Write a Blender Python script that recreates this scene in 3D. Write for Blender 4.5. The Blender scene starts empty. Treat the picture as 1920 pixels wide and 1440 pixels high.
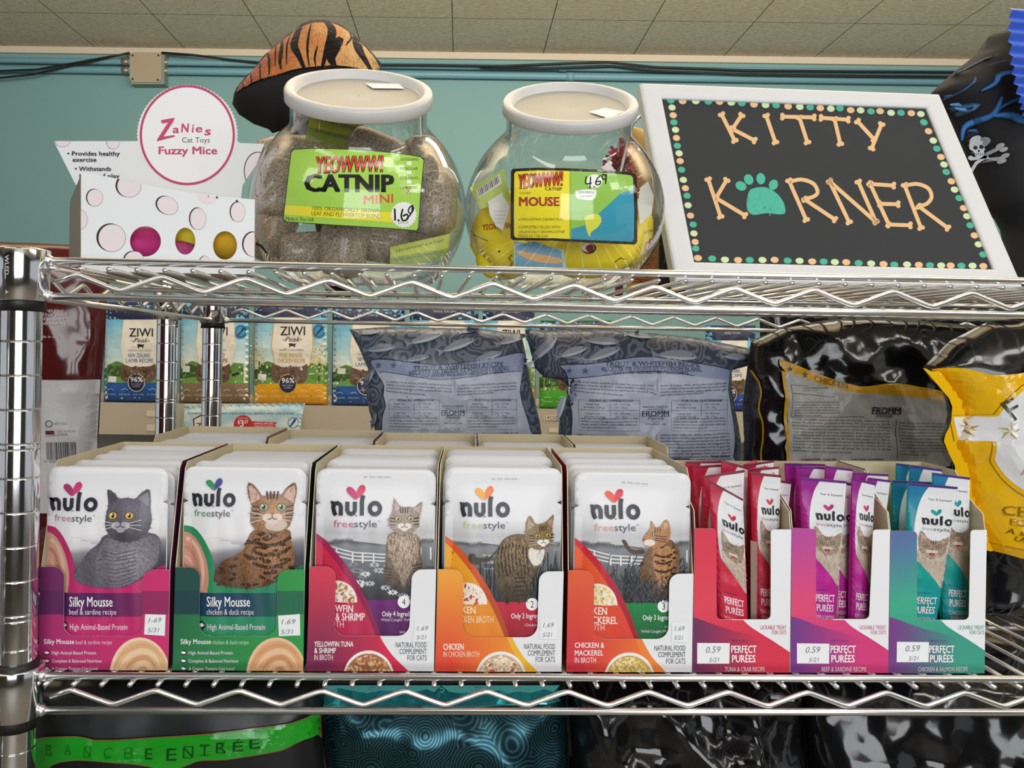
import bpy, math, random
import numpy as np
from mathutils import Vector, noise
from mathutils.bvhtree import BVHTree
from mathutils.geometry import tessellate_polygon, delaunay_2d_cdt
random.seed(7)
C = bpy.context.scene.collection
scene = bpy.context.scene
PI = math.pi

# ------------------------------------------------------------------ camera
CAM = Vector((0.26887, -0.57018, 1.22476)); YAW, PIT, ROL = 0.0355784, -0.002834, 0.0174782
F, PPX, PPY = 1570.0, 849.85, 656.28                      # focal length and optical centre for a 1920x1440 frame
_cy, _sy, _cp, _sp = math.cos(YAW), math.sin(YAW), math.cos(PIT), math.sin(PIT)
FWD = Vector((_sy*_cp, _cy*_cp, _sp)); _rt = Vector((_cy, -_sy, 0)); _up = _rt.cross(FWD)
RGT = _rt*math.cos(ROL) + _up*math.sin(ROL); UPV = _up*math.cos(ROL) - _rt*math.sin(ROL)
cd = bpy.data.cameras.new('camera'); cam = bpy.data.objects.new('camera', cd); C.objects.link(cam)
from mathutils import Matrix
mw = Matrix.Identity(4)
for i in range(3):
    mw[i][0] = RGT[i]; mw[i][1] = UPV[i]; mw[i][2] = -FWD[i]; mw[i][3] = CAM[i]
cam.matrix_world = mw
cd.sensor_width = 36; cd.lens = F/1920*36; cd.clip_start = 0.02
cd.shift_x = (960-PPX)/1920; cd.shift_y = (PPY-720)/1920
scene.camera = cam

# ------------------------------------------------------------------ light and exposure
vs = scene.view_settings
vs.view_transform = 'Standard'; vs.look = 'None'; vs.gamma = 1; vs.exposure = 0.04
w = bpy.data.worlds.new('world'); scene.world = w; w.use_nodes = True
w.node_tree.nodes['Background'].inputs[0].default_value = (0.88, 0.92, 0.95, 1)
w.node_tree.nodes['Background'].inputs[1].default_value = 0.55
def area(name, loc, aim, sx, sy, power, col=(1, 0.97, 0.92)):
    l = bpy.data.lights.new(name, 'AREA'); l.shape = 'RECTANGLE'; l.size = sx; l.size_y = sy; l.energy = power; l.color = col
    o = bpy.data.objects.new(name, l); C.objects.link(o); o.location = loc
    o.rotation_euler = (Vector(aim)-Vector(loc)).to_track_quat('-Z', 'Y').to_euler()
    return o
area('aisle_tube_light', (0.9, -0.75, 2.14), (0.75, 0.0, 0.9), 1.2, 0.16, 6)
area('aisle_tube_light', (-0.7, -1.0, 2.14), (-0.5, 0.0, 0.9), 1.2, 0.16, 4)
area('aisle_tube_light', (2.2, -0.9, 2.14), (1.4, 0.2, 0.9), 1.2, 0.16, 6)
area('back_aisle_light', (0.6, 1.0, 2.18), (0.6, 1.0, 0), 1.6, 0.3, 6, (1, 0.95, 0.85))
area('ceiling_fill_light', (0.6, 0.45, 1.95), (0.6, 0.75, 2.3), 3.0, 0.3, 42, (1, 0.87, 0.68))  # unseen fill added to brighten the ceiling; no fixture stands here
area('shop_window_light', (0.6, -3.2, 1.5), (0.4, 0, 1.15), 2.0, 1.7, 60, (0.93, 0.97, 1.0))

# ------------------------------------------------------------------ helpers
def lin(c):
    if isinstance(c, str):
        c = c.lstrip('#'); c = tuple(int(c[i:i+2], 16) for i in (0, 2, 4))
    return tuple((v/255/12.92 if v/255 <= .04045 else ((v/255+.055)/1.055)**2.4) for v in c)
def ray(px, py):
    return FWD + RGT*((px-PPX)/F) - UPV*((py-PPY)/F)
def at(px, py, Y):                      # the point of the plane at depth Y that the photograph shows at a pixel
    d = ray(px, py); return CAM + d*((Y-CAM.y)/d.y)
def atz(px, py, Z):
    d = ray(px, py); return CAM + d*((Z-CAM.z)/d.z)
def on_plane(px, py, p0, n):
    d = ray(px, py); return CAM + d*((Vector(p0)-CAM).dot(n)/d.dot(n))
def proj(p):
    v = Vector(p)-CAM; z = v.dot(FWD); return PPX+F*v.dot(RGT)/z, PPY-F*v.dot(UPV)/z
def bsdf(name):
    m = bpy.data.materials.new(name); m.use_nodes = True
    return m, m.node_tree.nodes, m.node_tree.links, m.node_tree.nodes['Principled BSDF']
def mat(name, col, rough=.5, metal=0, spec=.5, bump=None, **kw):
    m, n, l, b = bsdf(name)
    b.inputs['Base Color'].default_value = (*lin(col), 1); b.inputs['Roughness'].default_value = rough
    b.inputs['Metallic'].default_value = metal; b.inputs['Specular IOR Level'].default_value = spec
    for k, v in kw.items(): b.inputs[k].default_value = v
    if bump:
        tc = n.new('ShaderNodeTexCoord'); t = n.new('ShaderNodeTexNoise'); t.inputs['Scale'].default_value = bump[0]; t.inputs['Detail'].default_value = 4
        l.new(tc.outputs['Object'], t.inputs['Vector'])
        bp = n.new('ShaderNodeBump'); bp.inputs['Strength'].default_value = bump[1]; bp.inputs['Distance'].default_value = bump[2]
        l.new(t.outputs[0], bp.inputs['Height']); l.new(bp.outputs[0], b.inputs['Normal'])
    return m
def print_mat(name, rough, spec=.5, coat=0, bump=None):          # printed film or card: the ink colour is stored on the mesh
    m, n, l, b = bsdf(name)
    a = n.new('ShaderNodeAttribute'); a.attribute_name = 'ink'; l.new(a.outputs['Color'], b.inputs['Base Color'])
    b.inputs['Roughness'].default_value = rough; b.inputs['Specular IOR Level'].default_value = spec; b.inputs['Coat Weight'].default_value = coat
    b.inputs['Coat Roughness'].default_value = .08
    if bump:
        tc = n.new('ShaderNodeTexCoord'); t = n.new('ShaderNodeTexNoise'); t.inputs['Scale'].default_value = bump[0]; t.inputs['Detail'].default_value = 3
        l.new(tc.outputs['Object'], t.inputs['Vector'])
        bp = n.new('ShaderNodeBump'); bp.inputs['Strength'].default_value = bump[1]; bp.inputs['Distance'].default_value = bump[2]
        l.new(t.outputs[0], bp.inputs['Height']); l.new(bp.outputs[0], b.inputs['Normal'])
    return m
FILM = print_mat('printed_film', .34, .4)
CARD = print_mat('printed_card', .42, .4)
PAPER = print_mat('printed_paper', .75, .2)
GLOSSY = print_mat('glossy_bag_film', .13, .6)

class MB:                               # collects faces; build() links them as one mesh object
    def __init__(s): s.v = []; s.f = []; s.c = []; s.sm = []; s.mi = []; s.m = 0
    def add(s, vs_, fs, col=(1, 1, 1), smooth=False):
        o = len(s.v); s.v.extend(tuple(p) for p in vs_)
        if len(col) == len(vs_) and len(vs_) and not isinstance(col[0], (int, float)) : s.c.extend(col)
        else: s.c.extend([tuple(col)]*len(vs_))
        for f_ in fs: s.f.append([o+i for i in f_]); s.sm.append(smooth); s.mi.append(s.m)
    def box(s, a, b, col=(1, 1, 1)):
        x0, y0, z0 = a; x1, y1, z1 = b
        s.add([(x0,y0,z0),(x1,y0,z0),(x1,y1,z0),(x0,y1,z0),(x0,y0,z1),(x1,y0,z1),(x1,y1,z1),(x0,y1,z1)],
              [(0,3,2,1),(4,5,6,7),(0,1,5,4),(1,2,6,5),(2,3,7,6),(3,0,4,7)], col)
    def tube(s, pts, r, n=10, closed=False, col=(1, 1, 1), cap=True):
        P = [Vector(p) for p in pts]; N = len(P); rings = []
        up = None
        for i in range(N):
            a = P[i-1] if (i or closed) else P[i]; b = P[(i+1) % N] if (i < N-1 or closed) else P[i]
            t = (b-a).normalized()
            if up is None:
                up = Vector((0, 0, 1)) if abs(t.z) < .9 else Vector((1, 0, 0))
            u = t.cross(up).normalized(); v_ = u.cross(t).normalized(); up = v_
            rr = r[i] if hasattr(r, '__len__') else r
            k = 1.0
            if 0 < i < N-1:
                k = 1/max(.5, math.cos((P[i]-P[i-1]).angle(P[i+1]-P[i], 0)/2))
            rings.append([P[i]+(u*math.cos(2*PI*j/n)+v_*math.sin(2*PI*j/n))*rr for j in range(n)])
        vv = [p for q in rings for p in q]; ff = []
        for i in range(N if closed else N-1):
            for j in range(n):
                a = i*n; b = ((i+1) % N)*n
                ff.append((a+j, a+(j+1) % n, b+(j+1) % n, b+j))
        if cap and not closed:
            ff.append(tuple(range(n-1, -1, -1))); ff.append(tuple((N-1)*n+j for j in range(n)))
        s.add(vv, ff, col, True)
    def lathe(s, prof, n=40, org=(0, 0, 0), col=(1, 1, 1), xf=None, close=False):   # prof: (radius, height) rings about the z axis
        vv = []; ff = []; N = len(prof)
        for r, z in prof:
            for j in range(n):
                p = Vector((r*math.cos(2*PI*j/n), r*math.sin(2*PI*j/n), z))
                vv.append((xf(p) if xf else p)+Vector(org))
        for i in range(N-1+(1 if close else 0)):
            a = i*n; b = ((i+1) % N)*n
            for j in range(n): ff.append((a+j, a+(j+1) % n, b+(j+1) % n, b+j))
        s.add(vv, ff, col, True)
    def grid(s, fn, nu, nv, col=(1, 1, 1), smooth=True, closed=False):
        vv = [fn(i/nu, j/nv) for j in range(nv+1) for i in range(nu+1)]
        cc = [col(i/nu, j/nv) for j in range(nv+1) for i in range(nu+1)] if callable(col) else col
        W = nu+1
        s.add(vv, [(j*W+i, j*W+i+1, (j+1)*W+i+1, (j+1)*W+i) for j in range(nv) for i in range(nu)], cc, smooth)
    def build(s, name, parent=None, mats=None, loc=None):
        me = bpy.data.meshes.new(name)
        o = Vector(parent.matrix_world.translation) if parent else Vector(loc or (0, 0, 0))
        if parent: o = WPOS[parent.name]
        me.from_pydata([(p[0]-o.x, p[1]-o.y, p[2]-o.z) for p in s.v], [], s.f)
        at_ = me.attributes.new('ink', 'FLOAT_COLOR', 'POINT')
        arr = np.ones((len(s.v), 4), np.float32)
        if len(s.v): arr[:, :3] = np.array(s.c, np.float32)
        at_.data.foreach_set('color', arr.ravel())
        me.polygons.foreach_set('use_smooth', s.sm); me.polygons.foreach_set('material_index', s.mi)
        for m in (mats if isinstance(mats, (list, tuple)) else [mats]): me.materials.append(m)
        me.update()
        ob = bpy.data.objects.new(name, me); C.objects.link(ob)
        if parent: ob.parent = parent; WPOS[ob.name] = o
        else: ob.location = o; WPOS[ob.name] = o
        return ob
WPOS = {}
def tag(o, label, cat, group=None, kind=None):
    if label: o['label'] = label
    if cat: o['category'] = cat
    if group: o['group'] = group
    if kind: o['kind'] = kind
    return o
def thing(name, label, cat, loc=(0, 0, 0), group=None):
    o = bpy.data.objects.new(name, None); C.objects.link(o); o.location = loc; o.empty_display_size = .02
    WPOS[o.name] = Vector(loc)
    return tag(o, label, cat, group)
def structure(o): o['kind'] = 'structure'; return o
def dup(root, offset, label, group=None):
    r = root.copy(); C.objects.link(r); r.location = Vector(root.location)+Vector(offset); r['label'] = label
    if group: r['group'] = group
    for ch in root.children:
        c = ch.copy(); C.objects.link(c); c.parent = r
        for g in ch.children:
            d = g.copy(); C.objects.link(d); d.parent = c
    return r

# ---- print: flat artwork laid on a surface; coordinates are those of the photograph, surf(px, py, layer) gives the point in the room
_T = {}
def text_mesh(s, bold=0, shear=0):
    k = (s, bold, shear)
    if k not in _T:
        c = bpy.data.curves.new('t', 'FONT'); c.body = s; c.resolution_u = 2; c.offset = bold; c.shear = shear
        o = bpy.data.objects.new('t', c); m = o.to_mesh()
        m.calc_loop_triangles()
        _T[k] = ([(v.co.x, v.co.y) for v in m.vertices], [tuple(p.vertices) for p in m.loop_triangles])
        o.to_mesh_clear(); bpy.data.objects.remove(o); bpy.data.curves.remove(c)
    return _T[k]
_hv = text_mesh('H')[0]; CAPH = max(v[1] for v in _hv)
def smooth(pts, n=4, closed=True):
    P = [Vector(p) for p in pts]; N = len(P); out = []
    for i in range(N if closed else N-1):
        g = (lambda j: P[j % N]) if closed else (lambda j: P[max(0, min(N-1, j))])
        a, b, c, d = g(i-1), g(i), g(i+1), g(i+2)
        for q in range(n):
            t = q/n
            out.append(tuple(.5*(2*b+(c-a)*t+(2*a-5*b+4*c-d)*t*t+(3*b-a-3*c+d)*t**3)))
    if not closed: out.append(tuple(P[-1]))
    return out
class Art:
    def __init__(s, mb, surf, seg=None, fr=None, clip=None):     # fr: (ox, oy, scale) or a function, from the artwork's own units to photograph pixels
        s.mb = mb; s.seg = seg; s.clip = clip
        if fr is None: s.surf = surf
        elif callable(fr): s.surf = lambda x, y, k: surf(*fr(x, y), k)
        else: s.surf = lambda x, y, k: surf(fr[0]+x/fr[2], fr[1]+y/fr[2], k)
    def clipped(s, pts, cl):
        ccw = lambda q: list(q) if sum(q[i-1][0]*q[i][1]-q[i][0]*q[i-1][1] for i in range(len(q))) > 0 else list(reversed(q))
        pts = ccw(pts); cl = ccw(cl); n = len(pts); V = [Vector(p) for p in pts]+[Vector(p) for p in cl]
        r = delaunay_2d_cdt(V, [], [list(range(n)), list(range(n, len(V)))], 1, 1e-6)
        T = []
        for f_, o in zip(r[2], r[5]):
            if 0 in o and 1 in o:
                a, b, c = (r[0][i] for i in f_[:3]); cr = (b-a).cross(c-a)
                T.append(tuple(f_) if cr < 0 else tuple(reversed(f_)))
        return [tuple(p) for p in r[0]], T
    def _put(s, P, T, col, k):
        if s.seg:
            P = list(P); T = [t for t in T]; tri = []
            for t in T:
                for q in range(1, len(t)-1): tri.append((t[0], t[q], t[q+1]))
            mid = {}; st = tri; tri = []
            while st:
                a, b, c = st.pop(); e = [((P[x][0]-P[y][0])**2+(P[x][1]-P[y][1])**2, x, y, z) for x, y, z in ((a, b, c), (b, c, a), (c, a, b))]
                L, x, y, z = max(e)
                if L <= s.seg**2 or len(P) > 60000: tri.append((a, b, c)); continue
                key = (min(x, y), max(x, y))
                if key not in mid: mid[key] = len(P); P.append(((P[x][0]+P[y][0])/2, (P[x][1]+P[y][1])/2))
                m = mid[key]; st.append((x, m, z)); st.append((m, y, z))
            T = tri
        if callable(col): cc = [lin(col(p[0], p[1])) for p in P]
        else: cc = lin(col)
        s.mb.add([s.surf(p[0], p[1], k) for p in P], T, cc, False)
    def poly(s, pts, col, k=1, holes=(), sm=0):
        if sm: pts = smooth(pts, sm)
        if s.clip and not holes:
            P, T = s.clipped(pts, s.clip); s._put(P, T, col, k); return
        loops = [[Vector((p[0], p[1], 0)) for p in l] for l in (pts, *holes)]
        T = tessellate_polygon(loops); flat = [(p.x, p.y) for l in loops for p in l]
        T2 = []
        for a, b, c in T:
            A, B, D = flat[a], flat[b], flat[c]
            cr = (B[0]-A[0])*(D[1]-A[1])-(B[1]-A[1])*(D[0]-A[0])
            if abs(cr) > 1e-9: T2.append((a, b, c) if cr < 0 else (a, c, b))
        s._put(flat, T2, col, k)
    def rect(s, x0, y0, x1, y1, col, k=1): s._put([(x0, y0), (x1, y0), (x1, y1), (x0, y1)], [(0, 3, 2, 1)], col, k)
    def ell(s, cx, cy, rx, ry, col, k=1, rot=0, n=20, a0=0, a1=2*PI, cl=False):
        P = []
        for i in range(n + (0 if a1-a0 > 6.28 else 1)):
            a = a0+(a1-a0)*i/n; x, y = rx*math.cos(a), ry*math.sin(a)
            P.append((cx+x*math.cos(rot)-y*math.sin(rot), cy+x*math.sin(rot)+y*math.cos(rot)))
        if cl and s.clip: s.poly(P, col, k); return
        s._put(P, [tuple(range(len(P)-1, -1, -1))], col, k)
    def ring(s, cx, cy, rx, ry, wd, col, k=1, n=48): s.stroke([(cx+rx*math.cos(2*PI*i/n), cy+ry*math.sin(2*PI*i/n)) for i in range(n+1)], wd, col, k, cap=False)
    def stroke(s, pts, wd, col, k=1, cap=True, sm=0):
        if sm: pts = smooth(pts, sm, False)
        P = []; T = []; N = len(pts)
        for i, p in enumerate(pts):
            a = pts[max(0, i-1)]; b = pts[min(N-1, i+1)]
            if i in (0, N-1) and N > 2 and abs(pts[0][0]-pts[-1][0])+abs(pts[0][1]-pts[-1][1]) < 1e-6: a, b = pts[-2], pts[1]
            dx, dy = b[0]-a[0], b[1]-a[1]; L = math.hypot(dx, dy) or 1; nx, ny = -dy/L, dx/L
            ww = (wd[i*len(wd)//N] if hasattr(wd, '__len__') else wd)/2
            P += [(p[0]+nx*ww, p[1]+ny*ww), (p[0]-nx*ww, p[1]-ny*ww)]
            if i: T.append((2*i-2, 2*i, 2*i+1, 2*i-1))
        if s.clip:
            ok = [inside(p, s.clip) for p in P]; T = [t for t in T if all(ok[q] for q in t)]; cap = cap and all(ok)
            if not T: return
        s._put(P, T, col, k)
        if cap:
            w0 = wd if not hasattr(wd, '__len__') else None
            if w0 and w0 > 1.6:
                for p in (pts[0], pts[-1]): s.ell(p[0], p[1], w0/2, w0/2, col, k, n=10)
    def text(s, t, x0, x1, yb, h, col, k=2, bold=0, shear=0, y1=None, arc=None, _again=False):   # fitted between x0 and x1 on the base line yb (y1 at its right end)
        ex = bold
        if ex and not _again:
            for sx_, sy_ in ((-1, -1), (1, -1), (1, 1), (-1, 1)):
                w_ = ex*h/CAPH*.7; s.text(t, x0+w_*(1+sx_), x1-w_*(1-sx_), yb+sy_*w_*.5, h, col, k+.04*(sx_+2*sy_+3), 0, shear, None if y1 is None else y1+sy_*w_*.5, arc, True)
            return
        V, T = text_mesh(t, 0, shear)
        if not V: return
        xa = min(v[0] for v in V); xb = max(v[0] for v in V); sx = (x1-x0)/(xb-xa); sy = h/CAPH
        sl = 0 if y1 is None else (y1-yb)/(x1-x0)
        P = []
        for x, y in V:
            X = x0+(x-xa)*sx
            P.append((X, yb-y*sy+sl*(X-x0)+(arc((X-x0)/(x1-x0)) if arc else 0)))
        s._put(P, T, col, k)
    def ribbon(s, pts, wd, col, k=1):                        # a tapering band, cut by the clip outline
        N = len(pts); L_, R_ = [], []
        for i, p in enumerate(pts):
            a = pts[max(0, i-1)]; b = pts[min(N-1, i+1)]; dx, dy = b[0]-a[0], b[1]-a[1]; L = math.hypot(dx, dy) or 1
            u = i/(N-1)*(len(wd)-1); j = min(int(u), len(wd)-2); w_ = (wd[j]+(wd[j+1]-wd[j])*(u-j))/2
            L_.append((p[0]-dy/L*w_, p[1]+dx/L*w_)); R_.append((p[0]+dy/L*w_, p[1]-dx/L*w_))
        s.poly(L_+R_[::-1], col, k)
    def grid(s, x0, y0, x1, y1, nx, ny, fn, k=1):           # fn(px, py) -> colour or None
        idx = {}; P = []; T = []; cc = []
        for j in range(ny+1):
            for i in range(nx+1):
                x = x0+(x1-x0)*i/nx; y = y0+(y1-y0)*j/ny; c = fn(x, y)
                if c is not None: idx[(i, j)] = len(P); P.append((x, y)); cc.append(lin(c))
        for j in range(ny):
            for i in range(nx):
                q = [(i, j), (i, j+1), (i+1, j+1), (i+1, j)]
                if all(u in idx for u in q): T.append(tuple(idx[u] for u in q))
        s.mb.add([s.surf(p[0], p[1], k) for p in P], T, cc, False)
LAY = 0.00013
def plane_surf(Y, push=None):
    def f(px, py, k):
        p = at(px, py, Y)
        if push: p.y -= push(p.x, p.z)
        p.y -= k*LAY
        return p
    return f
def mix(a, b, t):
    if isinstance(a, str): a = tuple(int(a.lstrip('#')[i:i+2], 16) for i in (0, 2, 4))
    if isinstance(b, str): b = tuple(int(b.lstrip('#')[i:i+2], 16) for i in (0, 2, 4))
    t = max(0, min(1, t)); return tuple(x+(y-x)*t for x, y in zip(a, b))
def ramp(stops, t):
    for (t0, c0), (t1, c1) in zip(stops, stops[1:]):
        if t <= t1: return mix(c0, c1, (t-t0)/(t1-t0))
    return mix(stops[-1][1], stops[-1][1], 0)
def fbm(x, y, z=0, o=3): return noise.fractal(Vector((x, y, z)), 1.0, 2.0, o)

# ------------------------------------------------------------------ room
RA = 0.046                                                # the shop wall is turned a little against the rack
WX = Vector((math.cos(RA), -math.sin(RA), 0)); WN = Vector((math.sin(RA), math.cos(RA), 0))
W0 = Vector((0, 2.30, 0))
def wall_at(px, py, off=0): return on_plane(px, py, W0-WN*off, WN)
ZC = wall_at(700, 98).z
teal = mat('teal_wall_paint', '#739c9f', .6, bump=(60, .15, .002))
m, n, l, b = bsdf('ceiling_tile'); b.inputs['Roughness'].default_value = .9
geo = n.new('ShaderNodeTexCoord'); mp = n.new('ShaderNodeMapping'); l.new(geo.outputs['Object'], mp.inputs[0])
ns = n.new('ShaderNodeTexNoise'); ns.inputs['Scale'].default_value = 1; ns.inputs['Detail'].default_value = 5
mp2 = n.new('ShaderNodeMapping'); mp2.inputs['Scale'].default_value = (70, 260, 1); l.new(geo.outputs['Object'], mp2.inputs[0]); l.new(mp2.outputs[0], ns.inputs['Vector'])
cr = n.new('ShaderNodeValToRGB'); cr.color_ramp.elements[0].position = .35; cr.color_ramp.elements[0].color = (*lin('#bfb199'), 1)
cr.color_ramp.elements[1].position = .62; cr.color_ramp.elements[1].color = (*lin('#e0d4bd'), 1)
l.new(ns.outputs[0], cr.inputs[0]); l.new(cr.outputs[0], b.inputs['Base Color'])
bp = n.new('ShaderNodeBump'); bp.inputs['Distance'].default_value = .004; bp.inputs['Strength'].default_value = .8; l.new(ns.outputs[0], bp.inputs['Height']); l.new(bp.outputs[0], b.inputs['Normal'])
CEIL = m
def slab(name, org, x0, x1, y0, y1, z0, z1, m):
    g = MB()
    c = [W0+WX*x+WN*y for x, y in ((x0, y0), (x1, y0), (x1, y1), (x0, y1))]
    g.add([(p.x, p.y, z0) for p in c]+[(p.x, p.y, z1) for p in c], [(0,3,2,1),(4,5,6,7),(0,1,5,4),(1,2,6,5),(2,3,7,6),(3,0,4,7)])
    return structure(g.build(name, None, m, org))
slab('wall_back', W0, -5, 6, 0, .1, -.0, ZC+.05, teal)
slab('floor', W0, -5, 6, -6, .1, -.05, 0, mat('vinyl_floor', '#8d8577', .5, bump=(8, .1, .002)))
slab('wall_front', W0, -5, 6, -6.1, -6, 0, ZC+.05, mat('shop_front_paint', '#6f6a62', .7))
# ceiling: square glued tiles with open joints, one mesh
TS = 0.305
g = MB(); x0t = (wall_at(850, 100)-W0).dot(WX)
for i in range(-12, 13):
    for j in range(0, 16):
        a = x0t+i*TS+.0012; bx = x0t+(i+1)*TS-.0012; c_ = -j*TS-.0012; d_ = -(j+1)*TS+.0012
        q = [W0+WX*x+WN*y for x, y in ((a, c_), (bx, c_), (bx, d_), (a, d_))]
        g.add([(p.x, p.y, ZC) for p in q], [(0, 1, 2, 3)])
q = [W0+WX*x+WN*y for x, y in ((-5, .1), (6, .1), (6, -6), (-5, -6))]
g.m = 1; g.add([(p.x, p.y, ZC+.003) for p in q]+[(p.x, p.y, ZC+.05) for p in q], [(0, 1, 2, 3), (4, 5, 6, 7)])
structure(g.build('ceiling', None, [CEIL, mat('tile_joint', '#5c5344', .9)], W0))
slab('trim_1', W0, -5, 6, -.012, 0, ZC-.022, ZC, mat('cream_trim_paint', '#c9bfae', .6))

# ------------------------------------------------------------------ chrome rack
m, n, l, b = bsdf('chrome_wire'); b.inputs['Metallic'].default_value = 1; b.inputs['Base Color'].default_value = (.88, .88, .88, 1); b.inputs['Roughness'].default_value = .28
CHROME = m
m, n, l, b = bsdf('polished_chrome'); b.inputs['Metallic'].default_value = 1; b.inputs['Base Color'].default_value = (.74, .74, .76, 1); b.inputs['Roughness'].default_value = .1
POLISH = m
BLACKP = mat('black_plastic', '#161616', .45)
DEP, RLEN = .508, 1.19
ZT, ZT2, ZL, ZL2 = 1.2783, 1.2544, 1.0, .9768
def post_mesh(x, y, marks, z0=.02, z1=1.284, r=.0127):
    g = MB(); prof = [(r*.9, z0), (r, z0+.001)]
    for z in sorted(marks): prof += [(r, z-.0016), (r, z-.0009), (r, z-.0006), (r-.0007, z-.0002), (r-.0007, z+.0002), (r, z+.0006), (r, z+.0009), (r, z+.0016)]
    prof += [(r, z1-.002), (r*.9, z1), (.0001, z1)]
    g.lathe(prof, 32, (x, y, 0)); return g
PITCH = .02262
z_m = at(37, 640, -.0127).z
marks = [z_m-PITCH*k for k in range(-26, 54) if .03 < z_m-PITCH*k < 1.285]
marks += [z_m-PITCH*k-.0036 for k in (3, 8, 13)]
def clear_marks(ms): return [z for i, z in enumerate(sorted(ms))]
rack = thing('wire_shelving_rack', 'chrome wire shelving rack carrying the cat food and the jars', 'shelf', (0, 0, 0))
for x, y in ((0, 0), (0, DEP), (RLEN, 0), (RLEN, DEP)):
    o = post_mesh(x, y, marks).build('post', rack, POLISH)
    g = MB(); g.lathe([(.011, .02), (.016, .015), (.018, .002), (.014, 0), (.0001, 0)], 20, (x, y, 0)); g.build('levelling_foot', o, BLACKP)
def zig(p0, p1, zt, zb, pitch, start, r, g, lead=None):
    # zigzag truss wire from p0 to p1; start = distance of the first top bend
    d = (Vector(p1)-Vector(p0)); L = d.length; d.normalize(); pts = []
    s = start; up = True; pts_ = [(start-pitch*.25, zt-(zt-zb)*.45)]
    while s < L-.03:
        pts_.append((s, zt if up else zb)); s += pitch/2; up = not up
    out = []
    for i, (s, z) in enumerate(pts_):
        if 0 < i < len(pts_)-1:                       # rounded bends
            (s0, z0), (s2, z2) = pts_[i-1], pts_[i+1]
            for t in (.16, .08): out.append((s+(s0-s)*t, z+(z0-z)*t))
            out[-1] = (out[-1][0], out[-1][1]+(z0-z)*.02)
            out.append((s, z+(z0-z)*.055))
            for t in (.08, .16): out.append((s+(s2-s)*t, z+(z2-z)*t))
        else: out.append((s, z))
    g.tube([Vector((p0[0]+d.x*s, p0[1]+d.y*s, z)) for s, z in out], r, 10)
def wire_shelf(zt, zb, first, peak, ctop):
    sh = MB(); rw, rz, rd = .0025, .0018, .0016
    zd = zt-.0052
    e = .0185
    sh.m = 0
    shelf = None
    g = MB()                                            # deck wires and their three stiffeners: one welded mat
    x = first
    while x < RLEN-.02:
        g.tube([(x, -.0028, zd), (x, DEP+.0028, zd)], rd, 8); x += .01857
    for y in (DEP*.27, DEP*.5, DEP*.73): g.tube([(.012, y, zd-.0045), (RLEN-.012, y, zd-.0045)], .0022, 8)
    shelf = g.build('wire_shelf', rack, CHROME)
    for (a, b_) in (((0, 0), (RLEN, 0)), ((0, DEP), (RLEN, DEP)), ((0, 0), (0, DEP)), ((RLEN, 0), (RLEN, DEP))):
        A = Vector((*a, 0)); B = Vector((*b_, 0)); d = (B-A).normalized()
        A2 = A+d*.0035; B2 = B-d*.0035
        off = Vector((0, 0, 0))
        if abs(d.x) > .5: off = Vector((0, -.012 if a[1] == 0 else .012, 0))
        else: off = Vector((-.012 if a[0] == 0 else .012, 0, 0))
        off *= .0
        for z in (zt, zb):
            g = MB(); p, q = A+d*.006+off, B-d*.006+off; p.z = q.z = z; g.tube([p, q], rw, 12)
            # weld bead at each end
            for c_ in (A+d*.0175, B-d*.0175): g.tube([(c_.x-d.x*.003, c_.y-d.y*.003, z), (c_.x, c_.y, z), (c_.x+d.x*.003, c_.y+d.y*.003, z)], [.0026, .0044, .0026], 12)
            g.build('edge_rail', shelf, CHROME)
        g = MB(); yoff = 0
        if abs(d.x) > .5:
            yy = a[1] + (-.0005 if a[1] == 0 else .0005)
            zig((0, yy, 0), (RLEN, yy, 0), zt-.0092, zb+.0040, .0557, peak, rz, g)
        else:
            zig((a[0], 0, 0), (a[0], DEP, 0), zt-.0092, zb+.0040, .0557, .044, rz, g)
        g.build('truss_wire', shelf, CHROME)
    for x, y in ((0, 0), (0, DEP), (RLEN, 0), (RLEN, DEP)):
        g = MB(); g.lathe([(.0135, zt+.0068), (.0172, zt+.0072), (.0176, zt+.006), (.0166, zb-.0028), (.0160, zb-.0036), (.0135, zb-.0036)], 36, (x, y, 0), close=True)
        col = g.build('corner_collar', shelf, POLISH)
        g = MB(); g.lathe([(.0129, zt+ctop), (.0146, zt+ctop), (.0146, zt+.006), (.0140, zt), (.0134, zb), (.0146, zb-.0036), (.0150, zb-.0105), (.0129, zb-.0105)], 32, (x, y, 0), close=True)
        g.build('split_clip', shelf, BLACKP)
    return shelf
tops = wire_shelf(ZT, ZT2, at(97, 503, -.0028).x, at(146.5, 510, 0).x, .0066)
lows = wire_shelf(ZL, ZL2, at(84, 1278, -.0028).x, at(135, 1283, 0).x, .0105)
DECK = ZT-.0035; DECKL = ZL-.0035

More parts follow.
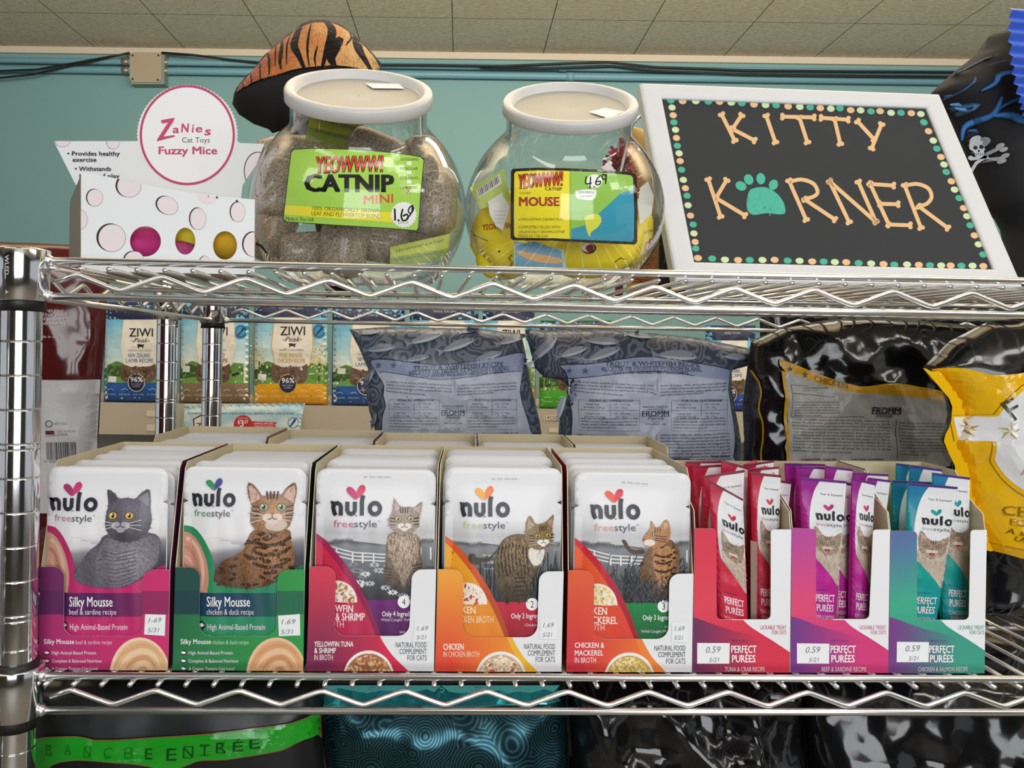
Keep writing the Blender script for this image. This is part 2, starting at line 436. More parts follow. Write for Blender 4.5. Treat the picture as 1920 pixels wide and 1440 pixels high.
# ------------------------------------------------------------------ pillow: a bag or pouch between two skins that meet at its outline
def inside(p, poly):
    x, y = p; c = False; j = len(poly)-1
    for i in range(len(poly)):
        xi, yi = poly[i]; xj, yj = poly[j]
        if (yi > y) != (yj > y) and x < (xj-xi)*(y-yi)/(yj-yi)+xi: c = not c
        j = i
    return c
def edge_dist(P, poly):                       # distance of points (n,2) to a closed outline
    P = np.asarray(P, float); d = np.full(len(P), 1e9)
    for i in range(len(poly)):
        a = np.array(poly[i-1], float); b = np.array(poly[i], float); ab = b-a
        t = np.clip(((P-a)@ab)/max(ab@ab, 1e-18), 0, 1)
        d = np.minimum(d, np.hypot(*(P-(a+t[:, None]*ab)).T))
    return d
def resample(poly, step):
    out = []
    for i in range(len(poly)):
        a = Vector(poly[i]); b = Vector(poly[(i+1) % len(poly)]); n = max(1, int((b-a).length/step))
        out += [tuple(a+(b-a)*(q/n)) for q in range(n)]
    return out
def pillow(g, outline, step, Y, front, back, col=(1, 1, 1), th=.0002):     # outline in (x, z); front/back(x, z, d) -> bulge
    O = resample(outline, step); n = len(O)
    xs = [p[0] for p in O]; zs = [p[1] for p in O]; pts = []
    z = min(zs)+step*.5; row = 0
    while z < max(zs):
        x = min(xs)+(step*.5 if row % 2 else 0)
        while x < max(xs):
            if inside((x, z), O): pts.append((x, z))
            x += step
        z += step*.87; row += 1
    if pts:
        d = edge_dist(pts, O); pts = [p for p, q in zip(pts, d) if q > step*.45]
    V = [Vector(p) for p in O+pts]
    r = delaunay_2d_cdt(V, [], [list(range(n))], 1, 1e-9)
    P = [tuple(p) for p in r[0]]; D = edge_dist(P, O); D[D < 1e-7] = 0
    Fv = [(p[0], Y-th-front(p[0], p[1], q), p[1]) for p, q in zip(P, D)]
    Bv = [(p[0], Y+th+back(p[0], p[1], q), p[1]) for p, q in zip(P, D)]
    N = len(P); fs = []
    for t in r[2]:
        a, b, c = (r[0][i] for i in t); t = tuple(t) if (b-a).cross(c-a) > 0 else tuple(reversed(t))
        fs.append(t); fs.append(tuple(N+i for i in reversed(t)))
    on = {}
    for i, p in enumerate(r[3]):
        for q in p:
            if q < n: on[q] = i
    for i in range(n):
        a, b = on[i], on[(i+1) % n]
        if a != b: fs.append((b, a, N+a, N+b))
    area2 = sum(O[i-1][0]*O[i][1]-O[i][0]*O[i-1][1] for i in range(n))
    if area2 < 0: fs = [f_ if len(f_) == 3 else tuple(reversed(f_)) for f_ in fs]
    cc = [lin(col(*p)) for p in P]*2 if callable(col) else lin(col)
    g.add(Fv+Bv, fs, cc, True)
def puff(T, R):
    return lambda x, z, d: T*math.sqrt(max(0, 1-(1-min(d/R, 1))**2))
def rrect(x0, z0, x1, z1, r, n=5, r2=None):
    r2 = r if r2 is None else r2; P = []
    for cx, cz, a, rr in ((x1-r2, z0+r2, -PI/2, r2), (x1-r, z1-r, 0, r), (x0+r, z1-r, PI/2, r), (x0+r2, z0+r2, PI, r2)):
        for i in range(n+1):
            t = a+PI/2*i/n; P.append((cx+rr*math.cos(t), cz+rr*math.sin(t)))
    return P

# ------------------------------------------------------------------ printed artwork shared by the pouches and sticks
INK = '#24242c'
def heart(A, cx, cy, w_, h_, c1, c2, k):
    def H(sx, sy): return [(cx+(x)*w_/2*sx, cy+y*h_) for x, y in ()]
    L = [(0, .5), (-.45, .32), (-.95, -.05), (-.98, -.3), (-.75, -.42), (-.4, -.36), (-.1, -.12), (.02, .05)]
    R = [(0, .5), (.02, .05), (.12, -.2), (.4, -.5), (.75, -.56), (.95, -.38), (.92, -.12), (.6, .18), (.25, .36)]
    A.poly([(cx+x*w_/2, cy+y*h_) for x, y in L], c1, k, sm=3)
    A.poly([(cx+x*w_/2, cy+y*h_) for x, y in R], c2, k, sm=3)
def nulo(A, x0, x1, yb, h, k, col=INK, y1=None):     # the rounded word mark: n u l o, h = height of the small letters
    W = x1-x0; t = h*.30; sl = 0 if y1 is None else (y1-yb)/W
    Q = lambda x, y: (x0+x*W, yb-y*h+sl*x*W)
    tt = t
    a = [(.07, .84), (.07, .5), (.10, .12), (.13, .02)]
    A.stroke([Q(.02, .93), Q(.075, .93)], t*.55, col, k, cap=False)
    A.stroke([Q(x, y) for x, y in ((.075, .98), (.075, .5), (.10, .16), (.125, .03))], t, col, k, cap=False)
    A.stroke([Q(x, y) for x, y in ((.085, .72), (.11, .84), (.155, .88), (.20, .80), (.222, .62), (.222, .02))], t, col, k, cap=False)
    A.stroke([Q(x, y) for x, y in ((.345, .98), (.345, .38), (.37, .2), (.415, .13), (.465, .18), (.49, .35), (.49, .98))], t, col, k, cap=False)
    A.stroke([Q(.50, .02), Q(.535, .02)], t*.2, col, k, cap=False)
    A.stroke([Q(x, y) for x, y in ((.625, .02), (.625, .9), (.632, 1.2), (.652, 1.42))], t, col, k, cap=False)
    A.stroke([(Q(.875+.098*math.cos(a_), .5+.385*math.sin(a_))) for a_ in [2*PI*i/28 for i in range(29)]], t, col, k, cap=False)
def pip(poly, n, rng):
    xs = [p[0] for p in poly]; ys = [p[1] for p in poly]; out = []
    while len(out) < n:
        p = (rng.uniform(min(xs), max(xs)), rng.uniform(min(ys), max(ys)))
        if inside(p, poly): out.append(p)
    return out
def toned(c, x, y, tn):                          # the printed photograph's own modelling: lighter at (cx, cy), darker at distance r
    cx, cy, r, lo, hi = tn; f = hi+(lo-hi)*min(1, math.hypot(x-cx, y-cy)/r); c = mix(c, c, 0)
    return tuple(max(0, min(255, v*f)) for v in c)
def fur(A, poly, n, L, ang, cols, k, rng, wd=.16, tn=None):
    for x, y in pip(poly, n, rng):
        a = (ang(x, y) if callable(ang) else ang)+rng.uniform(-.35, .35); l = L*rng.uniform(.6, 1.3)
        dx, dy = math.cos(a)*l, math.sin(a)*l; nx, ny = -math.sin(a)*L*wd/2, math.cos(a)*L*wd/2
        c = cols(x, y, rng) if callable(cols) else rng.choice(cols)
        if tn: c = toned(c, x, y, tn)
        A._put([(x-nx, y-ny), (x+nx, y+ny), (x+dx, y+dy)], [(0, 1, 2)] if (2*nx*(dy+ny)-2*ny*(dx+nx)) < 0 else [(0, 2, 1)], c, k)
def cat_face(A, cx, cy, s, k, eye, coat, rng, turn=0, dark='#3a2a22', muz='#efe6df', nose='#b06a5a', tabby=True, slit=.35):
    # eyes, nose, muzzle, whiskers; s = half the width of the face
    e = s*.42
    if tabby:
        for dx in (-.30, -.12, .06, .24): A.stroke([(cx+(dx+turn*.2)*s, cy-.74*s), (cx+(dx*.8+turn*.3)*s, cy-.36*s)], s*.075, dark, k, cap=False)
        for sd in (-1, 1):
            for q in (0, 1, 2): A.stroke([(cx+sd*s*(.62), cy+(.02+q*.2)*s), (cx+sd*s*.98, cy+(-.05+q*.25)*s)], s*.07, dark, k, cap=False)
    A.ell(cx+turn*s*.25-.2*s, cy+.50*s, .27*s, .20*s, muz, k, n=14); A.ell(cx+turn*s*.25+.2*s, cy+.50*s, .27*s, .20*s, muz, k, n=14)
    A.ell(cx+turn*s*.25, cy+.70*s, .22*s, .15*s, muz, k, n=12)
    for sd in (-1, 1):
        ex = cx+turn*s*.2+sd*e
        A.ell(ex, cy, s*.235, s*.20, dark, k+1, n=16); A.ell(ex, cy, s*.20, s*.165, eye, k+1.4, n=16)
        A.ell(ex, cy, s*.20*slit, s*.13, '#15120f', k+1.8, n=12); A.ell(ex-s*.05, cy-s*.06, s*.04, s*.04, '#ffffff', k+2.2, n=8)
    nx = cx+turn*s*.3
    A.poly([(nx-.11*s, cy+.28*s), (nx+.11*s, cy+.28*s), (nx, cy+.40*s)], nose, k+1.4)
    A.stroke([(nx, cy+.40*s), (nx, cy+.48*s)], s*.04, dark, k+1, cap=False)
    A.stroke([(nx-.22*s, cy+.56*s), (nx-.1*s, cy+.57*s), (nx, cy+.48*s), (nx+.1*s, cy+.57*s), (nx+.22*s, cy+.56*s)], s*.045, dark, k+1, cap=False)
    for sd in (-1, 1):
        for q in (-.1, .03, .16): A.stroke([(nx+sd*.3*s, cy+(.46+q*.5)*s), (nx+sd*1.05*s, cy+(.42+q*2)*s)], s*.022, '#f4f0ec', k+1.8, cap=False)
def small_bits(A, cx, cy, rx, ry, n, cols, k, rng, a0=0, a1=2*PI, size=.16):       # pieces of food
    for _ in range(n):
        a = rng.uniform(a0, a1); r = math.sqrt(rng.random())
        x, y = cx+rx*r*math.cos(a), cy+ry*r*math.sin(a)
        A.ell(x, y, rx*size*rng.uniform(.6, 1.5), rx*size*rng.uniform(.3, .7), rng.choice(cols), k+rng.random()*.9, rot=rng.uniform(0, PI), n=7)

# ------------------------------------------------------------------ the five cartons of pouches
YF = .0185                                        # the cartons' fronts stand just behind the front rail
SHEAR = .056                                     # the cartons stand turned a little, deeper = further right
KRAFT = '#cbbf9f'; KRAFT_E = '#d8cfb4'
ZBOT = DECKL+.0003
def wall3(g, P, nrm, t, co, ci, ce):            # a card wall: outline P in space, thickness t along nrm (towards the inside)
    nrm = Vector(nrm)*t; n = len(P); A = [Vector(p) for p in P]; B = [p+nrm for p in A]
    c = [lin(co)]*n+[lin(ci)]*n
    N = sum(((A[i]-A[0]).cross(A[i+1]-A[0]) for i in range(1, n-1)), Vector())
    f1, f2 = tuple(range(n)), tuple(range(2*n-1, n-1, -1))
    if N.dot(nrm) > 0: f1, f2 = f1[::-1], f2[::-1]
    g.add(A, [f1], lin(co)); g.add(B, [tuple(i-n for i in f2)], lin(ci))
    g.add(A+B, [(i, (i+1) % n, n+(i+1) % n, n+i) for i in range(n)], lin(ce))
def carton_body(g, xl, xr, yf, dep, zear, ztop, out, run=.022, drop=.014, shear=SHEAR, t=.0006):
    S = lambda x, y, z: (x+shear*(y-yf), y, z)
    yb = yf+dep
    prof = [(yf, ZBOT), (yb, ZBOT), (yb, ztop), (yf+run, ztop), (yf+run-drop*.35, ztop-drop*.35)] + [(yf+.004, zear+.012), (yf+.001, zear)]
    wall3(g, [S(xl, y, z) for y, z in prof], (1, -shear, 0), t, out, KRAFT, KRAFT_E)
    wall3(g, [S(xr, y, z) for y, z in prof], (-1, shear, 0), t, out, KRAFT, KRAFT_E)
    wall3(g, [S(xl+t, yb, ZBOT), S(xr-t, yb, ZBOT), S(xr-t, yb, ztop), S(xl+t, yb, ztop)], (0, -1, 0), t, out, KRAFT, KRAFT_E)
    wall3(g, [S(xl+t, yf+t, ZBOT), S(xr-t, yf+t, ZBOT), S(xr-t, yb-t, ZBOT), S(xl+t, yb-t, ZBOT)], (0, 0, 1), t, out, KRAFT, KRAFT_E)
def card_surf(px, py, k):
    p = at(px, py, YF); p.z = max(p.z, ZBOT); p.y -= k*LAY; return p
def front_panel(g, poly, fr, col, t=.0005, edge='#d9cfc4'):   # printed front cut out of card
    A = Art(g, card_surf, None, fr); A.poly(poly, col, 0)
    P = [card_surf(fr[0]+x/fr[2], fr[1]+y/fr[2], 0) for x, y in poly]; B = [p+Vector((0, t, 0)) for p in P]; n = len(P)
    N = len(B)
    T = tessellate_polygon([[Vector((p.x, p.z, 0)) for p in B]])
    g.add(B, [tuple(x) for x in T], lin(KRAFT)); g.add(P+B, [(i, (i+1) % n, n+(i+1) % n, n+i) for i in range(n)], lin(edge))
def arc_pts(c, r, a0, a1, n=7): return [(c[0]+r*math.cos(a0+(a1-a0)*i/n), c[1]+r*math.sin(a0+(a1-a0)*i/n)) for i in range(n+1)]
def panel_outline(L, R, Lb, Rb, xi0, xi1, yb, xj0, xj1, ytl, ytr, r=62, rb=72):
    # L,R top outer corners; Lb,Rb bottom corners; cut-out from xi (left) to xj (right), bottom yb
    P = [Lb, L]
    P += arc_pts((xi0-r, ytl+r), r, -PI/2, 0)                    # left ear, rounded
    P += [(x, y) for x, y in arc_pts((xi1+rb, yb-rb), rb, PI, PI/2)]
    P += [(x, y) for x, y in arc_pts((xj1-rb, yb-rb), rb, PI/2, 0)]
    P += arc_pts((xj0+r, ytr+r), r, PI, 1.5*PI)
    P += [R, Rb]
    return P
def sticker(parent, q, fr, lines, Y=YF, name='price_sticker', off=3.2, col='#eef0f2'):
    g = MB(); A = Art(g, plane_surf(Y), None, fr); A.poly(q, col, off)
    (ax, ay), (bx, by), (cx, cy), (dx, dy) = q; W = bx-ax; H = dy-ay
    for t, x0, x1, y, h in lines: A.text(t, ax+W*x0, ax+W*x1, ay+H*y, H*h, '#7d828c', off+1, shear=.25, y1=ay+H*y-H*.02)
    return g.build(name, parent, PAPER)
OR = (60, 830), (320, 830), (570, 830), (810, 830), (1050, 830)
OUTL = [
  panel_outline((52,745),(825,762),(34,1385),(815,1385), 192,190,1160,664,662, 745,764),
  panel_outline((28,748),(802,762),(10,1388),(795,1388), 176,172,1160,640,632, 748,764),
  panel_outline((35,745),(793,760),(14,1390),(778,1390), 190,182,1160,646,633, 745,761),
  panel_outline((35,760),(790,772),(17,1394),(775,1394), 188,186,1168,641,633, 761,773),
  panel_outline((50,766),(801,786),(38,1398),(790,1398), 205,203,1178,656,651, 768,787)]
NAMES = ['beef and sardine', 'chicken and duck', 'yellowfin tuna and shrimp', 'chicken in chicken broth', 'chicken and mackerel']
CATN = ['grey cat', 'orange spotted cat facing front', 'long-haired tabby cat', 'brown tabby standing in reeds', 'bengal cat looking left']
SIDEC = ['#5a1f45', '#12402f', '#5f1836', '#b5461f', '#8c1e26']
FRONTC = ['magenta', 'green', 'red and white', 'orange and white', 'red-orange and white']
def pouch_poly(x0, x1, zb, zt):                    # rounded pouch outline with two tear notches
    r = (x1-x0)*.085; P = rrect(x0, zb, x1, zt, r, 5, .003); zn = zt-(zt-zb)*.172; q = .0016; dpt = .0035; out = []
    for i, p in enumerate(P):
        out.append(p); nx = P[(i+1) % len(P)]
        if abs(p[0]-x1) < 1e-7 and abs(nx[0]-x1) < 1e-7 and nx[1] > p[1]+.05: out += [(x1, zn-q), (x1-dpt, zn), (x1, zn+q)]
        if abs(p[0]-x0) < 1e-7 and abs(nx[0]-x0) < 1e-7 and p[1] > nx[1]+.05: out += [(x0, zn+q), (x0+dpt, zn), (x0, zn-q)]
    return out
ZTOPW = at(657, 834, YF+.136).z
cartons = []; PX = []
for i in range(5):
    fr = (*OR[i], 3.2); O = OUTL[i]
    px = lambda x, y: at(fr[0]+x/3.2, fr[1]+y/3.2, YF)
    xl = (px(*O[0]).x+px(*O[1]).x)/2; xr = (px(*O[-1]).x+px(*O[-2]).x)/2; ze = px(*O[1]).z
    t = thing('display_carton', f'{FRONTC[i]} carton of {NAMES[i]} pouches in the front row', 'carton', ((xl+xr)/2, YF+.06, ZBOT), 'cartons of pouches, front row')
    g = MB(); carton_body(g, xl, xr, YF+.0006, .136, ze, ZTOPW, SIDEC[i]); g.build('carton_body', t, CARD)
    cartons.append((t, xl, xr, fr, O)); PX.append((xl, xr))
FRONTG = [MB() for _ in range(5)]
# -- beef and sardine, chicken and duck: the two mousse cartons
for i, (c1, c2, band, bandR, lt, dol, dolD) in enumerate((('#8a2a66', '#d22f70', '#5b2058', '#97285f', '#f3c3d6', '#e6b98c', '#b98358'), ('#1f5a45', '#2f9a48', '#173f44', '#1f6a4a', '#bfe0c4', '#e0a878', '#b57a4e'))):
    t, xl, xr, fr, O = cartons[i]; g = FRONTG[i]; dx = (0, -12)[i]
    front_panel(g, O, fr, lambda x, y: ramp([(0, c1), (.55, mix(c1, c2, .8)), (1, c2)], x/760*.8+(y-745)/640*.25))
    A = Art(g, card_surf, 60, fr, clip=O)
    A.poly([(0, 890), (900, 890), (900, 1030), (0, 1030)], lambda x, y: mix(band, bandR, (x-300)/350), 1)
    A.poly([(0, 745), (195, 745), (195, 890), (0, 890)], mix(c1, band, .6), .6)
    A = Art(g, card_surf, None, fr, clip=O)
    A.ell(648+dx, 1400, 182, 232, '#f0d3b4' if i == 0 else '#edc39c', 1.6, cl=True, n=36); A.ell(652+dx, 1404, 170, 218, dol, 2, cl=True, n=36)
    for q, (r_, ww, tt) in enumerate(((158, 26, .25), (128, 34, -.35), (96, 30, .55), (66, 34, -.3), (40, 26, .7), (18, 20, -.4))):
        pts = [(668+dx+r_*(1.05 if a < 4.4 else .95)*math.cos(a)-r_*.10, 1402+r_*1.18*math.sin(a)*(1+.10*math.cos(a))) for a in [PI+.2+(PI-.5)*j/20 for j in range(21)]]
        pts = [p for p in pts if p[1] < 1372 and p[0] < 795+dx]
        cc = mix(dol, dolD, tt) if tt > 0 else mix(dol, '#fff0dd', -tt)
        if len(pts) > 2: n_ = len(pts); A.stroke(pts, [ww*math.sin(PI*(j+.6)/n_) for j in range(n_)], cc, 2.4+.1*q, cap=False)
    A.text('Silky Mousse', 72+dx, 255+dx, 1207, 29, '#f5f2f4', 2, bold=.012)
    A.text(('beef & sardine recipe', 'chicken & duck recipe')[i], 263+dx, 480+dx, 1209, 25, lt, 2)
    for y, s_, x1 in ((1270, 'High Animal-Based Protein', 385), (1319, 'Complete & Balanced Nutrition', 418), (1365, 'A Creamy Texture Cats Love!', 395)):
        A.ell(90+dx, y-10, 17, 15, mix(c1, '#000000', .5), 2); A.poly([(75+dx, y-16), (92+dx, y-20), (106+dx, y-10), (94+dx, y-2), (80+dx, y-5)], '#f2f2f2', 2.6); A.text(s_, 120+dx, x1+dx, y, 20, '#f0e6ee', 2)
    A.stroke([p for p in O[2:-2]], 3.5, mix(c2, '#ffffff', .55), 1.4, cap=False)
# -- the three broth cartons
SPEC = [dict(c=['#d33650', '#7a2250', '#d52a4c'], cur=[(455,1158),(480,1205),(530,1275),(600,1345),(650,1392)], l1='YELLOWFIN TUNA', x1=297, l2='& SHRIMP', x2=192, l3='IN BROTH', x3=173, bx=388, y=0, food=['#d9a06a', '#b97b4e', '#a35a4a', '#e3c096'], num='4', x=62),
        dict(c=['#f0a232', '#e2452e', '#ef9a2c'], cur=[(480,1164),(505,1215),(550,1285),(610,1350),(655,1394)], l1='CHICKEN', x1=190, l2='', x2=0, l3='IN CHICKEN BROTH', x3=285, bx=413, y=6, food=['#f0dcc0', '#e8cfae', '#c94a3a', '#f4e8d4'], num='2', x=68),
        dict(c=['#e25a2f', '#cf2a3a', '#ee7a30'], cur=[(490,1174),(515,1225),(555,1290),(610,1350),(650,1398)], l1='CHICKEN &', x1=265, l2='MACKEREL', x2=260, l3='IN BROTH', x3=215, bx=416, y=12, food=['#f0d488', '#e8c86a', '#caa04a', '#f4e6b8'], num='3', x=88)]
for j, S in enumerate(SPEC):
    i = j+2; t, xl, xr, fr, O = cartons[i]; g = FRONTG[i]; dy = S['y']
    front_panel(g, O, fr, '#e9eaee')
    A = Art(g, card_surf, 60, fr, clip=O); cur = smooth(S['cur'], 4, False); c0, c1, c2 = S['c']
    A.poly([(0, 700), (320, 700), (320, 1100)]+cur+[(0, 1400)], lambda x, y: mix(mix(c0, c1, (y-800)/520), c2, (x-120)/420*(y-700)/500), 1)
    A = Art(g, card_surf, None, fr, clip=O)
    if j == 1: A.poly([(440, 1150)]+cur+[(560, 1394), (500, 1280)], '#efb62e', 1.4)
    if j == 2: A.poly([(450, 1165)]+cur+[(560, 1398), (500, 1290)], '#f08434', 1.4)
    if j == 0: A.poly([(430, 1150)]+cur+[(560, 1390), (490, 1280)], '#d8264c', 1.4)
    bx = S['bx']; A.ell(bx, 1402+dy, 150, 156, '#f2f0ee', 2, cl=True, n=40); A.ell(bx, 1406+dy, 138, 142, mix(S['food'][1], '#6a4a30', .25), 2.4, cl=True, n=36)
    rng = random.Random(10+j); A2 = A
    for _ in range(110):
        a = rng.uniform(PI, 2*PI); r = rng.random()**.5
        x, y = bx+128*r*math.cos(a), 1400+dy+122*r*math.sin(a)
        if y < 1380: A.ell(x, y, rng.uniform(7, 20), rng.uniform(4, 9), rng.choice(S['food']), 2.8+rng.random(), rot=rng.uniform(0, PI), n=7)
    x = S['x']
    if S['l2']: A.text(S['l1'], x, S['x1'], 1223+dy*.6, 31, '#f6eef0', 2, bold=.018); A.text(S['l2'], x, S['x2'], 1262+dy*1.2, 31, '#f6eef0', 2, bold=.018); A.text(S['l3'], x, S['x3'], 1304+dy*1.4, 33, '#f2dfe2', 2)
    else: A.text(S['l1'], x, S['x1'], 1242, 36, '#fbeee0', 2, bold=.018); A.text(S['l3'], x, S['x3'], 1284, 32, '#f6dcc0', 2)
    ox = (0, 2, 16)[j]
    for q, (s_, xa) in enumerate((('NATURAL FOOD', 550), ('COMPLEMENT', 573), ('FOR CATS', 620))): A.text(s_, xa+ox, 736+ox, 1228+dy*1.6+q*39, 31, '#3d3f45', 2)
    A.stroke([p for p in O[2:-2]], 3.2, '#f3d9d2' if j == 0 else '#f7dcb8', 1.8, cap=False)
for i in range(5): FRONTG[i].build('printed_front_panel', cartons[i][0], CARD)
STK = [[(680,1028),(803,1031),(798,1158),(674,1150)], [(645,1037),(776,1027),(778,1155),(650,1160)], [(662,1080),(766,1080),(760,1196),(655,1190)], [(650,1058),(752,1056),(750,1180),(645,1176)], [(672,1080),(766,1082),(764,1196),(668,1194)]]
WR = [('1-69', '5/31'), ('1.69', '5/31'), ('1.69', '5/21'), ('1.69', '5/21'), ('1.69', '5/21')]
for i in range(5):
    sticker(cartons[i][0], STK[i], cartons[i][3], ((WR[i][0], .15, .8, .42, .24), (WR[i][1], .12, .7, .9, .22)))

# ------------------------------------------------------------------ front pouches with their printed cats
YP = YF+.0072
def pouch_bulge(x0, x1, z0, z1):
    def b(x, z, d=None):
        u = (x-x0)/(x1-x0); v = (z-z0)/(z1-z0)
        if not (0 < u < 1 and 0 < v < 1): return 0
        e = min(1, max(0, min(u, 1-u)-.07)/.2); q = min(1, max(0, (1-v)-.1)/.25)*min(1, v/.05+.2)
        return .0042*math.sin(e*PI/2)*math.sin(q*PI/2)+.00018*math.sin(40*u+9*v)*e*q
    return b
PB = []
EXT = [(45, 812, 146), (74, 856, 146), (68, 828, 160), (74, 796, 150), (82, 812, 180)]     # left, right, top of each front pouch in its own view
def front_pouch(i):
    fr = (*OR[i], 3.2); a, b_, tp = EXT[i]
    p0 = at(fr[0]+a/3.2, fr[1]+600/3.2, YP); p1 = at(fr[0]+b_/3.2, fr[1]+600/3.2, YP); zt = at(fr[0]+430/3.2, fr[1]+tp/3.2, YP).z
    x0, x1, z0 = max(p0.x, PX[i][0]+.0011), min(p1.x, PX[i][1]-.0009), ZBOT+.0009
    bl = pouch_bulge(x0, x1, z0, zt); g = MB()
    pillow(g, pouch_poly(x0, x1, z0, zt), .004, YP, bl, lambda x, z, d: bl(x, z)*.8, '#e4e4e8')
    PB.append((x0, x1, z0, zt))
    def surf(px, py, k):
        p = at(px, py, YP); y = YP-.0002-bl(p.x, p.z)-.00035-k*LAY; return Vector((p.x, y, p.z))
    # the printable outline in this view's units
    cl = [((proj((x, YP, z))[0]-fr[0])*3.2, (proj((x, YP, z))[1]-fr[1])*3.2) for x, z in pouch_poly(x0+.0006, x1-.0006, z0, zt-.0006)]
    t = thing('cat_food_pouch', None, None, ((x0+x1)/2, YP, z0)); return g, surf, fr, cl, t
def word_mark(A, n0, n1, yb, h, f0, f1, fy, hx, hy, hw, hh, c1, c2, fc, k=5, tear=None):
    heart(A, hx, hy, hw, hh, c1, c2, k); nulo(A, n0, n1, yb, h, k)
    m_ = f0+(f1-f0)*.47
    A.text('free', f0, m_, fy, 40, fc, k); A.text('style', m_+3, f1, fy, 40, '#4a4a52', k); A.text('TM', f1+4, f1+18, fy-30, 8, '#4a4a52', k)
    if tear: A.text("Eat Their Inner-aisians" if False else 'Eat  Their  inner-selves', tear[0], tear[1], tear[2], 9, '#77777f', k, y1=tear[2]+(tear[3] if len(tear) > 3 else 0))
LBL = ['with grey cat', 'with orange spotted cat', 'with sitting long-haired tabby', 'with standing brown tabby', 'with bengal cat']
for i in range(5):
    g, surf, fr, cl, t = front_pouch(i); rng = random.Random(50+i)
    B = Art(g, surf, 18, fr, clip=cl); A = Art(g, surf, 22, fr, clip=cl); S = Art(g, surf, 26, fr)
    if i < 2:
        dx = (0, -14)[i]; c1, c2 = (('#b52c66', '#c92f72'), ('#2f8a58', '#2a8a68'))[i]; band = ('#54235a', '#1e3f5c')[i]
        B.poly([(20, 440), (900, 440), (900, 900), (20, 900)], lambda x, y: ramp([(0, '#e4e4e8'), (.25, '#e8e8ea'), (.42, '#d6d5d8'), (.5, '#8f8d94'), (.72, '#4f4c54'), (1, '#3a373f')], (y-440)/430+(x-300)/3200), .6)
        for q in range(5): A.stroke([(250+q*60, 560+q*16), (560+q*40, 575+q*14), (890, 505+q*30)], 9+3*q, mix('#dedde1', '#8d8a94', .2*q), .9, cap=False)
        # swoosh and lower panel
        A.poly(smooth([(20, 470), (60, 490), (140, 505), (200, 560), (250, 650), (272, 730), (276, 790), (330, 838), (450, 862), (580, 848), (670, 806), (740, 755), (900, 700)], 3, False)+[(900, 1400), (20, 1400)],
               lambda x, y: mix(c1, c2, (x-100)/600) if y < 1050 else mix(c2, c1, .2), 1)
        dc = ('#cf9d88', '#c98f7c')[i]
        A.poly(smooth([(20, 528), (70, 530), (125, 545), (180, 600), (222, 690), (238, 780), (232, 860), (200, 930), (20, 1000)], 3, False), dc, 1.5)
        for q, (r_, cc) in enumerate(((150, '#e0b7a4'), (110, '#b57f6c'), (70, '#d8a894'), (36, '#b27c68'))):
            A.stroke([(75+r_*.85*math.cos(a), 770+r_*1.35*math.sin(a)) for a in [-1.9+2.6*j_/16 for j_ in range(17)]], 22-3*q, cc, 1.8+.2*q, cap=False)
        A.poly([(20, 890), (900, 890), (900, 1030), (20, 1030)], lambda x, y: mix(band, c1, max(0, (x-420)/500)), 2)
        A.text('Silky Mousse', 240+dx, 500+dx, 970, 58, '#f0eef2', 3, bold=.012); A.text(('beef & sardine recipe', 'chicken & duck recipe')[i], 240+dx, 522+dx, 1018, 33, '#e8d8e6', 3)
        A.text('High Animal-Based Protein', 245+dx, 588+dx, 1108, 34, '#f3e2ec', 3); A.text('Complete & Balanced Nutrition', 245+dx, 640+dx, 1172, 32, '#f3e2ec', 3)
        A.ell(205+dx, 1085, 26, 26, '#2c2030', 3); A.poly([(188+dx, 1078), (212+dx, 1070), (226+dx, 1084), (206+dx, 1096)], '#f0f0f0', 3.5)
        if i == 0: word_mark(A, 102, 400, 405, 78, 140, 374, 466, 250, 278, 112, 78, '#a02a62', '#c9386f', '#b08a9a')
        else: word_mark(A, 125, 390, 378, 76, 146, 364, 436, 265, 250, 100, 68, '#2f8f5c', '#4a4a8a', '#5f8f76')
    else:
        j = i-2; dy = (0, 12, 18)[j]; dx = (0, 6, 12)[j]
        c1, c2, blk = (('#d0304e', '#a8285a', '#6f2a76'), ('#efab2c', '#e0602c', '#cf2a44'), ('#e85f2c', '#cf2a3c', '#23894a'))[j]
        B.poly([(20, 440), (900, 440), (900, 1000), (20, 1000)], lambda x, y: ramp([(0, '#e4e4e8'), (.2, '#c2c3c8'), (.26, '#d2d2d6'), (.29, '#55575c'), (.34, '#8b8d92'), (.6, '#6d6f74'), (1, '#303237')], (y-440-dy)/500+.03*fbm(x*.01, y*.01, i)), .6)
        A.stroke([(60, 500+dy), (300, 560+dy), (560, 590+dy), (860, 560+dy)], 40, '#c9c9ce', .8, cap=False)
        if j != 1:                               # white rail fence
            for q in (0, 1, 2): A.stroke([(150, 612+dy+q*22), (300, 648+dy+q*22), (480, 660+dy+q*20), (620, 655+dy+q*18), (860, 610+dy+q*22)], 8, '#e2e2e4', 1.2, cap=False)
            for xx in (200, 295, 355, 420, 610, 700, 760): A.stroke([(xx, 620+dy+(30 if 250 < xx < 700 else 5)), (xx, 700+dy+(10 if 250 < xx < 700 else 0))], 9, '#e8e8ea', 1.3, cap=False)
        else:
            for q in range(5): A.stroke([(300, 665+q*20), (560, 680+q*17), (860, 640+q*24)], 9, ('#b9babf', '#4c4e53')[q % 2], 1.2, cap=False)
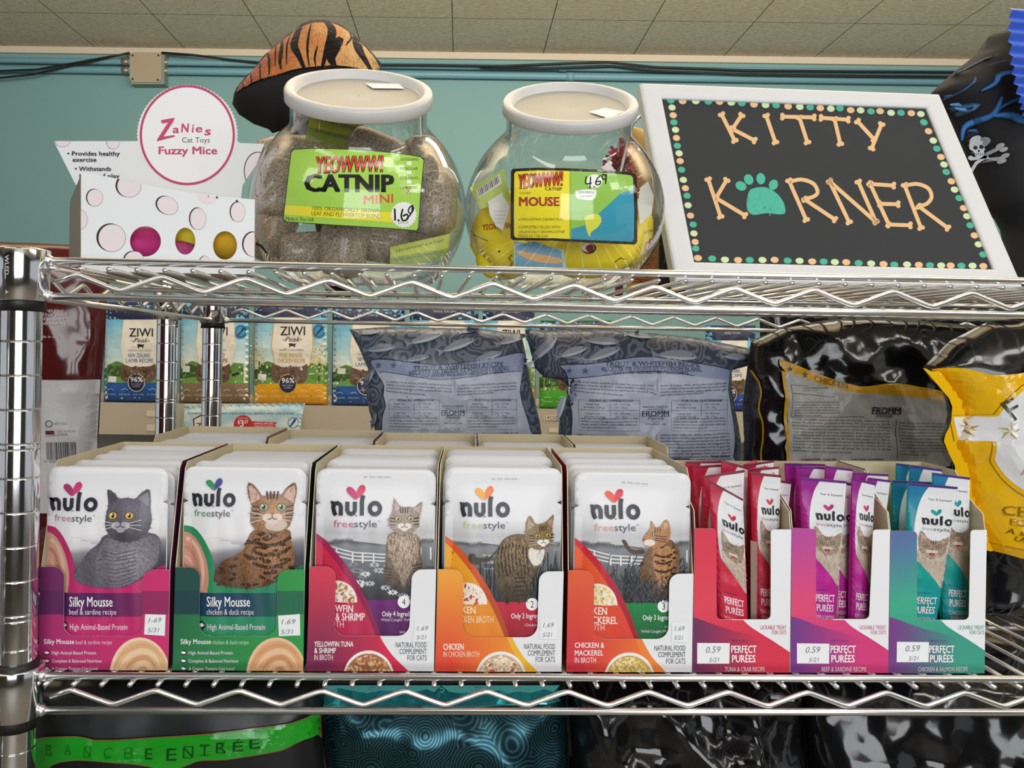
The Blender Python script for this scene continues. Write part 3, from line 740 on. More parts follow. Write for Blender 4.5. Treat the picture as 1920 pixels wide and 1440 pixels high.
        if j == 0:
            for q in range(26):
                x, y = rng.uniform(290, 640), rng.uniform(720, 925)
                for a in range(8): A.stroke([(x, y), (x+30*math.cos(a*.785), y+16*math.sin(a*.785))], 8, ('#e8e8ea', '#c6c8cc', '#8e9196')[q % 3], 1.4+q*.02, cap=False)
                A.ell(x, y, 8, 6, '#6a6c70', 2.2)
        else:
            for q in range(130):
                x = rng.uniform(260, 780); y = rng.uniform(790, 950)+dy; a = rng.uniform(-2.4, -.7) if j == 2 else rng.uniform(-1.8, -1.35); l = rng.uniform(60, 190)
                A.stroke([(x, y), (x+l*.6*math.cos(a), y+l*.6*math.sin(a)), (x+l*math.cos(a)+8, y+l*math.sin(a))], (6 if j == 1 else 5), rng.choice(['#1e2024', '#2c2f34', '#44474d', '#5c5f66']), 1.4+q*.004, cap=False)
        A.poly([(300, 930+dy), (900, 930+dy), (900, 1400), (300, 1400)], lambda x, y: mix(blk, mix(blk, '#000000', .35), (y-930)/300), 2.6)
        A.poly(smooth([(20, 510+dy), (80, 545+dy), (150, 600+dy), (240, 700+dy), (320, 820+dy), (390, 950+dy), (440, 1080+dy), (480, 1200+dy)], 3, False)+[(480, 1400), (20, 1400)], lambda x, y: mix(c2, mix(c2, '#40102a', .35), (y-600)/600), 3)
        A.poly(smooth([(20, 545+dy), (75, 580+dy), (150, 655+dy), (230, 750+dy), (300, 860+dy), (370, 990+dy), (425, 1120+dy), (455, 1200+dy)], 3, False)+[(455, 1400), (20, 1400)], lambda x, y: mix(c1, mix(c1, c2, .6), (y-650)/600), 3.4)
        A.ell(210+dx, 945+dy, 112, 128, '#f2ece6', 3.8, n=30, a0=PI, a1=2*PI); small_bits(A, 210+dx, 940+dy, 96, 106, 70, SPEC[j]['food'], 4.2, rng, PI, 2*PI, .13)
        if j == 0: A.text('YELLOWFIN', 66, 298, 1003, 42, '#f6e4e8', 4, bold=.02); A.text('TUNA & SHRIMP', 66, 368, 1053, 44, '#f6e4e8', 4, bold=.02); A.text('IN BROTH', 66, 242, 1093, 36, '#f0cfd6', 4)
        if j == 1: A.text('CHICKEN', 75, 258, 1011, 40, '#fdebd0', 4, bold=.02); A.text('IN CHICKEN BROTH', 75, 364, 1066, 38, '#fbe0bc', 4)
        if j == 2: A.text('CHICKEN', 85, 272, 1018, 42, '#fdeadc', 4, bold=.02); A.text('& MACKEREL', 85, 335, 1073, 42, '#fdeadc', 4, bold=.02); A.text('IN BROTH', 85, 257, 1113, 36, '#fad4c4', 4)
        cx, cy = ((600, 942), (595, 956), (610, 968))[j]; A.ell(cx, cy, 37, 37, '#f4f4f6', 4, n=28); A.text(SPEC[j]['num'], cx-9, cx+9, cy+20, 40, '#2a2a30', 5)
        A.text(f"Only {SPEC[j]['num']} Ingredients", ((470, 470, 484)[j]), ((690, 690, 705)[j]), (1028, 1040, 1050)[j], 30, '#f0e6ee', 4, bold=.015)
        for q, s_ in enumerate((('Wild-Caught Yellowfin', 'Tuna', 'Shrimp', 'Wild-Caught'), ('Chicken', 'Chicken Broth'), ('Chicken', 'Wild-Caught Mackerel'))[j]):
            A.text(s_, 735-11*len(s_)-40, 690, (1056, 1062, 1100)[j]+q*25, 16, '#e6d4e4', 4)
        word_mark(A, *((155, 466, 432, 84, 180, 440, 498), (160, 460, 438, 84, 184, 436, 506), (172, 470, 452, 84, 200, 444, 520))[j], *((314, 297, 116, 80), (315, 302, 112, 76), (324, 318, 110, 74))[j],
                  *(('#c2306a', '#d23a5e', '#c9668a'), ('#f0a62e', '#ee7c36', '#c9c890'), ('#e8502e', '#d83344', '#e09a92'))[j], tear=((362, 520, 208), (360, 512, 220), (372, 525, 240, 10))[j])
    # the cats
    if i == 0:
        body = smooth([(455, 545), (420, 590), (350, 650), (312, 710), (280, 765), (272, 800), (330, 840), (450, 860), (570, 850), (665, 802), (730, 760), (765, 690), (772, 610), (745, 545), (600, 520)], 3)
        S.poly(body, '#5b5763', 4); ch = smooth([(470, 560), (430, 610), (402, 690), (405, 780), (440, 850), (570, 848), (660, 800), (725, 755), (760, 680), (765, 610), (735, 550), (600, 590)], 3); S.poly(ch, lambda x, y: toned('#8a8392', x, y, (590, 690, 230, .72, 1.12)), 4.4)
        fur(S, body, 300, 26, lambda x, y: PI/2+(x-560)*.003, ['#6d6875', '#4b4752', '#7c7684'], 4.6, rng); fur(S, ch, 650, 24, lambda x, y: .4+math.sin(y*.06)*.5+(x-560)*.002, ['#a29baa', '#7a7483', '#b3acba', '#696370'], 4.9, rng, tn=(600, 680, 240, .62, 1.12))
        for q in range(9): S.stroke([(430+rng.uniform(0, 30), 640+q*24), (520, 655+q*24+rng.uniform(-6, 6)), (640, 632+q*22)], 6, '#5f5a68', 5.1, cap=False)
        hd = smooth([(458, 300), (462, 278), (500, 300), (530, 330), (580, 326), (625, 332), (660, 300), (690, 280), (708, 284), (716, 330), (718, 400), (726, 460), (705, 530), (650, 570), (575, 585), (510, 570), (465, 520), (455, 470), (460, 420), (468, 360)], 3)
        S.poly(hd, lambda x, y: toned('#6a6572', x, y, (610, 400, 190, .68, 1.08)), 5.4); fur(S, hd, 650, 16, lambda x, y: math.atan2(y-470, x-560), ['#77717e', '#55515c', '#837d8b', '#8f8996'], 5.7, rng, tn=(610, 400, 180, .62, 1.1))
        S.poly([(468, 300), (500, 312), (520, 335), (480, 365)], '#4a4450', 5.9); S.poly([(700, 295), (712, 340), (705, 378), (640, 330)], '#85808c', 5.9)
        S.ell(560, 555, 70, 26, '#4b4651', 5.9); cat_face(S, 555, 430, 118, 6, '#e2b04c', None, rng, dark='#3a3640', muz='#a9a3af', nose='#4e464e', tabby=False, turn=-.25)
    elif i == 1:
        body = smooth([(500, 520), (462, 590), (440, 640), (380, 670), (310, 710), (278, 770), (272, 815), (340, 845), (440, 858), (560, 848), (660, 800), (735, 740), (745, 660), (725, 580), (715, 520), (600, 500)], 3)
        S.poly(body, lambda x, y: toned('#a5704a', x, y, (600, 640, 330, .55, 1.1)), 4); fur(S, body, 900, 24, lambda x, y: PI/2+(x-560)*.003, ['#b98458', '#8a5a38', '#c99a6c', '#6d442a'], 4.4, rng, tn=(610, 640, 330, .5, 1.12))
        for q in range(46):
            x, y = pip(body, 1, rng)[0]; S.ell(x, y, rng.uniform(14, 34), rng.uniform(7, 13), rng.choice(['#3a2417', '#4a2e1c', '#2c1a10']), 4.8, rot=rng.uniform(-.5, .5), n=9)
        for yy in (560, 620, 690): S.stroke([(500, yy+20), (580, yy+45), (660, yy+35), (725, yy)], 20, '#3c2618', 4.9, sm=3, cap=False)
        fur(S, body, 620, 18, PI/2, ['#d0a273', '#7a5032', '#a87448'], 5, rng, tn=(620, 640, 330, .5, 1.1))
        hd = smooth([(464, 250), (490, 244), (530, 285), (555, 315), (610, 305), (665, 308), (690, 275), (735, 240), (754, 250), (757, 300), (742, 370), (735, 440), (712, 500), (660, 528), (600, 530), (530, 515), (490, 480), (485, 420), (492, 370), (468, 310)], 3)
        S.poly(hd, lambda x, y: toned('#b5835a', x, y, (620, 410, 190, .66, 1.08)), 5.3); S.poly([(470, 258), (488, 254), (530, 300), (545, 330), (490, 360)], '#cfa79c', 5.5); S.poly([(748, 252), (752, 300), (738, 360), (680, 316), (705, 275)], '#cfa79c', 5.5)
        fur(S, hd, 420, 18, lambda x, y: math.atan2(y-420, x-615), ['#c9986c', '#8d5f3e', '#ddb78c', '#6a452c'], 5.6, rng, tn=(620, 420, 180, .6, 1.1)); S.ell(640, 485, 66, 36, '#cdb9a9', 5.9); fur(S, hd, 90, 14, 1.4, ['#e0cfc0', '#c4a88f'], 5.95, rng)
        cat_face(S, 617, 380, 124, 6, '#9db07a', None, rng, muz='#dcc9ba', nose='#a8645a', slit=.45)
    elif i == 2:
        body = smooth([(512, 540), (500, 600), (490, 700), (478, 770), (490, 830), (560, 850), (640, 850), (690, 800), (712, 740), (700, 650), (692, 560), (600, 520)], 3)
        S.poly(body, lambda x, y: toned('#9a8478', x, y, (600, 640, 260, .55, 1.05)), 4); ch = smooth([(520, 540), (505, 620), (520, 690), (560, 760), (600, 840), (640, 760), (680, 690), (690, 600), (670, 540)], 3); S.poly(ch, '#bda692', 4.3)
        fur(S, body, 420, 30, PI/2, ['#6e5f58', '#8c7a70', '#b09c8e', '#57493f'], 4.5, rng, tn=(600, 620, 260, .55, 1.1)); fur(S, ch, 420, 32, lambda x, y: PI/2+(x-600)*.004, ['#cbb6a2', '#e0cdb8', '#a48c78', '#7d6858'], 4.8, rng, tn=(600, 600, 260, .6, 1.08))
        for q in range(6): S.stroke([(482, 740+q*18), (530, 750+q*18)], 7, '#4a3f39', 5, cap=False); S.stroke([(650, 730+q*18), (706, 722+q*18)], 7, '#4a3f39', 5, cap=False)
        hd = smooth([(540, 330), (555, 345), (585, 382), (630, 378), (660, 384), (690, 362), (708, 354), (704, 400), (692, 440), (690, 490), (660, 525), (610, 540), (550, 528), (515, 490), (508, 450), (530, 410), (535, 370)], 3)
        S.poly(hd, '#a08c80', 5.3); S.poly([(546, 348), (580, 388), (545, 405)], '#c9aca0', 5.5); S.poly([(702, 366), (690, 420), (655, 390)], '#c9aca0', 5.5)
        fur(S, hd, 320, 16, lambda x, y: math.atan2(y-460, x-600), ['#b7a396', '#7a685e', '#cdbcae', '#5c4c42'], 5.6, rng); cat_face(S, 604, 448, 88, 6, '#b9b070', None, rng, muz='#e6dbd2', nose='#c07a5c')
    elif i == 3:
        tail = smooth([(340, 700), (300, 706), (270, 720), (235, 715), (215, 690), (222, 660), (250, 655), (262, 675), (300, 682), (345, 672), (390, 630)], 3); S.poly(tail, '#4a4238', 4)
        body = smooth([(548, 540), (470, 545), (420, 575), (390, 630), (370, 690), (372, 760), (385, 830), (420, 935), (470, 935), (480, 850), (495, 935), (560, 930), (585, 840), (610, 770), (660, 690), (668, 630), (620, 580)], 3)
        S.poly(body, lambda x, y: toned('#7d674c', x, y, (500, 640, 300, .5, 1.15)), 4.2); fur(S, body, 800, 26, lambda x, y: PI/2-.3, ['#94805f', '#5f4d37', '#ac9772', '#463828'], 4.5, rng, tn=(510, 630, 290, .5, 1.18))
        for q in range(9): S.stroke([(400+q*20, 590+abs(q-4)*6), (388+q*22, 680), (402+q*22, 790)], 9, '#33281c', 4.8, sm=3, cap=False)
        for q in range(5): S.stroke([(490, 800+q*26), (570, 795+q*26)], 9, '#33281c', 4.8, cap=False)
        fur(S, body, 380, 20, PI/2-.2, ['#a38d68', '#6a573e', '#c0aa80'], 4.85, rng, tn=(510, 630, 290, .5, 1.15))
        ch = smooth([(585, 620), (575, 670), (600, 720), (640, 722), (665, 680), (665, 625)], 3); S.poly(ch, '#e9e4de', 4.9); fur(S, ch, 90, 18, PI/2, ['#f4f0ea', '#cfc8c0'], 5, rng)
        hd = smooth([(555, 520), (560, 470), (575, 436), (595, 440), (618, 478), (660, 478), (690, 462), (725, 430), (730, 445), (720, 500), (722, 560), (705, 610), (660, 632), (610, 628), (570, 600), (552, 560)], 3)
        S.poly(hd, '#8c7554', 5.3); S.poly([(572, 448), (610, 486), (566, 520)], '#b79c84', 5.5); S.poly([(722, 444), (712, 500), (688, 474)], '#b79c84', 5.5)
        fur(S, hd, 300, 15, lambda x, y: math.atan2(y-540, x-645), ['#a68e68', '#6a573e', '#bda680', '#4c3d2a'], 5.6, rng); cat_face(S, 655, 550, 78, 6, '#c2a856', None, rng, turn=.4, muz='#f2eee9', nose='#b8786a')
    else:
        S.poly(smooth([(362, 580), (372, 572), (388, 582), (410, 620), (440, 634), (490, 630), (495, 655), (430, 658), (392, 630)], 3), '#55473e', 4)
        body = smooth([(540, 610), (500, 660), (470, 740), (470, 830), (510, 900), (600, 920), (640, 900), (690, 790), (712, 720), (712, 650), (690, 610), (640, 570)], 3)
        S.poly(body, lambda x, y: toned('#8f6c4f', x, y, (610, 680, 240, .55, 1.12)), 4.2); ch = smooth([(550, 620), (545, 720), (570, 820), (600, 880), (640, 800), (670, 700), (670, 620)], 3); S.poly(ch, '#c08a5c', 4.4)
        fur(S, body, 420, 24, PI/2, ['#a98562', '#6d5039', '#54402f', '#c0986e'], 4.6, rng, tn=(615, 680, 240, .52, 1.15))
        for q in range(30):
            x, y = pip(body, 1, rng)[0]; S.ell(x, y, rng.uniform(10, 22), rng.uniform(5, 9), '#3e2c1f', 4.9, rot=rng.uniform(-.6, .6), n=8)
        for yy in (660, 700, 750): S.stroke([(555, yy), (610, yy+16), (665, yy)], 13, '#452e1e', 5, sm=3, cap=False)
        fur(S, body, 260, 16, PI/2, ['#b58a62', '#7d5c42'], 5.05, rng, tn=(615, 680, 240, .55, 1.12))
        hd = smooth([(536, 462), (552, 480), (566, 500), (592, 492), (610, 464), (630, 456), (646, 480), (652, 530), (640, 580), (600, 610), (550, 620), (508, 612), (486, 585), (490, 556), (505, 535), (530, 500)], 3)
        S.poly(hd, '#b58258', 5.3); S.poly([(612, 474), (632, 466), (640, 500), (612, 510)], '#d0a48c', 5.5); S.poly([(540, 474), (552, 490), (545, 500)], '#d0a48c', 5.5)
        fur(S, hd, 220, 14, lambda x, y: math.atan2(y-550, x-560), ['#c9986c', '#946744', '#dcb48a'], 5.6, rng)
        S.ell(525, 590, 34, 20, '#eadfd5', 5.8); S.ell(545, 538, 14, 13, '#33241a', 6); S.ell(544, 538, 11, 10, '#b9c08a', 6.4); S.ell(542, 538, 4, 8, '#15120f', 6.8); S.ell(492, 572, 8, 6, '#8f5546', 6.4)
        for q in range(3): S.stroke([(560, 548+q*13), (630, 556+q*16)], 5, '#54382a', 6, cap=False); S.stroke([(520, 590+q*5), (440, 585+q*14)], 2, '#f4f0ea', 6.5, cap=False)
        for q in range(3): S.stroke([(560+q*16, 505), (556+q*16, 528)], 5, '#54382a', 6, cap=False)
        rg = random.Random(3)
        for q in range(90):
            x, y = rg.uniform(380, 700), rg.uniform(860, 955); a = rg.uniform(-2.5, -.6); l = rg.uniform(40, 110)
            S.stroke([(x, y), (x+l*math.cos(a), y+l*math.sin(a))], 5, rg.choice(['#2a2c30', '#3b3e43', '#55585e']), 5.2+q*.002, cap=False)
    t['label'] = f'foremost {NAMES[i]} pouch {LBL[i]}'; t['category'] = 'pouch'; t['group'] = f'pouches in the front-row {NAMES[i]} carton'
    g.build('printed_pouch', t, FILM)
# ------------------------------------------------------------------ the pouches behind, one after another
ORD = ['second', 'third', 'fourth', 'fifth', 'sixth', 'seventh', 'eighth', 'ninth', 'tenth', 'eleventh', 'twelfth']
def plain_pouch(name, x0, x1, y, z0, zt):
    g = MB(); bl = pouch_bulge(x0, x1, z0, zt); pillow(g, pouch_poly(x0, x1, z0, zt), .009, y, lambda x, z, d: bl(x, z)*.95, lambda x, z, d: bl(x, z)*.8, lambda x, z: ramp([(0, '#5a3040'), (.45, '#77757b'), (.6, '#cfcfd3'), (.7, '#dfdfe3'), (1, '#dcdce0')], (z-z0)/(zt-z0)))
    t = thing('cat_food_pouch', None, None, ((x0+x1)/2, y, z0)); g.build('pouch_film', t, FILM); return t
rj = random.Random(4)
for i in range(5):
    x0, x1, z0, zt = PB[i]; src = None; grp = f'pouches in the front-row {NAMES[i]} carton'; W = x1-x0; xl, xr = PX[i]
    xc = (xl+xr)/2; w2 = min(W, xr-xl-.0035); y = YP
    for q in range(11):
        y = YP+.0106*(q+1)+rj.uniform(-.0012, .0012); lab = f'{ORD[q]} pouch from the front in the {NAMES[i]} carton, front row'
        sx = xc+SHEAR*(y-YF)+rj.uniform(-.0008, .0008); dz = rj.uniform(0, .0058)
        if src is None:
            src = plain_pouch('cat_food_pouch', sx-w2/2, sx+w2/2, y, z0, zt-.0042); tag(src, lab, 'pouch', grp); so = Vector(src.location)
        else: dup(src, Vector((sx, y, z0+max(0, dz)))-so, lab, grp)
# ------------------------------------------------------------------ second row of cartons behind
BX = [350, 541, 720, 894, 1057, 1216]; YB2 = .268; RW2 = []
for i in range(5):
    a = at(BX[i], 806, YB2).x; b_ = at(BX[i+1], 812, YB2).x; zt2 = at((BX[i]+BX[i+1])/2, (800, 806, 812, 814, 817)[i], YB2).z
    yf = .1635; a += .0012; b_ -= .0012; a -= SHEAR*(YB2-yf); b_ -= SHEAR*(YB2-yf)
    pos = ('leftmost', 'second from the left', 'middle', 'fourth from the left', 'rightmost')[i]
    t = thing('display_carton', f'kraft carton of white pouches, {pos} in the back row', 'carton', ((a+b_)/2, yf+.05, ZBOT), 'cartons of pouches, back row')
    g = MB(); carton_body(g, a, b_, yf, YB2-yf, ZBOT+.07, zt2, ('#7a6478' if i == 1 else '#8b8072'), run=.02); g.build('carton_body', t, CARD)
    g = MB(); wall3(g, [(a, yf-.0006, ZBOT), (b_, yf-.0006, ZBOT), (b_, yf-.0006, ZBOT+.055), (a, yf-.0006, ZBOT+.055)], (0, 1, 0), .0005, '#8a4a50', KRAFT, KRAFT_E); g.build('front_panel', t, CARD)
    grp = f'pouches in the {pos} back-row carton'; src = None; W2 = b_-a-.003; z0 = ZBOT+.0008; h2 = zt2-z0-.006
    for q in range(9):
        y = yf+.0075+.0106*q; sx = (a+b_)/2+SHEAR*(y-yf); lab = ('front' if q == 0 else ORD[q-1]+' pouch from the front')+(' pouch' if q == 0 else '')+f' in the back-row carton, {pos}'
        if src is None: src = plain_pouch('cat_food_pouch', sx-W2/2, sx+W2/2, y, z0, z0+h2-.003); tag(src, lab, 'pouch', grp); so = Vector(src.location)
        else: dup(src, Vector((sx+rj.uniform(-.0006, .0006), y, z0+rj.uniform(0, .0045)))-so, lab, grp)
g = MB(); col0 = [o for o in bpy.data.objects if o.name == 'corner_collar'][0]; g.lathe([(.0178, ZT+.006), (.0168, ZT2-.0028)], 64, (0, 0, 0)); _bv = BVHTree.FromPolygons([Vector(v) for v in g.v], g.f); g = MB()
def _cs(px, py, k):
    d = ray(px, py).normalized(); h = _bv.ray_cast(CAM, d); return (h[0] if h[0] else at(px, py, -.0175))-d*.0001
A = Art(g, _cs, None, lambda x, y: (9-y, 478+x)); A.text('WLED', 0, 37, 0, 7, '#d9dadc', 1, bold=.01); A.text('A', 66, 73, 0, 6, '#d9dadc', 1)
o_ = g.build('stamped_letters', tops, PAPER)

# ------------------------------------------------------------------ the three cartons of puree sticks

SF = [((1280, 840), 3.273), ((1470, 840), 3.273), ((1650, 840), 3.273)]
SO = [panel_outline((75,493),(667,500),(60,1402),(656,1402), 207,209,1052,541,540, 496,500, 20, 30),
      panel_outline((48,491),(651,500),(40,1400),(638,1400), 196,196,1050,546,524, 497,501, 20, 30),
      panel_outline((66,508),(656,503),(52,1394),(641,1394), 226,226,1055,556,546, 512,503, 22, 30)]
FL = ['tuna and crab', 'beef and sardine', 'chicken and salmon']
SC = [('#d92f4c', '#e2425a', '#6b2a5c', '#d8324e', '#c9405c'), ('#b9479c', '#e24a78', '#75398c', '#d43c7c', '#d06a98'), ('#5b6fa6', '#3fae8c', '#7a3c88', '#3f9c88', '#6aa79a')]
pur = []
for i in range(3):
    fr = (*SF[i][0], SF[i][1]); O = SO[i]
    px = lambda x, y: at(fr[0]+x/fr[2], fr[1]+y/fr[2], YF)
    xl = (px(*O[0]).x+px(*O[1]).x)/2; xr = (px(*O[-1]).x+px(*O[-2]).x)/2; ze = px(*O[1]).z
    c0, c1, c2, c3, c4 = SC[i]
    t = thing('display_carton', f'{("red", "magenta-pink", "teal and lilac")[i]} carton of {FL[i]} puree sticks', 'carton', ((xl+xr)/2, YF+.04, ZBOT), 'cartons of puree sticks')
    zt3 = at((1500, 1590, 1740)[i], 866, YF+.088).z
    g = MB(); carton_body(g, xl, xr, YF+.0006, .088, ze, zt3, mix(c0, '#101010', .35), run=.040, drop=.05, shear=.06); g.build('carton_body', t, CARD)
    g = MB(); front_panel(g, O, fr, '#ebecf0'); A = Art(g, card_surf, 60, fr, clip=O)
    bd = smooth([(372, 1055), (410, 1092), (470, 1132), (560, 1188), (665, 1258)], 4, False)
    A.poly([(0, 480), (300, 480), (300, 1055)]+bd+[(665, 1410), (0, 1410)], lambda x, y: ramp([(0, c0), (.6, c1), (1, c3)], (y-490)/700+.15*(x-300)/400), 1)
    wd = smooth([(40, 1032), (110, 1052), (200, 1086), (300, 1118), (400, 1146), (480, 1200), (430, 1410)], 4, False)
    A.poly(wd+[(0, 1410), (0, 1030)], lambda x, y: mix(c2, c3, (x-60)/420), 1.5)
    A = Art(g, card_surf, None, fr, clip=O); ox = (0, -13, 3)[i]
    A.text('LICKABLE TREAT', 478+ox, 636+ox*.8, 1112, 24, c4, 2); A.text('FOR CATS', 548+ox, 636+ox*.8, 1143, 24, c4, 2)
    A.text('MEATY-RICH', 300+ox, 405+ox, 1190, 14, c2, 2.4)
    A.text('PERFECT', 297+ox, 452+ox, 1256, 44, '#f8f2f5', 2.4, bold=.02); A.text('PURÉES', 302+ox, 446+ox, 1314, 44, '#f8f2f5', 2.4, bold=.02)
    a, b_, s_ = ((258, 503, 'TUNA & CRAB RECIPE'), (230, 503, 'BEEF & SARDINE RECIPE'), (232, 537, 'CHICKEN & SALMON RECIPE'))[i]
    A.text(s_, a, b_, 1370, 27, '#f3e3ea', 2.4)
    A.stroke(O[2:-2], 3, mix(c1, '#ffffff', .6), 1.8, cap=False)
    g.build('printed_front_panel', t, CARD)
    if i < 2:                                    # the little upright divider flap among the sticks
        g = MB(); q = ((418, 568), (458, 580), (455, 1056), (418, 1056)) if i == 0 else ((332, 572), (348, 584), (332, 1054), (314, 1054))
        P = [at(fr[0]+x/fr[2], fr[1]+y/fr[2], YF+.012) for x, y in q]
        wall3(g, P, (0, 1, 0), .0006, '#9a7f72', KRAFT, KRAFT_E); g.build('divider_flap', t, CARD)
    sticker(t, [[(88,1195),(288,1196),(285,1322),(88,1322)], [(78,1197),(277,1200),(275,1322),(78,1321)], [(102,1188),(298,1190),(296,1313),(100,1313)]][i], fr, (('0.59', .27, .72, .48, .30), (('5/21'), .36, .68, .92, .2)))
    pur.append((t, xl, xr, fr, zt3))
KC = [('#cf2b48', '#b01c3c', '#6d2038', '#c92c44'), ('#b9208e', '#8f1f88', '#5a2072', '#c2306e'), ('#109a90', '#2273a0', '#4c2a7c', '#12a094')]
def stick(i, q, Y, label, full=True, top=None):
    Y += .0085; fr = pur[i][3]; tl, tr, bl, br = q; xl, xr = pur[i][1]+.0012, pur[i][2]-.0012
    W = lambda p: at(fr[0]+p[0]/fr[2], fr[1]+p[1]/fr[2], Y)
    ext = lambda a, b_: (a[0]+(b_[0]-a[0])*((1400-a[1])/(b_[1]-a[1])), 1400)
    p4 = [W(tl), W(tr), W(ext(tr, br)), W(ext(tl, bl))]
    zb = ZBOT+.001
    def cut(a, b_):
        t_ = (a.z-zb)/(a.z-b_.z); return Vector((a.x+(b_.x-a.x)*t_, 0, zb))
    L, R = [p4[0]], [p4[1]]; lb, rb = cut(p4[0], p4[3]), cut(p4[1], p4[2])
    lb.x = max(xl, lb.x); rb.x = min(xr, rb.x)
    cx = lambda x: min(max(x, xl), xr)
    out = [(cx(p4[0].x), p4[0].z), (cx(p4[1].x), p4[1].z)]
    nseg = 8
    for k in range(1, nseg+1):                  # pinched below the flat top seal, full in the middle
        t_ = k/nseg; w_ = .0008*math.sin(t_*PI); out.append((cx(p4[1].x+(rb.x-p4[1].x)*t_+w_), p4[1].z+(zb-p4[1].z)*t_))
    for k in range(nseg, 0, -1):
        t_ = k/nseg; w_ = .0008*math.sin(t_*PI); out.append((cx(p4[0].x+(lb.x-p4[0].x)*t_-w_), p4[0].z+(zb-p4[0].z)*t_))
    zt = max(p4[0].z, p4[1].z); H = zt-zb
    def f(x, z, d):
        e = min(1, d/.011); top_ = min(1, max(0, (zt-z)-.010)/.022)
        return .0036*math.sqrt(max(0, 1-(1-e)**2))*top_+.0004*math.sin(z*420+x*160)*e*top_+.0009*(fbm(x*55, z*40, Y*90)*.7)*e
    c1, c2, c3, c4 = KC[i]; g = MB()
    pillow(g, out, .0028, Y, f, lambda x, z, d: max(0, f(x, z, d))*.8, c1)
    bv = BVHTree.FromPolygons([Vector(v) for v in g.v], g.f)
    def surf(px_, py_, k):
        p = at(px_, py_, Y); h = bv.ray_cast(Vector((p.x, Y-.05, p.z)), Vector((0, 1, 0)))
        y = h[0].y if h[0] else Y; return Vector((p.x, y-.0005-k*LAY*1.8, p.z))
    bq = ((proj((lb.x, Y, zb))), (proj((rb.x, Y, zb))))
    B = [((x-fr[0])*fr[2], (y-fr[1])*fr[2]) for x, y in bq]
    def uv(u, v):
        a = (tl[0]+(tr[0]-tl[0])*u, tl[1]+(tr[1]-tl[1])*u); b_ = (B[0][0]+(B[1][0]-B[0][0])*u, B[0][1]+(B[1][1]-B[0][1])*u)
        x, y = a[0]+(b_[0]-a[0])*v, a[1]+(b_[1]-a[1])*v; return fr[0]+x/fr[2], fr[1]+y/fr[2]
    # artwork in its own frame: 100 wide, 600 tall
    U = lambda x, y: uv(x/100, y/600)
    A = Art(g, surf, 10, U, clip=[(1.5, 1), (98.5, 1), (98.5, 598), (1.5, 598)])
    A.poly([(0, 0), (100, 0), (100, 600), (0, 600)], lambda x, y: ramp([(0, c2), (.12, mix(c1, c2, .5)), (.4, c1), (1, c1)], y/600+.1*(x-50)/100), .4)
    wb = smooth([(42, 8), (30, 40), (18, 90), (12, 150), (14, 215), (24, 250), (60, 275), (100, 300)], 3, False)
    A.poly(wb+[(100, 8)], '#dcdde1', 1)
    lower = smooth([(0, 225), (18, 246), (45, 275), (75, 312), (100, 352)], 3, False)
    A.poly([(96, 8), (100, 8), (100, 345), (94, 300)], '#eceef0', 1.3)
    A.rect(0, 0, 100, 7, c3, 2)
    A.stroke([(2, 8), (2, 300)], 1.6, mix(c3, c1, .4), 1.6, cap=False)
    if full:
        rng = random.Random(int(tl[0])+i*77)
        body = smooth([(20, 215), (34, 205), (60, 210), (92, 205), (99, 250), (99, 330), (80, 322), (50, 280), (26, 250)], 3)
        A.poly(body, '#bfae9e', 1.8)
        hd = smooth([(24, 150), (30, 152), (42, 172), (58, 180), (75, 176), (92, 166), (96, 172), (92, 195), (86, 222), (70, 236), (50, 236), (32, 222), (24, 200), (22, 170)], 3)
        A.poly(hd, '#9c8674', 2.2); A.poly([(26, 154), (40, 174), (27, 184)], '#c4a698', 2.5)
        fur(A, hd, 90, 8, lambda x, y: math.atan2(y-200, x-58), ['#b5a08c', '#776455', '#cbb8a4'], 2.6, rng, .3); fur(A, body, 90, 12, 1.2, ['#cdbdae', '#a39282', '#ded2c6'], 2.2, rng, .25)
        for sx in (-1, 1): A.ell(56+sx*14, 197, 6.5, 4.6, '#3a2e26', 3); A.ell(56+sx*14, 197, 5, 3.4, '#b9b98e', 3.3, n=12); A.ell(56+sx*14, 197, 1.6, 3, '#1a1512', 3.6, n=8)
        for q_ in (-6, 0, 6): A.stroke([(56+q_, 178), (56+q_*.7, 190)], 1.6, '#554639', 3, cap=False)
        A.ell(50, 215, 9, 6, '#cfc2b5', 3, n=12); A.ell(62, 215, 9, 6, '#cfc2b5', 3, n=12); A.poly([(52, 206), (60, 206), (56, 211)], '#b0685e', 3.4)
        A.poly([(48, 219), (64, 219), (60, 228), (52, 228)], '#8c2f34', 3.4); A.ell(56, 226, 4, 3, '#cf6a6e', 3.6, n=10)
        A.text('Tear & Squeeze!', 42, 92, 50, 6.5, '#55555c', 2); heart(A, 60, 88, 24, 20, c4, mix(c4, c2, .5), 2)
        nulo(A, 26, 97, 128, 21, 2.2); A.text('free', 28, 54, 146, 9.5, mix(c4, '#dddddd', .55), 2); A.text('style', 55, 92, 146, 9.5, '#5a5a62', 2)
    A.poly(lower+[(100, 600), (0, 600)], lambda x, y: mix(c1, mix(c1, c2, .5), (y-260)/300), 4)
    if full:
        A.text('MEATY-RICH', 20, 62, 352, 5, c3, 5); A.text('PERFECT', 20, 84, 385, 22, '#f3dfe6', 5, bold=.015); A.text('PURÉES', 22, 82, 416, 22, '#f3dfe6', 5, bold=.015)
        A.text(('TUNA & CRAB', 'BEEF & SARDINE', 'CHICKEN &')[i], 18, 88, 442, 13, '#efc9d4', 5); A.text(('RECIPE', 'RECIPE', 'SALMON RECIPE')[i], 24, 80, 460, 13, '#efc9d4', 5)
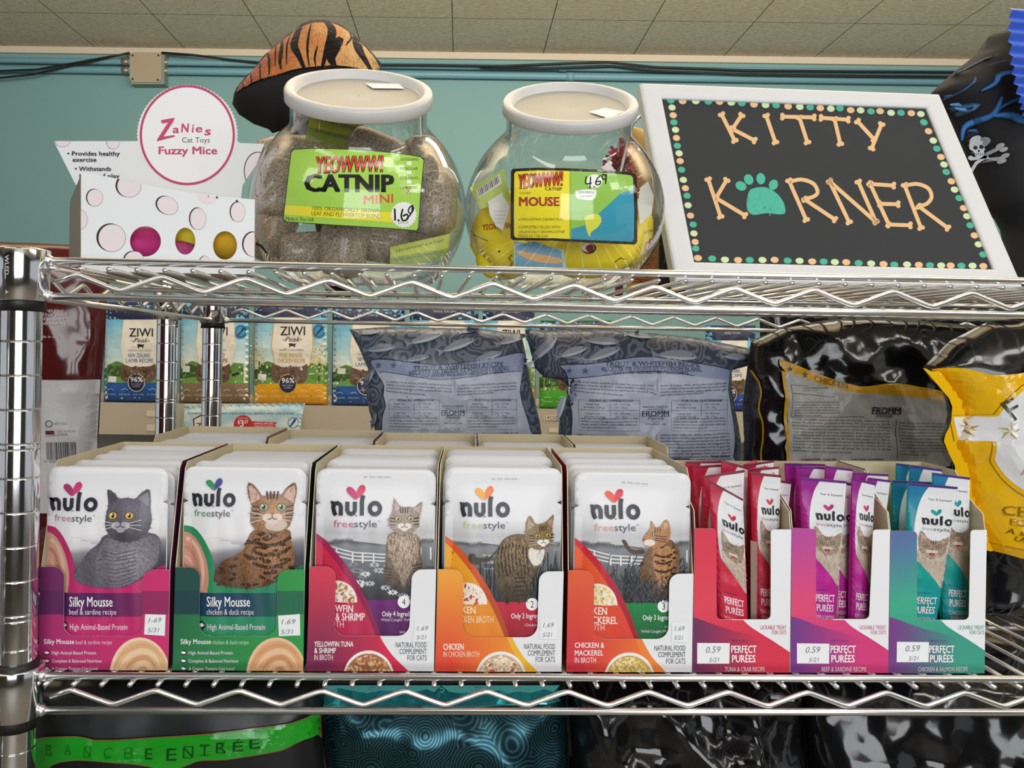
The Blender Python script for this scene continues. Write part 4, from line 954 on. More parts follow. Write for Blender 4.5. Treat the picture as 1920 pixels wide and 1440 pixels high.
    t = thing('puree_stick', label, 'treat stick', ((lb.x+rb.x)/2, Y, zb), f'{FL[i]} puree sticks'); g.build('stick_pouch', t, FILM); return t
stick(0, ((160, 195), (368, 312), (215, 1050), (393, 1050)), .0185, 'foremost tuna and crab stick, its top edge slanting down to the right')
stick(0, ((420, 148), (602, 166), (440, 1050), (568, 1050)), .029, 'tuna and crab stick right of the foremost one, whole cat face showing')
stick(0, ((122, 172), (378, 134), (100, 1050), (352, 1050)), .038, 'tuna and crab stick half hidden behind the slanted foremost one')
stick(0, ((500, 182), (667, 208), (510, 1050), (645, 1050)), .040, 'tuna and crab stick at the right end of its carton')
for k, (q, y, lb) in enumerate((
    (((18, 82), (236, 78), (20, 1050), (230, 1050)), .080, 'rearmost tuna and crab stick at the left of its carton'),
    (((60, 112), (292, 96), (60, 1050), (280, 1050)), .068, 'tuna and crab stick second from the back at the left'),
    (((236, 72), (470, 138), (240, 1050), (452, 1050)), .058, 'tuna and crab stick with a dark top edge slanting over its neighbours'),
    (((372, 100), (560, 74), (380, 1050), (560, 1050)), .071, 'tuna and crab stick behind the right-hand ones, top edge rising right'),
    (((400, 128), (590, 112), (400, 1050), (580, 1050)), .050, 'tuna and crab stick between the right front one and the back'))): stick(0, q, y, lb, False)
stick(1, ((93, 178), (383, 203), (150, 1050), (308, 1050)), .0185, 'foremost beef and sardine stick, its whole word mark showing')
stick(1, ((414, 180), (557, 214), (398, 1050), (506, 1050)), .023, 'narrow beef and sardine stick right of the foremost one')
stick(1, ((225, 186), (412, 216), (212, 1050), (388, 1050)), .033, 'beef and sardine stick peeping out between the two foremost ones')
stick(1, ((515, 180), (651, 197), (505, 1050), (632, 1050)), .036, 'beef and sardine stick at the right end of its carton')
for k, (q, y, lb) in enumerate((
    (((2, 92), (250, 98), (60, 1050), (240, 1050)), .074, 'rearmost beef and sardine stick at the left of its carton'),
    (((70, 110), (330, 118), (80, 1050), (320, 1050)), .064, 'beef and sardine stick second from the back at the left'),
    (((250, 108), (420, 128), (250, 1050), (420, 1050)), .054, 'beef and sardine stick with a shiny purple top in mid carton'),
    (((420, 148), (640, 160), (420, 1050), (620, 1050)), .046, 'beef and sardine stick behind the narrow right-hand ones'))): stick(1, q, y, lb, False)
stick(2, ((168, 213), (472, 238), (140, 1050), (338, 1050)), .0185, 'foremost chicken and salmon stick with blue upper corner')
stick(2, ((318, 150), (549, 180), (372, 1050), (549, 1050)), .029, 'chicken and salmon stick leaning at the right of its carton')
for k, (q, y, lb) in enumerate((
    (((70, 196), (330, 210), (70, 1050), (280, 1050)), .044, 'dark chicken and salmon stick at the left of its carton'),
    (((96, 92), (300, 116), (110, 1050), (300, 1050)), .074, 'rearmost chicken and salmon stick, its top edge dark'),
    (((180, 104), (376, 130), (180, 1050), (360, 1050)), .062, 'chicken and salmon stick second from the back with a purple top'))): stick(2, q, y, lb, False)

# ------------------------------------------------------------------ the framed chalkboard sign
SX, SY, SPH, SW, SH, STH = 0.46838, 0.08904, 0.02509, 0.2895, 0.22301, 0.53133
sa = Vector((math.cos(SPH), math.sin(SPH), 0)); sn0 = Vector((-math.sin(SPH), math.cos(SPH), 0)); su = sn0*math.sin(STH)+Vector((0, 0, math.cos(STH))); sb = sa.cross(su)   # sb points into the room, towards the back
if sb.y < 0: sb = -sb
SO0 = Vector((SX, SY, DECK+.0074))
sign = thing('chalkboard_sign', 'white framed chalkboard reading KITTY KORNER in bone-shaped letters', 'sign', SO0+sa*SW/2)
Q = lambda s_, t_, d=0: SO0+sa*s_+su*t_+sb*d
def beam(g, s0, t0, s1, t1, d0, d1, miter):      # one mitred frame side
    pass
FWD_ = .0184
g = MB(); OUTER = [(0, 0), (SW, 0), (SW, SH), (0, SH)]; INNER = [(FWD_, FWD_), (SW-FWD_, FWD_), (SW-FWD_, SH-FWD_), (FWD_, SH-FWD_)]
for k in range(4):
    o0, o1, i1, i0 = OUTER[k], OUTER[(k+1) % 4], INNER[(k+1) % 4], INNER[k]
    # rounded profile: outer edge, crown, inner lip
    prof = [(0, .013), (0, .0022), (.06, .0006), (.16, 0), (.84, 0), (.94, .0006), (1, .0016), (1, .0045)]
    vv = []
    for a, d in prof:
        vv.append(Q(o0[0]+(i0[0]-o0[0])*a, o0[1]+(i0[1]-o0[1])*a, d)); vv.append(Q(o1[0]+(i1[0]-o1[0])*a, o1[1]+(i1[1]-o1[1])*a, d))
    g.add(vv, [(2*j, 2*j+1, 2*j+3, 2*j+2) for j in range(len(prof)-1)]+[(14, 15, 1, 0)], lin('#e3e5e8'), False)
g.build('frame', sign, mat('white_painted_wood', '#d3d6da', .45, bump=(90, .08, .0006)))
g = MB(); g.add([Q(s_, t_, d) for d in (.0034, .0110) for s_, t_ in INNER], [(0, 1, 2, 3), (7, 6, 5, 4), (0, 4, 5, 1), (1, 5, 6, 2), (2, 6, 7, 3), (3, 7, 4, 0)], lin('#35383b'))
pB = Q(0, 0, .0034); nB = -sb
def chalk_surf(px_, py_, k): return on_plane(px_, py_, pB, nB)+nB*(k*LAY)
A = Art(g, chalk_surf, None, (1190, 120, 2.6301))
DOT = ['#4fae94', '#e2b98c', '#c9dcae']; rng = random.Random(5)
dots = [(178,180),(236,184),(301,184),(363,186),(418,187),(476,191),(528,194),(588,200),(645,203),(697,204),(756,210),(814,212),(865,214),(915,218),(967,221),(1012,219),(1065,228),(1114,229),(1165,234),(1210,233),(1264,241),(1313,241),(1364,243),(1411,247)]
for k, (x, y) in enumerate(dots): A.ell(x, y, 19, 15, DOT[k % 3], 1, rot=.15)
left = [(184,215),(190,253),(193,288),(201,325),(206,365),(210,404),(219,441),(224,479),(231,522),(240,572),(250,613),(258,650),(263,697),(275,748),(288,792),(292,836),(298,878),(301,910)]
for k, (x, y) in enumerate(left): A.ell(x, y, 18, 15, [DOT[2], DOT[1], DOT[0]][k % 3], 1, rot=.2)
rt_ = [(1426,288),(1449,332),(1472,378),(1490,418),(1510,459),(1525,496),(1536,533),(1561,579),(1577,620),(1600,662),(1622,711),(1638,751),(1654,796),(1675,846),(1695,890),(1717,940)]
for k, (x, y) in enumerate(rt_): A.ell(x, y, 19, 15, [DOT[0], DOT[1], DOT[2]][k % 3], 1, rot=.3)
bt = [(312,957),(382,960),(445,965),(510,967),(567,967),(630,967),(690,966),(754,970),(813,971),(875,974),(932,975),(987,977),(1043,978),(1104,982),(1166,984),(1227,987),(1280,990),(1343,989),(1401,991),(1456,993),(1511,994),(1558,994),(1611,995),(1666,995),(1719,997)]
for k, (x, y) in enumerate(bt): A.ell(x, y, 20, 15, [DOT[1], DOT[0], DOT[2]][k % 3], 1, rot=.1)
BN = '#e0b887'
def bone(pts, wd=20, c=BN, k=1):
    A.stroke(pts, wd, c, k, cap=False)
    for (x, y), (x2, y2) in ((pts[0], pts[1]), (pts[-1], pts[-2])):
        a = math.atan2(y2-y, x2-x); r = wd*.62
        for s_ in (-1, 1): A.ell(x-math.sin(a)*s_*r*.72, y+math.cos(a)*s_*r*.72, r*.92, r*.92, c, k+.1*s_)
for pts in ([(428,248),(494,380)],[(528,252),(484,318)],[(484,322),(592,378)],[(648,254),(694,388)],[(728,260),(886,264)],[(812,264),(852,388)],[(918,266),(1054,275)],[(985,270),(1014,396)],
            [(1098,282),(1180,372)],[(1218,296),(1168,418)],
            [(362,568),(424,755)],[(454,572),(400,662)],[(402,662),(545,748)],
            [(760,574),(846,770)],[(838,668),(988,768)],[(960,578),(1058,782)],[(960,578),(1190,780)],[(1102,580),(1190,780)],
            [(1160,590),(1254,795)],[(1160,592),(1278,600)],[(1206,690),(1300,692)],[(1250,792),(1360,796)],[(1330,596),(1412,810)],[(1400,702),(1545,810)]): bone(pts, 19)
A.stroke(smooth([(765, 582), (820, 570), (880, 590), (902, 632), (880, 655), (830, 668)], 4, False), 19, BN, 1.2)
A.stroke(smooth([(1336, 600), (1390, 592), (1445, 612), (1464, 655), (1440, 690), (1396, 702)], 4, False), 19, BN, 1.2)
A.poly([(560, 640), (580, 615), (640, 608), (690, 630), (728, 672), (743, 720), (728, 742), (650, 736), (590, 745), (560, 728), (552, 690)], '#4fb09a', 1, sm=4)
for x, y, rx, ry, ro in ((524, 602, 28, 22, .5), (562, 570, 22, 27, -.5), (622, 566, 22, 28, -.1), (684, 596, 22, 26, .4)): A.ell(x, y, rx, ry, '#4fb09a', 1, rot=ro)
for _ in range(34):
    x, y = pip([(565, 640), (640, 612), (700, 650), (735, 725), (600, 738), (556, 700)], 1, rng)[0]; A.stroke([(x, y), (x+rng.uniform(-14, 14), y+rng.uniform(8, 20))], 4, rng.choice(['#46a08c', '#5cbaa4']), 1.4, cap=False)
g.build('chalkboard', sign, PAPER)
g = MB(); p0 = at(1186, 232, .222); p1 = at(1232, 190, .205); hinge = Q(SW*.06, SH*.80, .0145)
g.tube([(p0.x-.040, p0.y+.03, DECK+.0020), (p0.x-.016, p0.y+.012, DECK+.085), p0, p1, Q(SW*.16, SH*.93, .0145), Q(SW*.5, SH*.93, .0145)], .0016, 8); g.build('easel_wire', sign, CHROME)

# ------------------------------------------------------------------ clear jars with tilted mouths
m = bpy.data.materials.new('clear_plastic'); m.use_nodes = True; n = m.node_tree.nodes; l = m.node_tree.links; n.clear()
o_ = n.new('ShaderNodeOutputMaterial'); mx = n.new('ShaderNodeMixShader'); tr_ = n.new('ShaderNodeBsdfTransparent'); gl = n.new('ShaderNodeBsdfGlossy'); lw = n.new('ShaderNodeLayerWeight'); mr = n.new('ShaderNodeMapRange')
tr_.inputs[0].default_value = (.94, .94, .925, 1); gl.inputs['Roughness'].default_value = .04; lw.inputs[0].default_value = .5
mr.inputs[1].default_value = .35; mr.inputs[2].default_value = 1.0; mr.inputs[3].default_value = .07; mr.inputs[4].default_value = .8
l.new(lw.outputs['Facing'], mr.inputs[0]); l.new(mr.outputs[0], mx.inputs[0]); l.new(tr_.outputs[0], mx.inputs[1]); l.new(gl.outputs[0], mx.inputs[2]); l.new(mx.outputs[0], o_.inputs[0])
CLEAR = m
LIDM = mat('milky_lid_plastic', '#c9c8c6', .38, spec=.4)
LIDM.node_tree.nodes['Principled BSDF'].inputs['Subsurface Weight'].default_value = .0
LIDC = mat('thin_lid_panel', '#a3a19a', .42, spec=.4)
def jar(label, cxp, cyp, Yc, zc, tilt, roll, sc):
    c = at(cxp, cyp, Yc); c.z = DECK+zc
    ax = Vector((math.sin(tilt)*math.sin(roll), -math.sin(tilt)*math.cos(roll), math.cos(tilt))).normalized()
    ux = Vector((math.cos(roll), math.sin(roll), 0)); ux = (ux-ax*ux.dot(ax)).normalized(); uy = ax.cross(ux)
    def xf(p):
        q = c+ux*p.x*sc+uy*p.y*sc+ax*p.z*sc
        if q.z < DECK+.0016: q.z = DECK+.0016
        return q
    t = thing('candy_jar', label, 'jar', (c.x, c.y, DECK+.0016), 'clear toy jars on the top shelf')
    prof = smooth([(.001, -.0690), (.030, -.0675), (.052, -.0590), (.071, -.0420), (.0830, -.0180), (.0860, .004), (.0830, .024), (.0745, .043), (.0640, .057), (.0560, .0655), (.0520, .0715), (.0512, .078), (.0512, .094)], 3, False)
    g = MB(); g.lathe([(max(.0005, r), z) for r, z in prof], 56, (0, 0, 0), xf=xf)
    body = g.build('jar_body', t, CLEAR)
    bv = BVHTree.FromPolygons([Vector(v) for v in g.v], g.f)
    g = MB(); g.lathe([(.0505, .0885), (.0538, .0887), (.0546, .0895), (.0546, .0965), (.0535, .0985), (.0500, .0990), (.0480, .0980), (.0468, .0940), (.0455, .0930)], 56, (0, 0, 0), xf=xf)
    g.m = 1; g.lathe([(.0455, .0930), (.020, .0930), (.012, .0934), (.008, .0930), (.0005, .0930)], 56, (0, 0, 0), xf=xf)
    lid = g.build('lid', t, [LIDM, LIDC])
    return t, lid, bv, xf, c, ax
def bvh_surf(bv, base=.0004):
    def f(px_, py_, k):
        d = ray(px_, py_).normalized(); h = bv.ray_cast(CAM, d)
        if h[0] is None: h = bv.find_nearest(at(px_, py_, .05))
        nn = h[1] if h[1].dot(d) < 0 else -h[1]
        return h[0]+nn*(base+k*LAY)
    return f
J1 = jar('clear jar full of catnip rolls, its lid tilted forward, green label', 672, 395, .122, .060, .570, .06, 1.03)
J2 = jar('clear jar of yellow mouse toys, its lid tilted forward, yellow label', 1056, 400, .118, .0625, .585, -.09, .945)
def wav(A, t_, x0, x1, yb, h, col, k, amp, **kw): A.text(t_, x0, x1, yb, h, col, k, **kw)
# green label (zoom 420,20 at 2.88)
g = MB(); A = Art(g, bvh_surf(J1[2]), 16, (420, 20, 2.88))
LB = [(376, 748), (470, 742), (700, 746), (880, 762), (1000, 778), (1065, 790), (1080, 806), (1062, 1000), (1050, 1176), (1040, 1190), (900, 1178), (600, 1160), (335, 1142), (320, 1128), (340, 950), (362, 765)]
A.poly(LB, '#2c3a2a', .5); cxL, cyL = 700, 965
inn = [(cxL+(x-cxL)*.988, cyL+(y-cyL)*.978) for x, y in LB]
A = Art(g, bvh_surf(J1[2]), 16, (420, 20, 2.88), clip=inn); A.poly(inn, '#a4cf58', 1)
A.poly([(300, 1048), (600, 1068), (900, 1088), (910, 1142), (600, 1122), (300, 1098)], '#e6dc3c', 1.6)
A.text('YEOWWW!', 497, 862, 880, 88, '#2a1512', 2, bold=.05, shear=.12, y1=872); A.text('YEOWWW!', 499, 860, 876, 84, '#d8442e', 2.6, bold=.012, shear=.12, y1=868)
A.text('CATNIP', 436, 918, 976, 88, '#16181a', 2.2, bold=.07, y1=978); A.text('MINI', 755, 912, 1046, 46, '#d9563e', 2.2, bold=.02, y1=1036)
A.text('100% ORGANICALLY GROWN', 480, 845, 1076, 20, '#5f5e1e', 2.4, y1=1092); A.text('LEAF AND FLOWERTOP BLEND', 475, 848, 1104, 22, '#5f5e1e', 2.4, y1=1122); A.text('Made in The USA', 338, 488, 1131, 18, '#2c4a1c', 2.4, y1=1138)
for k, s_ in enumerate(('OUTGOING', 'REGULAR', 'STRONG', 'CHRONIC')): A.text(s_, 950, 1045, 812+k*50, 14, '#3c5a2a', 2.4); A.rect(985, 816+k*50, 1010, 836+k*50, '#dfead0', 2.4)
A.text('X', 980, 1006, 990, 30, '#b0402e', 3)
bst = [(968+(72 if k % 2 else 64)*math.cos(2*PI*k/48), 1102+(72 if k % 2 else 64)*math.sin(2*PI*k/48)) for k in range(48)]
A.poly(bst, '#e9ece6', 2.8); A.text('EACH', 940, 992, 1152, 18, '#8a8d88', 3.4)
A.stroke([(920, 1072), (922, 1130)], 9, '#15171c', 3.6); A.ell(940, 1132, 6, 6, '#15171c', 3.6)
A.stroke(smooth([(962, 1074), (955, 1110), (966, 1134), (990, 1122), (985, 1100), (966, 1108)], 4, False), 9, '#15171c', 3.6); A.stroke(smooth([(1015, 1052), (1000, 1062), (992, 1084), (1006, 1094), (1020, 1074), (1014, 1056), (1010, 1090), (985, 1122)], 4, False), 8, '#15171c', 3.8)
g.build('printed_label', J1[0], GLOSSY)
# yellow and green label (zoom 860,120 at 3.4286)
g = MB(); fr = (860, 120, 3.4286); A = Art(g, bvh_surf(J2[2]), 16, fr)
LB = [(350, 675), (500, 668), (720, 672), (900, 680), (1060, 694), (1125, 702), (1140, 718), (1148, 950), (1145, 1145), (1130, 1160), (900, 1150), (600, 1135), (350, 1132), (336, 1118), (336, 900), (338, 690)]
A.poly(LB, '#2b2420', .5); cxL, cyL = 740, 912
inn = [(cxL+(x-cxL)*.945, cyL+(y-cyL)*.925) for x, y in LB]
A = Art(g, bvh_surf(J2[2]), 16, fr, clip=inn); A.poly(inn, '#93c257', 1); A.poly([(300, 640), (712, 640), (712, 1200), (300, 1200)], '#efdf36', 1.5)
A.poly([(712, 640), (722, 640), (722, 1200), (712, 1200)], '#8fb544', 1.8)
A.poly([(722, 1060), (800, 1040), (900, 960), (960, 905), (1040, 830), (1200, 780), (1200, 1200), (722, 1200)], '#3f97b0', 1.5)
A.text('YEOWWW!', 384, 672, 805, 92, '#5a1c14', 2, bold=.05, shear=.1, y1=785); A.text('YEOWWW!', 387, 669, 801, 86, '#d3402c', 2.6, bold=.012, shear=.1, y1=781)
A.text('CATNIP', 556, 665, 815, 20, '#2a2a1c', 2.4, bold=.03); A.text('CHUNKY', 394, 468, 838, 14, '#6a6430', 2.4); A.text('MOUSE', 390, 648, 912, 54, '#2e2a60', 2.2, bold=.05); A.text('MOUSE', 393, 645, 909, 48, '#c8452e', 2.8, bold=.01)
for s_, x1, y in (('LONG-LASTING CHUNKY FUN', 668, 1006), ('COMPLETELY FILLED WITH', 652, 1056), ('ORGANICALLY GROWN CATNIP', 682, 1086), ('MADE IN THE USA', 574, 1112)): A.text(s_, 388, x1, y, 17, '#5c5620', 2.4)
A.ell(872, 755, 50, 44, '#eef0ec', 2); A.poly(smooth([(760, 815), (870, 808), (884, 835), (870, 868), (840, 876), (765, 866), (750, 840)], 3), '#eef0ea', 2); A.text('TOO MUCH', 768, 866, 834, 14, '#4a4f48', 2.5); A.text('CATNIP!', 778, 856, 858, 14, '#4a4f48', 2.5)
for P in ([(818, 728), (815, 770), (850, 768)], [(846, 730), (842, 800)], [(868, 790), (872, 792)], [(908, 720), (885, 745), (880, 775), (905, 775), (908, 755), (884, 760)], [(945, 722), (922, 712), (922, 740), (944, 738), (946, 710), (942, 770)]): A.stroke(smooth(P, 3, False), 8, '#16181c', 3)
A.poly(smooth([(808, 990), (850, 965), (900, 970), (915, 1010), (890, 1050), (850, 1080), (840, 1110), (820, 1060)], 3), '#d6da52', 2.2)
g.build('printed_label', J2[0], GLOSSY)
# price stickers on the lids
for J, uvs, lab in ((J1, ((.004, .030), (.030, .033), (.034, .020), (.010, .017)), None), (J2, ((.014, -.014), (.028, -.004), (.0425, -.013), (.028, -.030)), None)):
    g = MB(); xf = J[3]; P = [xf(Vector((x, y, .0941))) for x, y in uvs]; g.add(P, [(3, 2, 1, 0)], lin('#eeeef0'))
    g.build('price_sticker', J[1], PAPER)
# catnip rolls: cloth tubes with a printed header tag, inside the first jar
m, n, l, b = bsdf('catnip_cloth'); b.inputs['Roughness'].default_value = .85
tc = n.new('ShaderNodeTexCoord'); ns = n.new('ShaderNodeTexNoise'); ns.inputs['Scale'].default_value = 700; ns.inputs['Detail'].default_value = 3; l.new(tc.outputs['Object'], ns.inputs['Vector'])
cr = n.new('ShaderNodeValToRGB'); cr.color_ramp.elements[0].position = .36; cr.color_ramp.elements[0].color = (*lin('#776b5d'), 1); cr.color_ramp.elements[1].position = .62; cr.color_ramp.elements[1].color = (*lin('#b9ac9a'), 1)
l.new(ns.outputs[0], cr.inputs[0]); l.new(cr.outputs[0], b.inputs['Base Color']); b.inputs['Coat Weight'].default_value = .5; b.inputs['Coat Roughness'].default_value = .1
bp = n.new('ShaderNodeBump'); bp.inputs['Strength'].default_value = .4; bp.inputs['Distance'].default_value = .001; l.new(ns.outputs[0], bp.inputs['Height']); l.new(bp.outputs[0], b.inputs['Normal'])
CLOTH = m
def roll_toy(label, px_, py_, Y, L, r, ang, yaw=0, tagq=None):
    Y += .024; c = at(px_, py_, Y); d = Vector((math.cos(ang)*math.cos(yaw), math.sin(yaw), math.sin(ang)))
    d.normalize(); lo = c.z-abs(d.z)*L/2-r*math.sqrt(max(0, 1-d.z**2))-.0002
    if lo < DECK+.0022: c.z += DECK+.0022-lo
    t = thing('catnip_roll', label, 'cat toy', (c.x, c.y, c.z-r), 'catnip rolls in the left jar'); g = MB()
    pr = [(-.5, .35), (-.47, .7), (-.40, .93), (-.2, 1), (.2, 1.02), (.40, .95), (.47, .72), (.5, .35)]
    g.tube([c+d*L*a for a, q in pr], [r*q for a, q in pr], 20); g.build('cloth_tube', t, CLOTH)
    if tagq:
        g = MB(); P = [at(x, y, tagq[1]) for x, y in tagq[0]]
        S2 = plane_surf(tagq[1]); A = Art(g, S2); A.poly(tagq[0], '#c3cf3e', 0)
        (ax, ay), (bx, by), (dx, dy), (ex, ey) = tagq[0]
        A.poly([(ex+(ax-ex)*.45, ey+(ay-ey)*.45), (dx+(bx-dx)*.45, dy+(by-dy)*.45), (dx, dy), (ex, ey)], '#8fa63a', .6)
        A.text('YEOWWW! CATNIP', ax+(bx-ax)*.08, ax+(bx-ax)*.9, ay+(ey-ay)*.3, abs(ey-ay)*.14, '#4c4a1a', 1, y1=by+(dy-by)*.3)
        A.text('LEAF AND FLOWERTOP', ax+(bx-ax)*.08, ax+(bx-ax)*.9, ay+(ey-ay)*.72, abs(ey-ay)*.1, '#3c4a1c', 1, y1=by+(dy-by)*.72)
        n0 = len(g.v); B2 = [p+Vector((0, .0008, 0)) for p in P]; g.add(P+B2, [(7, 6, 5, 4), (0, 1, 5, 4), (1, 2, 6, 5), (2, 3, 7, 6), (3, 0, 4, 7)], lin('#a9b83a'))
        g.build('header_tag', t, FILM)
for args in (
    ('catnip roll standing upright below the green label', 645, 466, .062, .050, .0185, 1.5, 0),
    ('catnip roll lying left of the upright one at the jar bottom', 572, 472, .088, .042, .0160, .1, .3),
    ('catnip roll at the right of the jar bottom, yellow-green tag in front', 716, 456, .096, .044, .0160, -.1, .2, ([(732, 463), (844, 438), (838, 488), (731, 500)], .100)),
    ('catnip roll against the left wall of its jar, yellow tag edge', 508, 440, .100, .046, .0170, 1.1, 0),
    ('catnip roll high at the left behind the green label', 520, 355, .095, .050, .0180, 1.3, .2),
    ('catnip roll under the left shoulder of its jar', 535, 292, .110, .048, .0165, .15, .2),
    ('catnip roll with a yellow-green tag up in the jar neck', 620, 300, .115, .046, .0165, -.2, .2, ([(583, 207), (676, 232), (668, 280), (572, 262)], .108)),
    ('catnip roll lying on top in the middle of the heap', 705, 288, .092, .050, .0175, -.35, .1),
    ('catnip roll upright under the right shoulder of its jar', 792, 312, .100, .048, .0170, 1.5, .1),
    ('catnip roll upright right of the green label', 815, 380, .080, .050, .0180, 1.6, .1),
    ('catnip roll lying low right of the green label', 790, 420, .115, .048, .0170, .2, .2),
    ('catnip roll hidden mostly behind the green label', 660, 375, .105, .052, .0185, .3, .3)): roll_toy(*args)
# yellow mouse toys
YEL = mat('yellow_toy_cloth', '#ead414', .7, bump=(300, .2, .0006))
def mouse_toy(label, px_, py_, Y, L, r, ang, deco):
    Y -= .018; c = at(px_, py_, Y); d = Vector((math.cos(ang), 0, math.sin(ang)))
    lo = c.z-abs(d.z)*L/2-r*1.02
    if lo < DECK+.0022: c.z += DECK+.0022-lo
    t = thing('mouse_toy', label, 'cat toy', (c.x, c.y, c.z-r), 'yellow mouse toys in the right jar'); g = MB()
    pr = [(-.5, .1), (-.46, .45), (-.36, .8), (-.18, 1), (.05, 1.0), (.25, .82), (.40, .52), (.48, .25), (.5, .08)]
    g.tube([c+d*L*a for a, q in pr], [r*q for a, q in pr], 24); o = g.build('plush_body', t, YEL)
    bv = BVHTree.FromPolygons([Vector(v) for v in g.v], g.f); g = MB(); A = Art(g, bvh_surf(bv), 8); deco(A)
    if g.v: g.build('printed_face', t, PAPER)
    return t
def d_a(A):
    A.ell(1104, 466, 14, 10, '#5a1c20', 1); A.ell(1102, 465, 12, 8, '#eee4dc', 1.5); A.ell(1106, 466, 8, 7, '#7a2a30', 2); A.stroke(smooth([(1152, 492), (1162, 484), (1172, 486)], 3, False), 1.6, '#5c4a10', 1.4)
def d_b(A): A.text('YEOWWW', 905, 958, 432, 11, '#a8321e', 1, bold=.02, y1=428); A.stroke([(888, 440), (915, 452)], 1.6, '#5c4a10', 1)
def d_c(A): A.stroke(smooth([(960, 478), (954, 484), (960, 492), (956, 500)], 3, False), 1.6, '#4a3a10', 1); A.ell(936, 472, 2, 2, '#4a3a10', 1)
def d_d(A): A.text('TOTALLY', 1206, 1228, 440, 5, '#3a3216', 1.5, y1=432); A.text('CATNIP', 1208, 1240, 474, 18, '#a8321e', 1, bold=.03, y1=452)
mouse_toy('yellow mouse toy lying across the jar bottom with a printed eye', 1105, 478, .118, .075, .0190, .0, d_a)
mouse_toy('yellow mouse toy leaning on the left wall of its jar, red print', 930, 425, .135, .062, .0185, 1.25, d_b)
mouse_toy('yellow mouse toy at the left of the jar bottom', 952, 484, .130, .052, .0175, .1, d_c)
mouse_toy('yellow mouse toy standing at the right wall of its jar', 1186, 450, .137, .058, .0165, 1.35, d_d)
mouse_toy('yellow mouse toy lying behind the others in its jar', 1050, 470, .160, .070, .0200, .05, lambda A: None)
mouse_toy('yellow mouse toy leaning behind the yellow label', 985, 430, .150, .060, .0190, .8, lambda A: None)
def tag_card(name, label, q, Y, col, deco, grp='paper tags in the right jar'):
    t = thing(name, label, 'tag', at((q[0][0]+q[2][0])/2, max(p[1] for p in q), Y), grp); g = MB(); A = Art(g, plane_surf(Y)); A.poly(q, col, 0); deco(A)
    P = [at(x, y, Y) for x, y in q]; B2 = [p+Vector((0, .0006, 0)) for p in P]; k = len(q); g.add(P+B2, [tuple(range(2*k-1, k-1, -1))]+[(i, (i+1) % k, k+(i+1) % k, k+i) for i in range(k)], lin(col)); g.build('card', t, FILM)
def bar(A):
    A.poly([(893, 357), (937, 326), (941, 344), (897, 372)], '#e9e9e4', .5)
    for k in range(13): x = 897+k*3; A.stroke([(x, 355-k*2.1), (x+2.5, 368-k*2.1)], 1.2+(k % 3)*.5, '#2a2a2a', 1, cap=False)
tag_card('toy_header_tag', 'green tag with a barcode at the left of its jar', [(881, 352), (945, 316), (958, 378), (900, 392)], .094, '#b9cf4a', bar)
tag_card('toy_care_label', 'crumpled white label under the barcode tag', [(915, 378), (940, 362), (956, 388), (943, 432), (930, 424), (918, 402)], .086, '#dedcd6', lambda A: [A.text('CATNIP TOY', 925, 948, 398+k*7, 3, '#9a9a98', .6) for k in range(4)])
def pic(A): A.poly([(966, 462), (1000, 452), (1052, 470), (1056, 505), (966, 508)], '#5a97b8', .4); A.poly(smooth([(966, 470), (1000, 475), (1040, 482), (1060, 490), (1030, 494), (990, 486)], 3), '#d9a34a', .8)
tag_card('toy_header_tag', 'blue and orange picture tag below the yellow label', [(964, 452), (1056, 468), (1062, 506), (964, 510)], .072, '#9cc4d4', pic)
tag_card('toy_care_label', 'white label at the right wall of its jar', [(1200, 352), (1215, 340), (1226, 368), (1222, 400), (1200, 420), (1196, 384)], .092, '#dcdad2', lambda A: None)

# ------------------------------------------------------------------ the display box of fuzzy mice
fz = (0, 0, 2.88); YZ = .040; YH = .112
zb_ = DECK+.0003
zan = thing('toy_display_box', 'white spotted display box of fuzzy mice with a round header', 'box', at(320, 470, (YZ+YH)/2)*1.0, None)
WPOS[zan.name].z = zan.location.z = zb_
def zan_surf(Y):
    def f(px, py, k):
        p = at(px, py, Y); p.z = max(p.z, zb_); p.y -= k*LAY; return p
    return f
g = MB(); A = Art(g, zan_surf(YZ), None, fz)
zbp = lambda x: (proj((at(x/2.88, 470, YZ).x, YZ, zb_))[1])*2.88
PF = [(437, 925), (600, 958), (800, 1000), (1060, 1045), (1250, 1066), (1376, 1077), (1374, zbp(1374)), (437, zbp(437))]
def ello(cx, cy, rx, ry, n_=28): return [(cx+rx*math.cos(2*PI*i/n_), cy+ry*math.sin(2*PI*i/n_)) for i in range(n_)]
HO = [(785, 1303, 84, 82), (1000, 1302, 55, 73), (1215, 1325, 65, 77)]
A.poly(PF, '#e2e5e8', 0, holes=[ello(*h) for h in HO])
Pw = [zan_surf(YZ)(x/2.88, y/2.88, 0) for x, y in PF]; k = len(PF)
loops = [[Vector((x, y, 0)) for x, y in PF]]+[[Vector((x, y, 0)) for x, y in ello(*h)] for h in HO]
fl = [zan_surf(YZ)(p.x/2.88, p.y/2.88, 0)+Vector((0, .0006, 0)) for l_ in loops for p in l_]
g.add(fl, [tuple(reversed(t_)) for t_ in tessellate_polygon(loops)], lin('#cfcac0'))
B2 = [p+Vector((0, .0006, 0)) for p in Pw]; g.add(Pw+B2, [(i, (i+1) % k, k+(i+1) % k, k+i) for i in range(k)], lin('#d6d2c8'))
A = Art(g, zan_surf(YZ), None, fz, clip=PF)
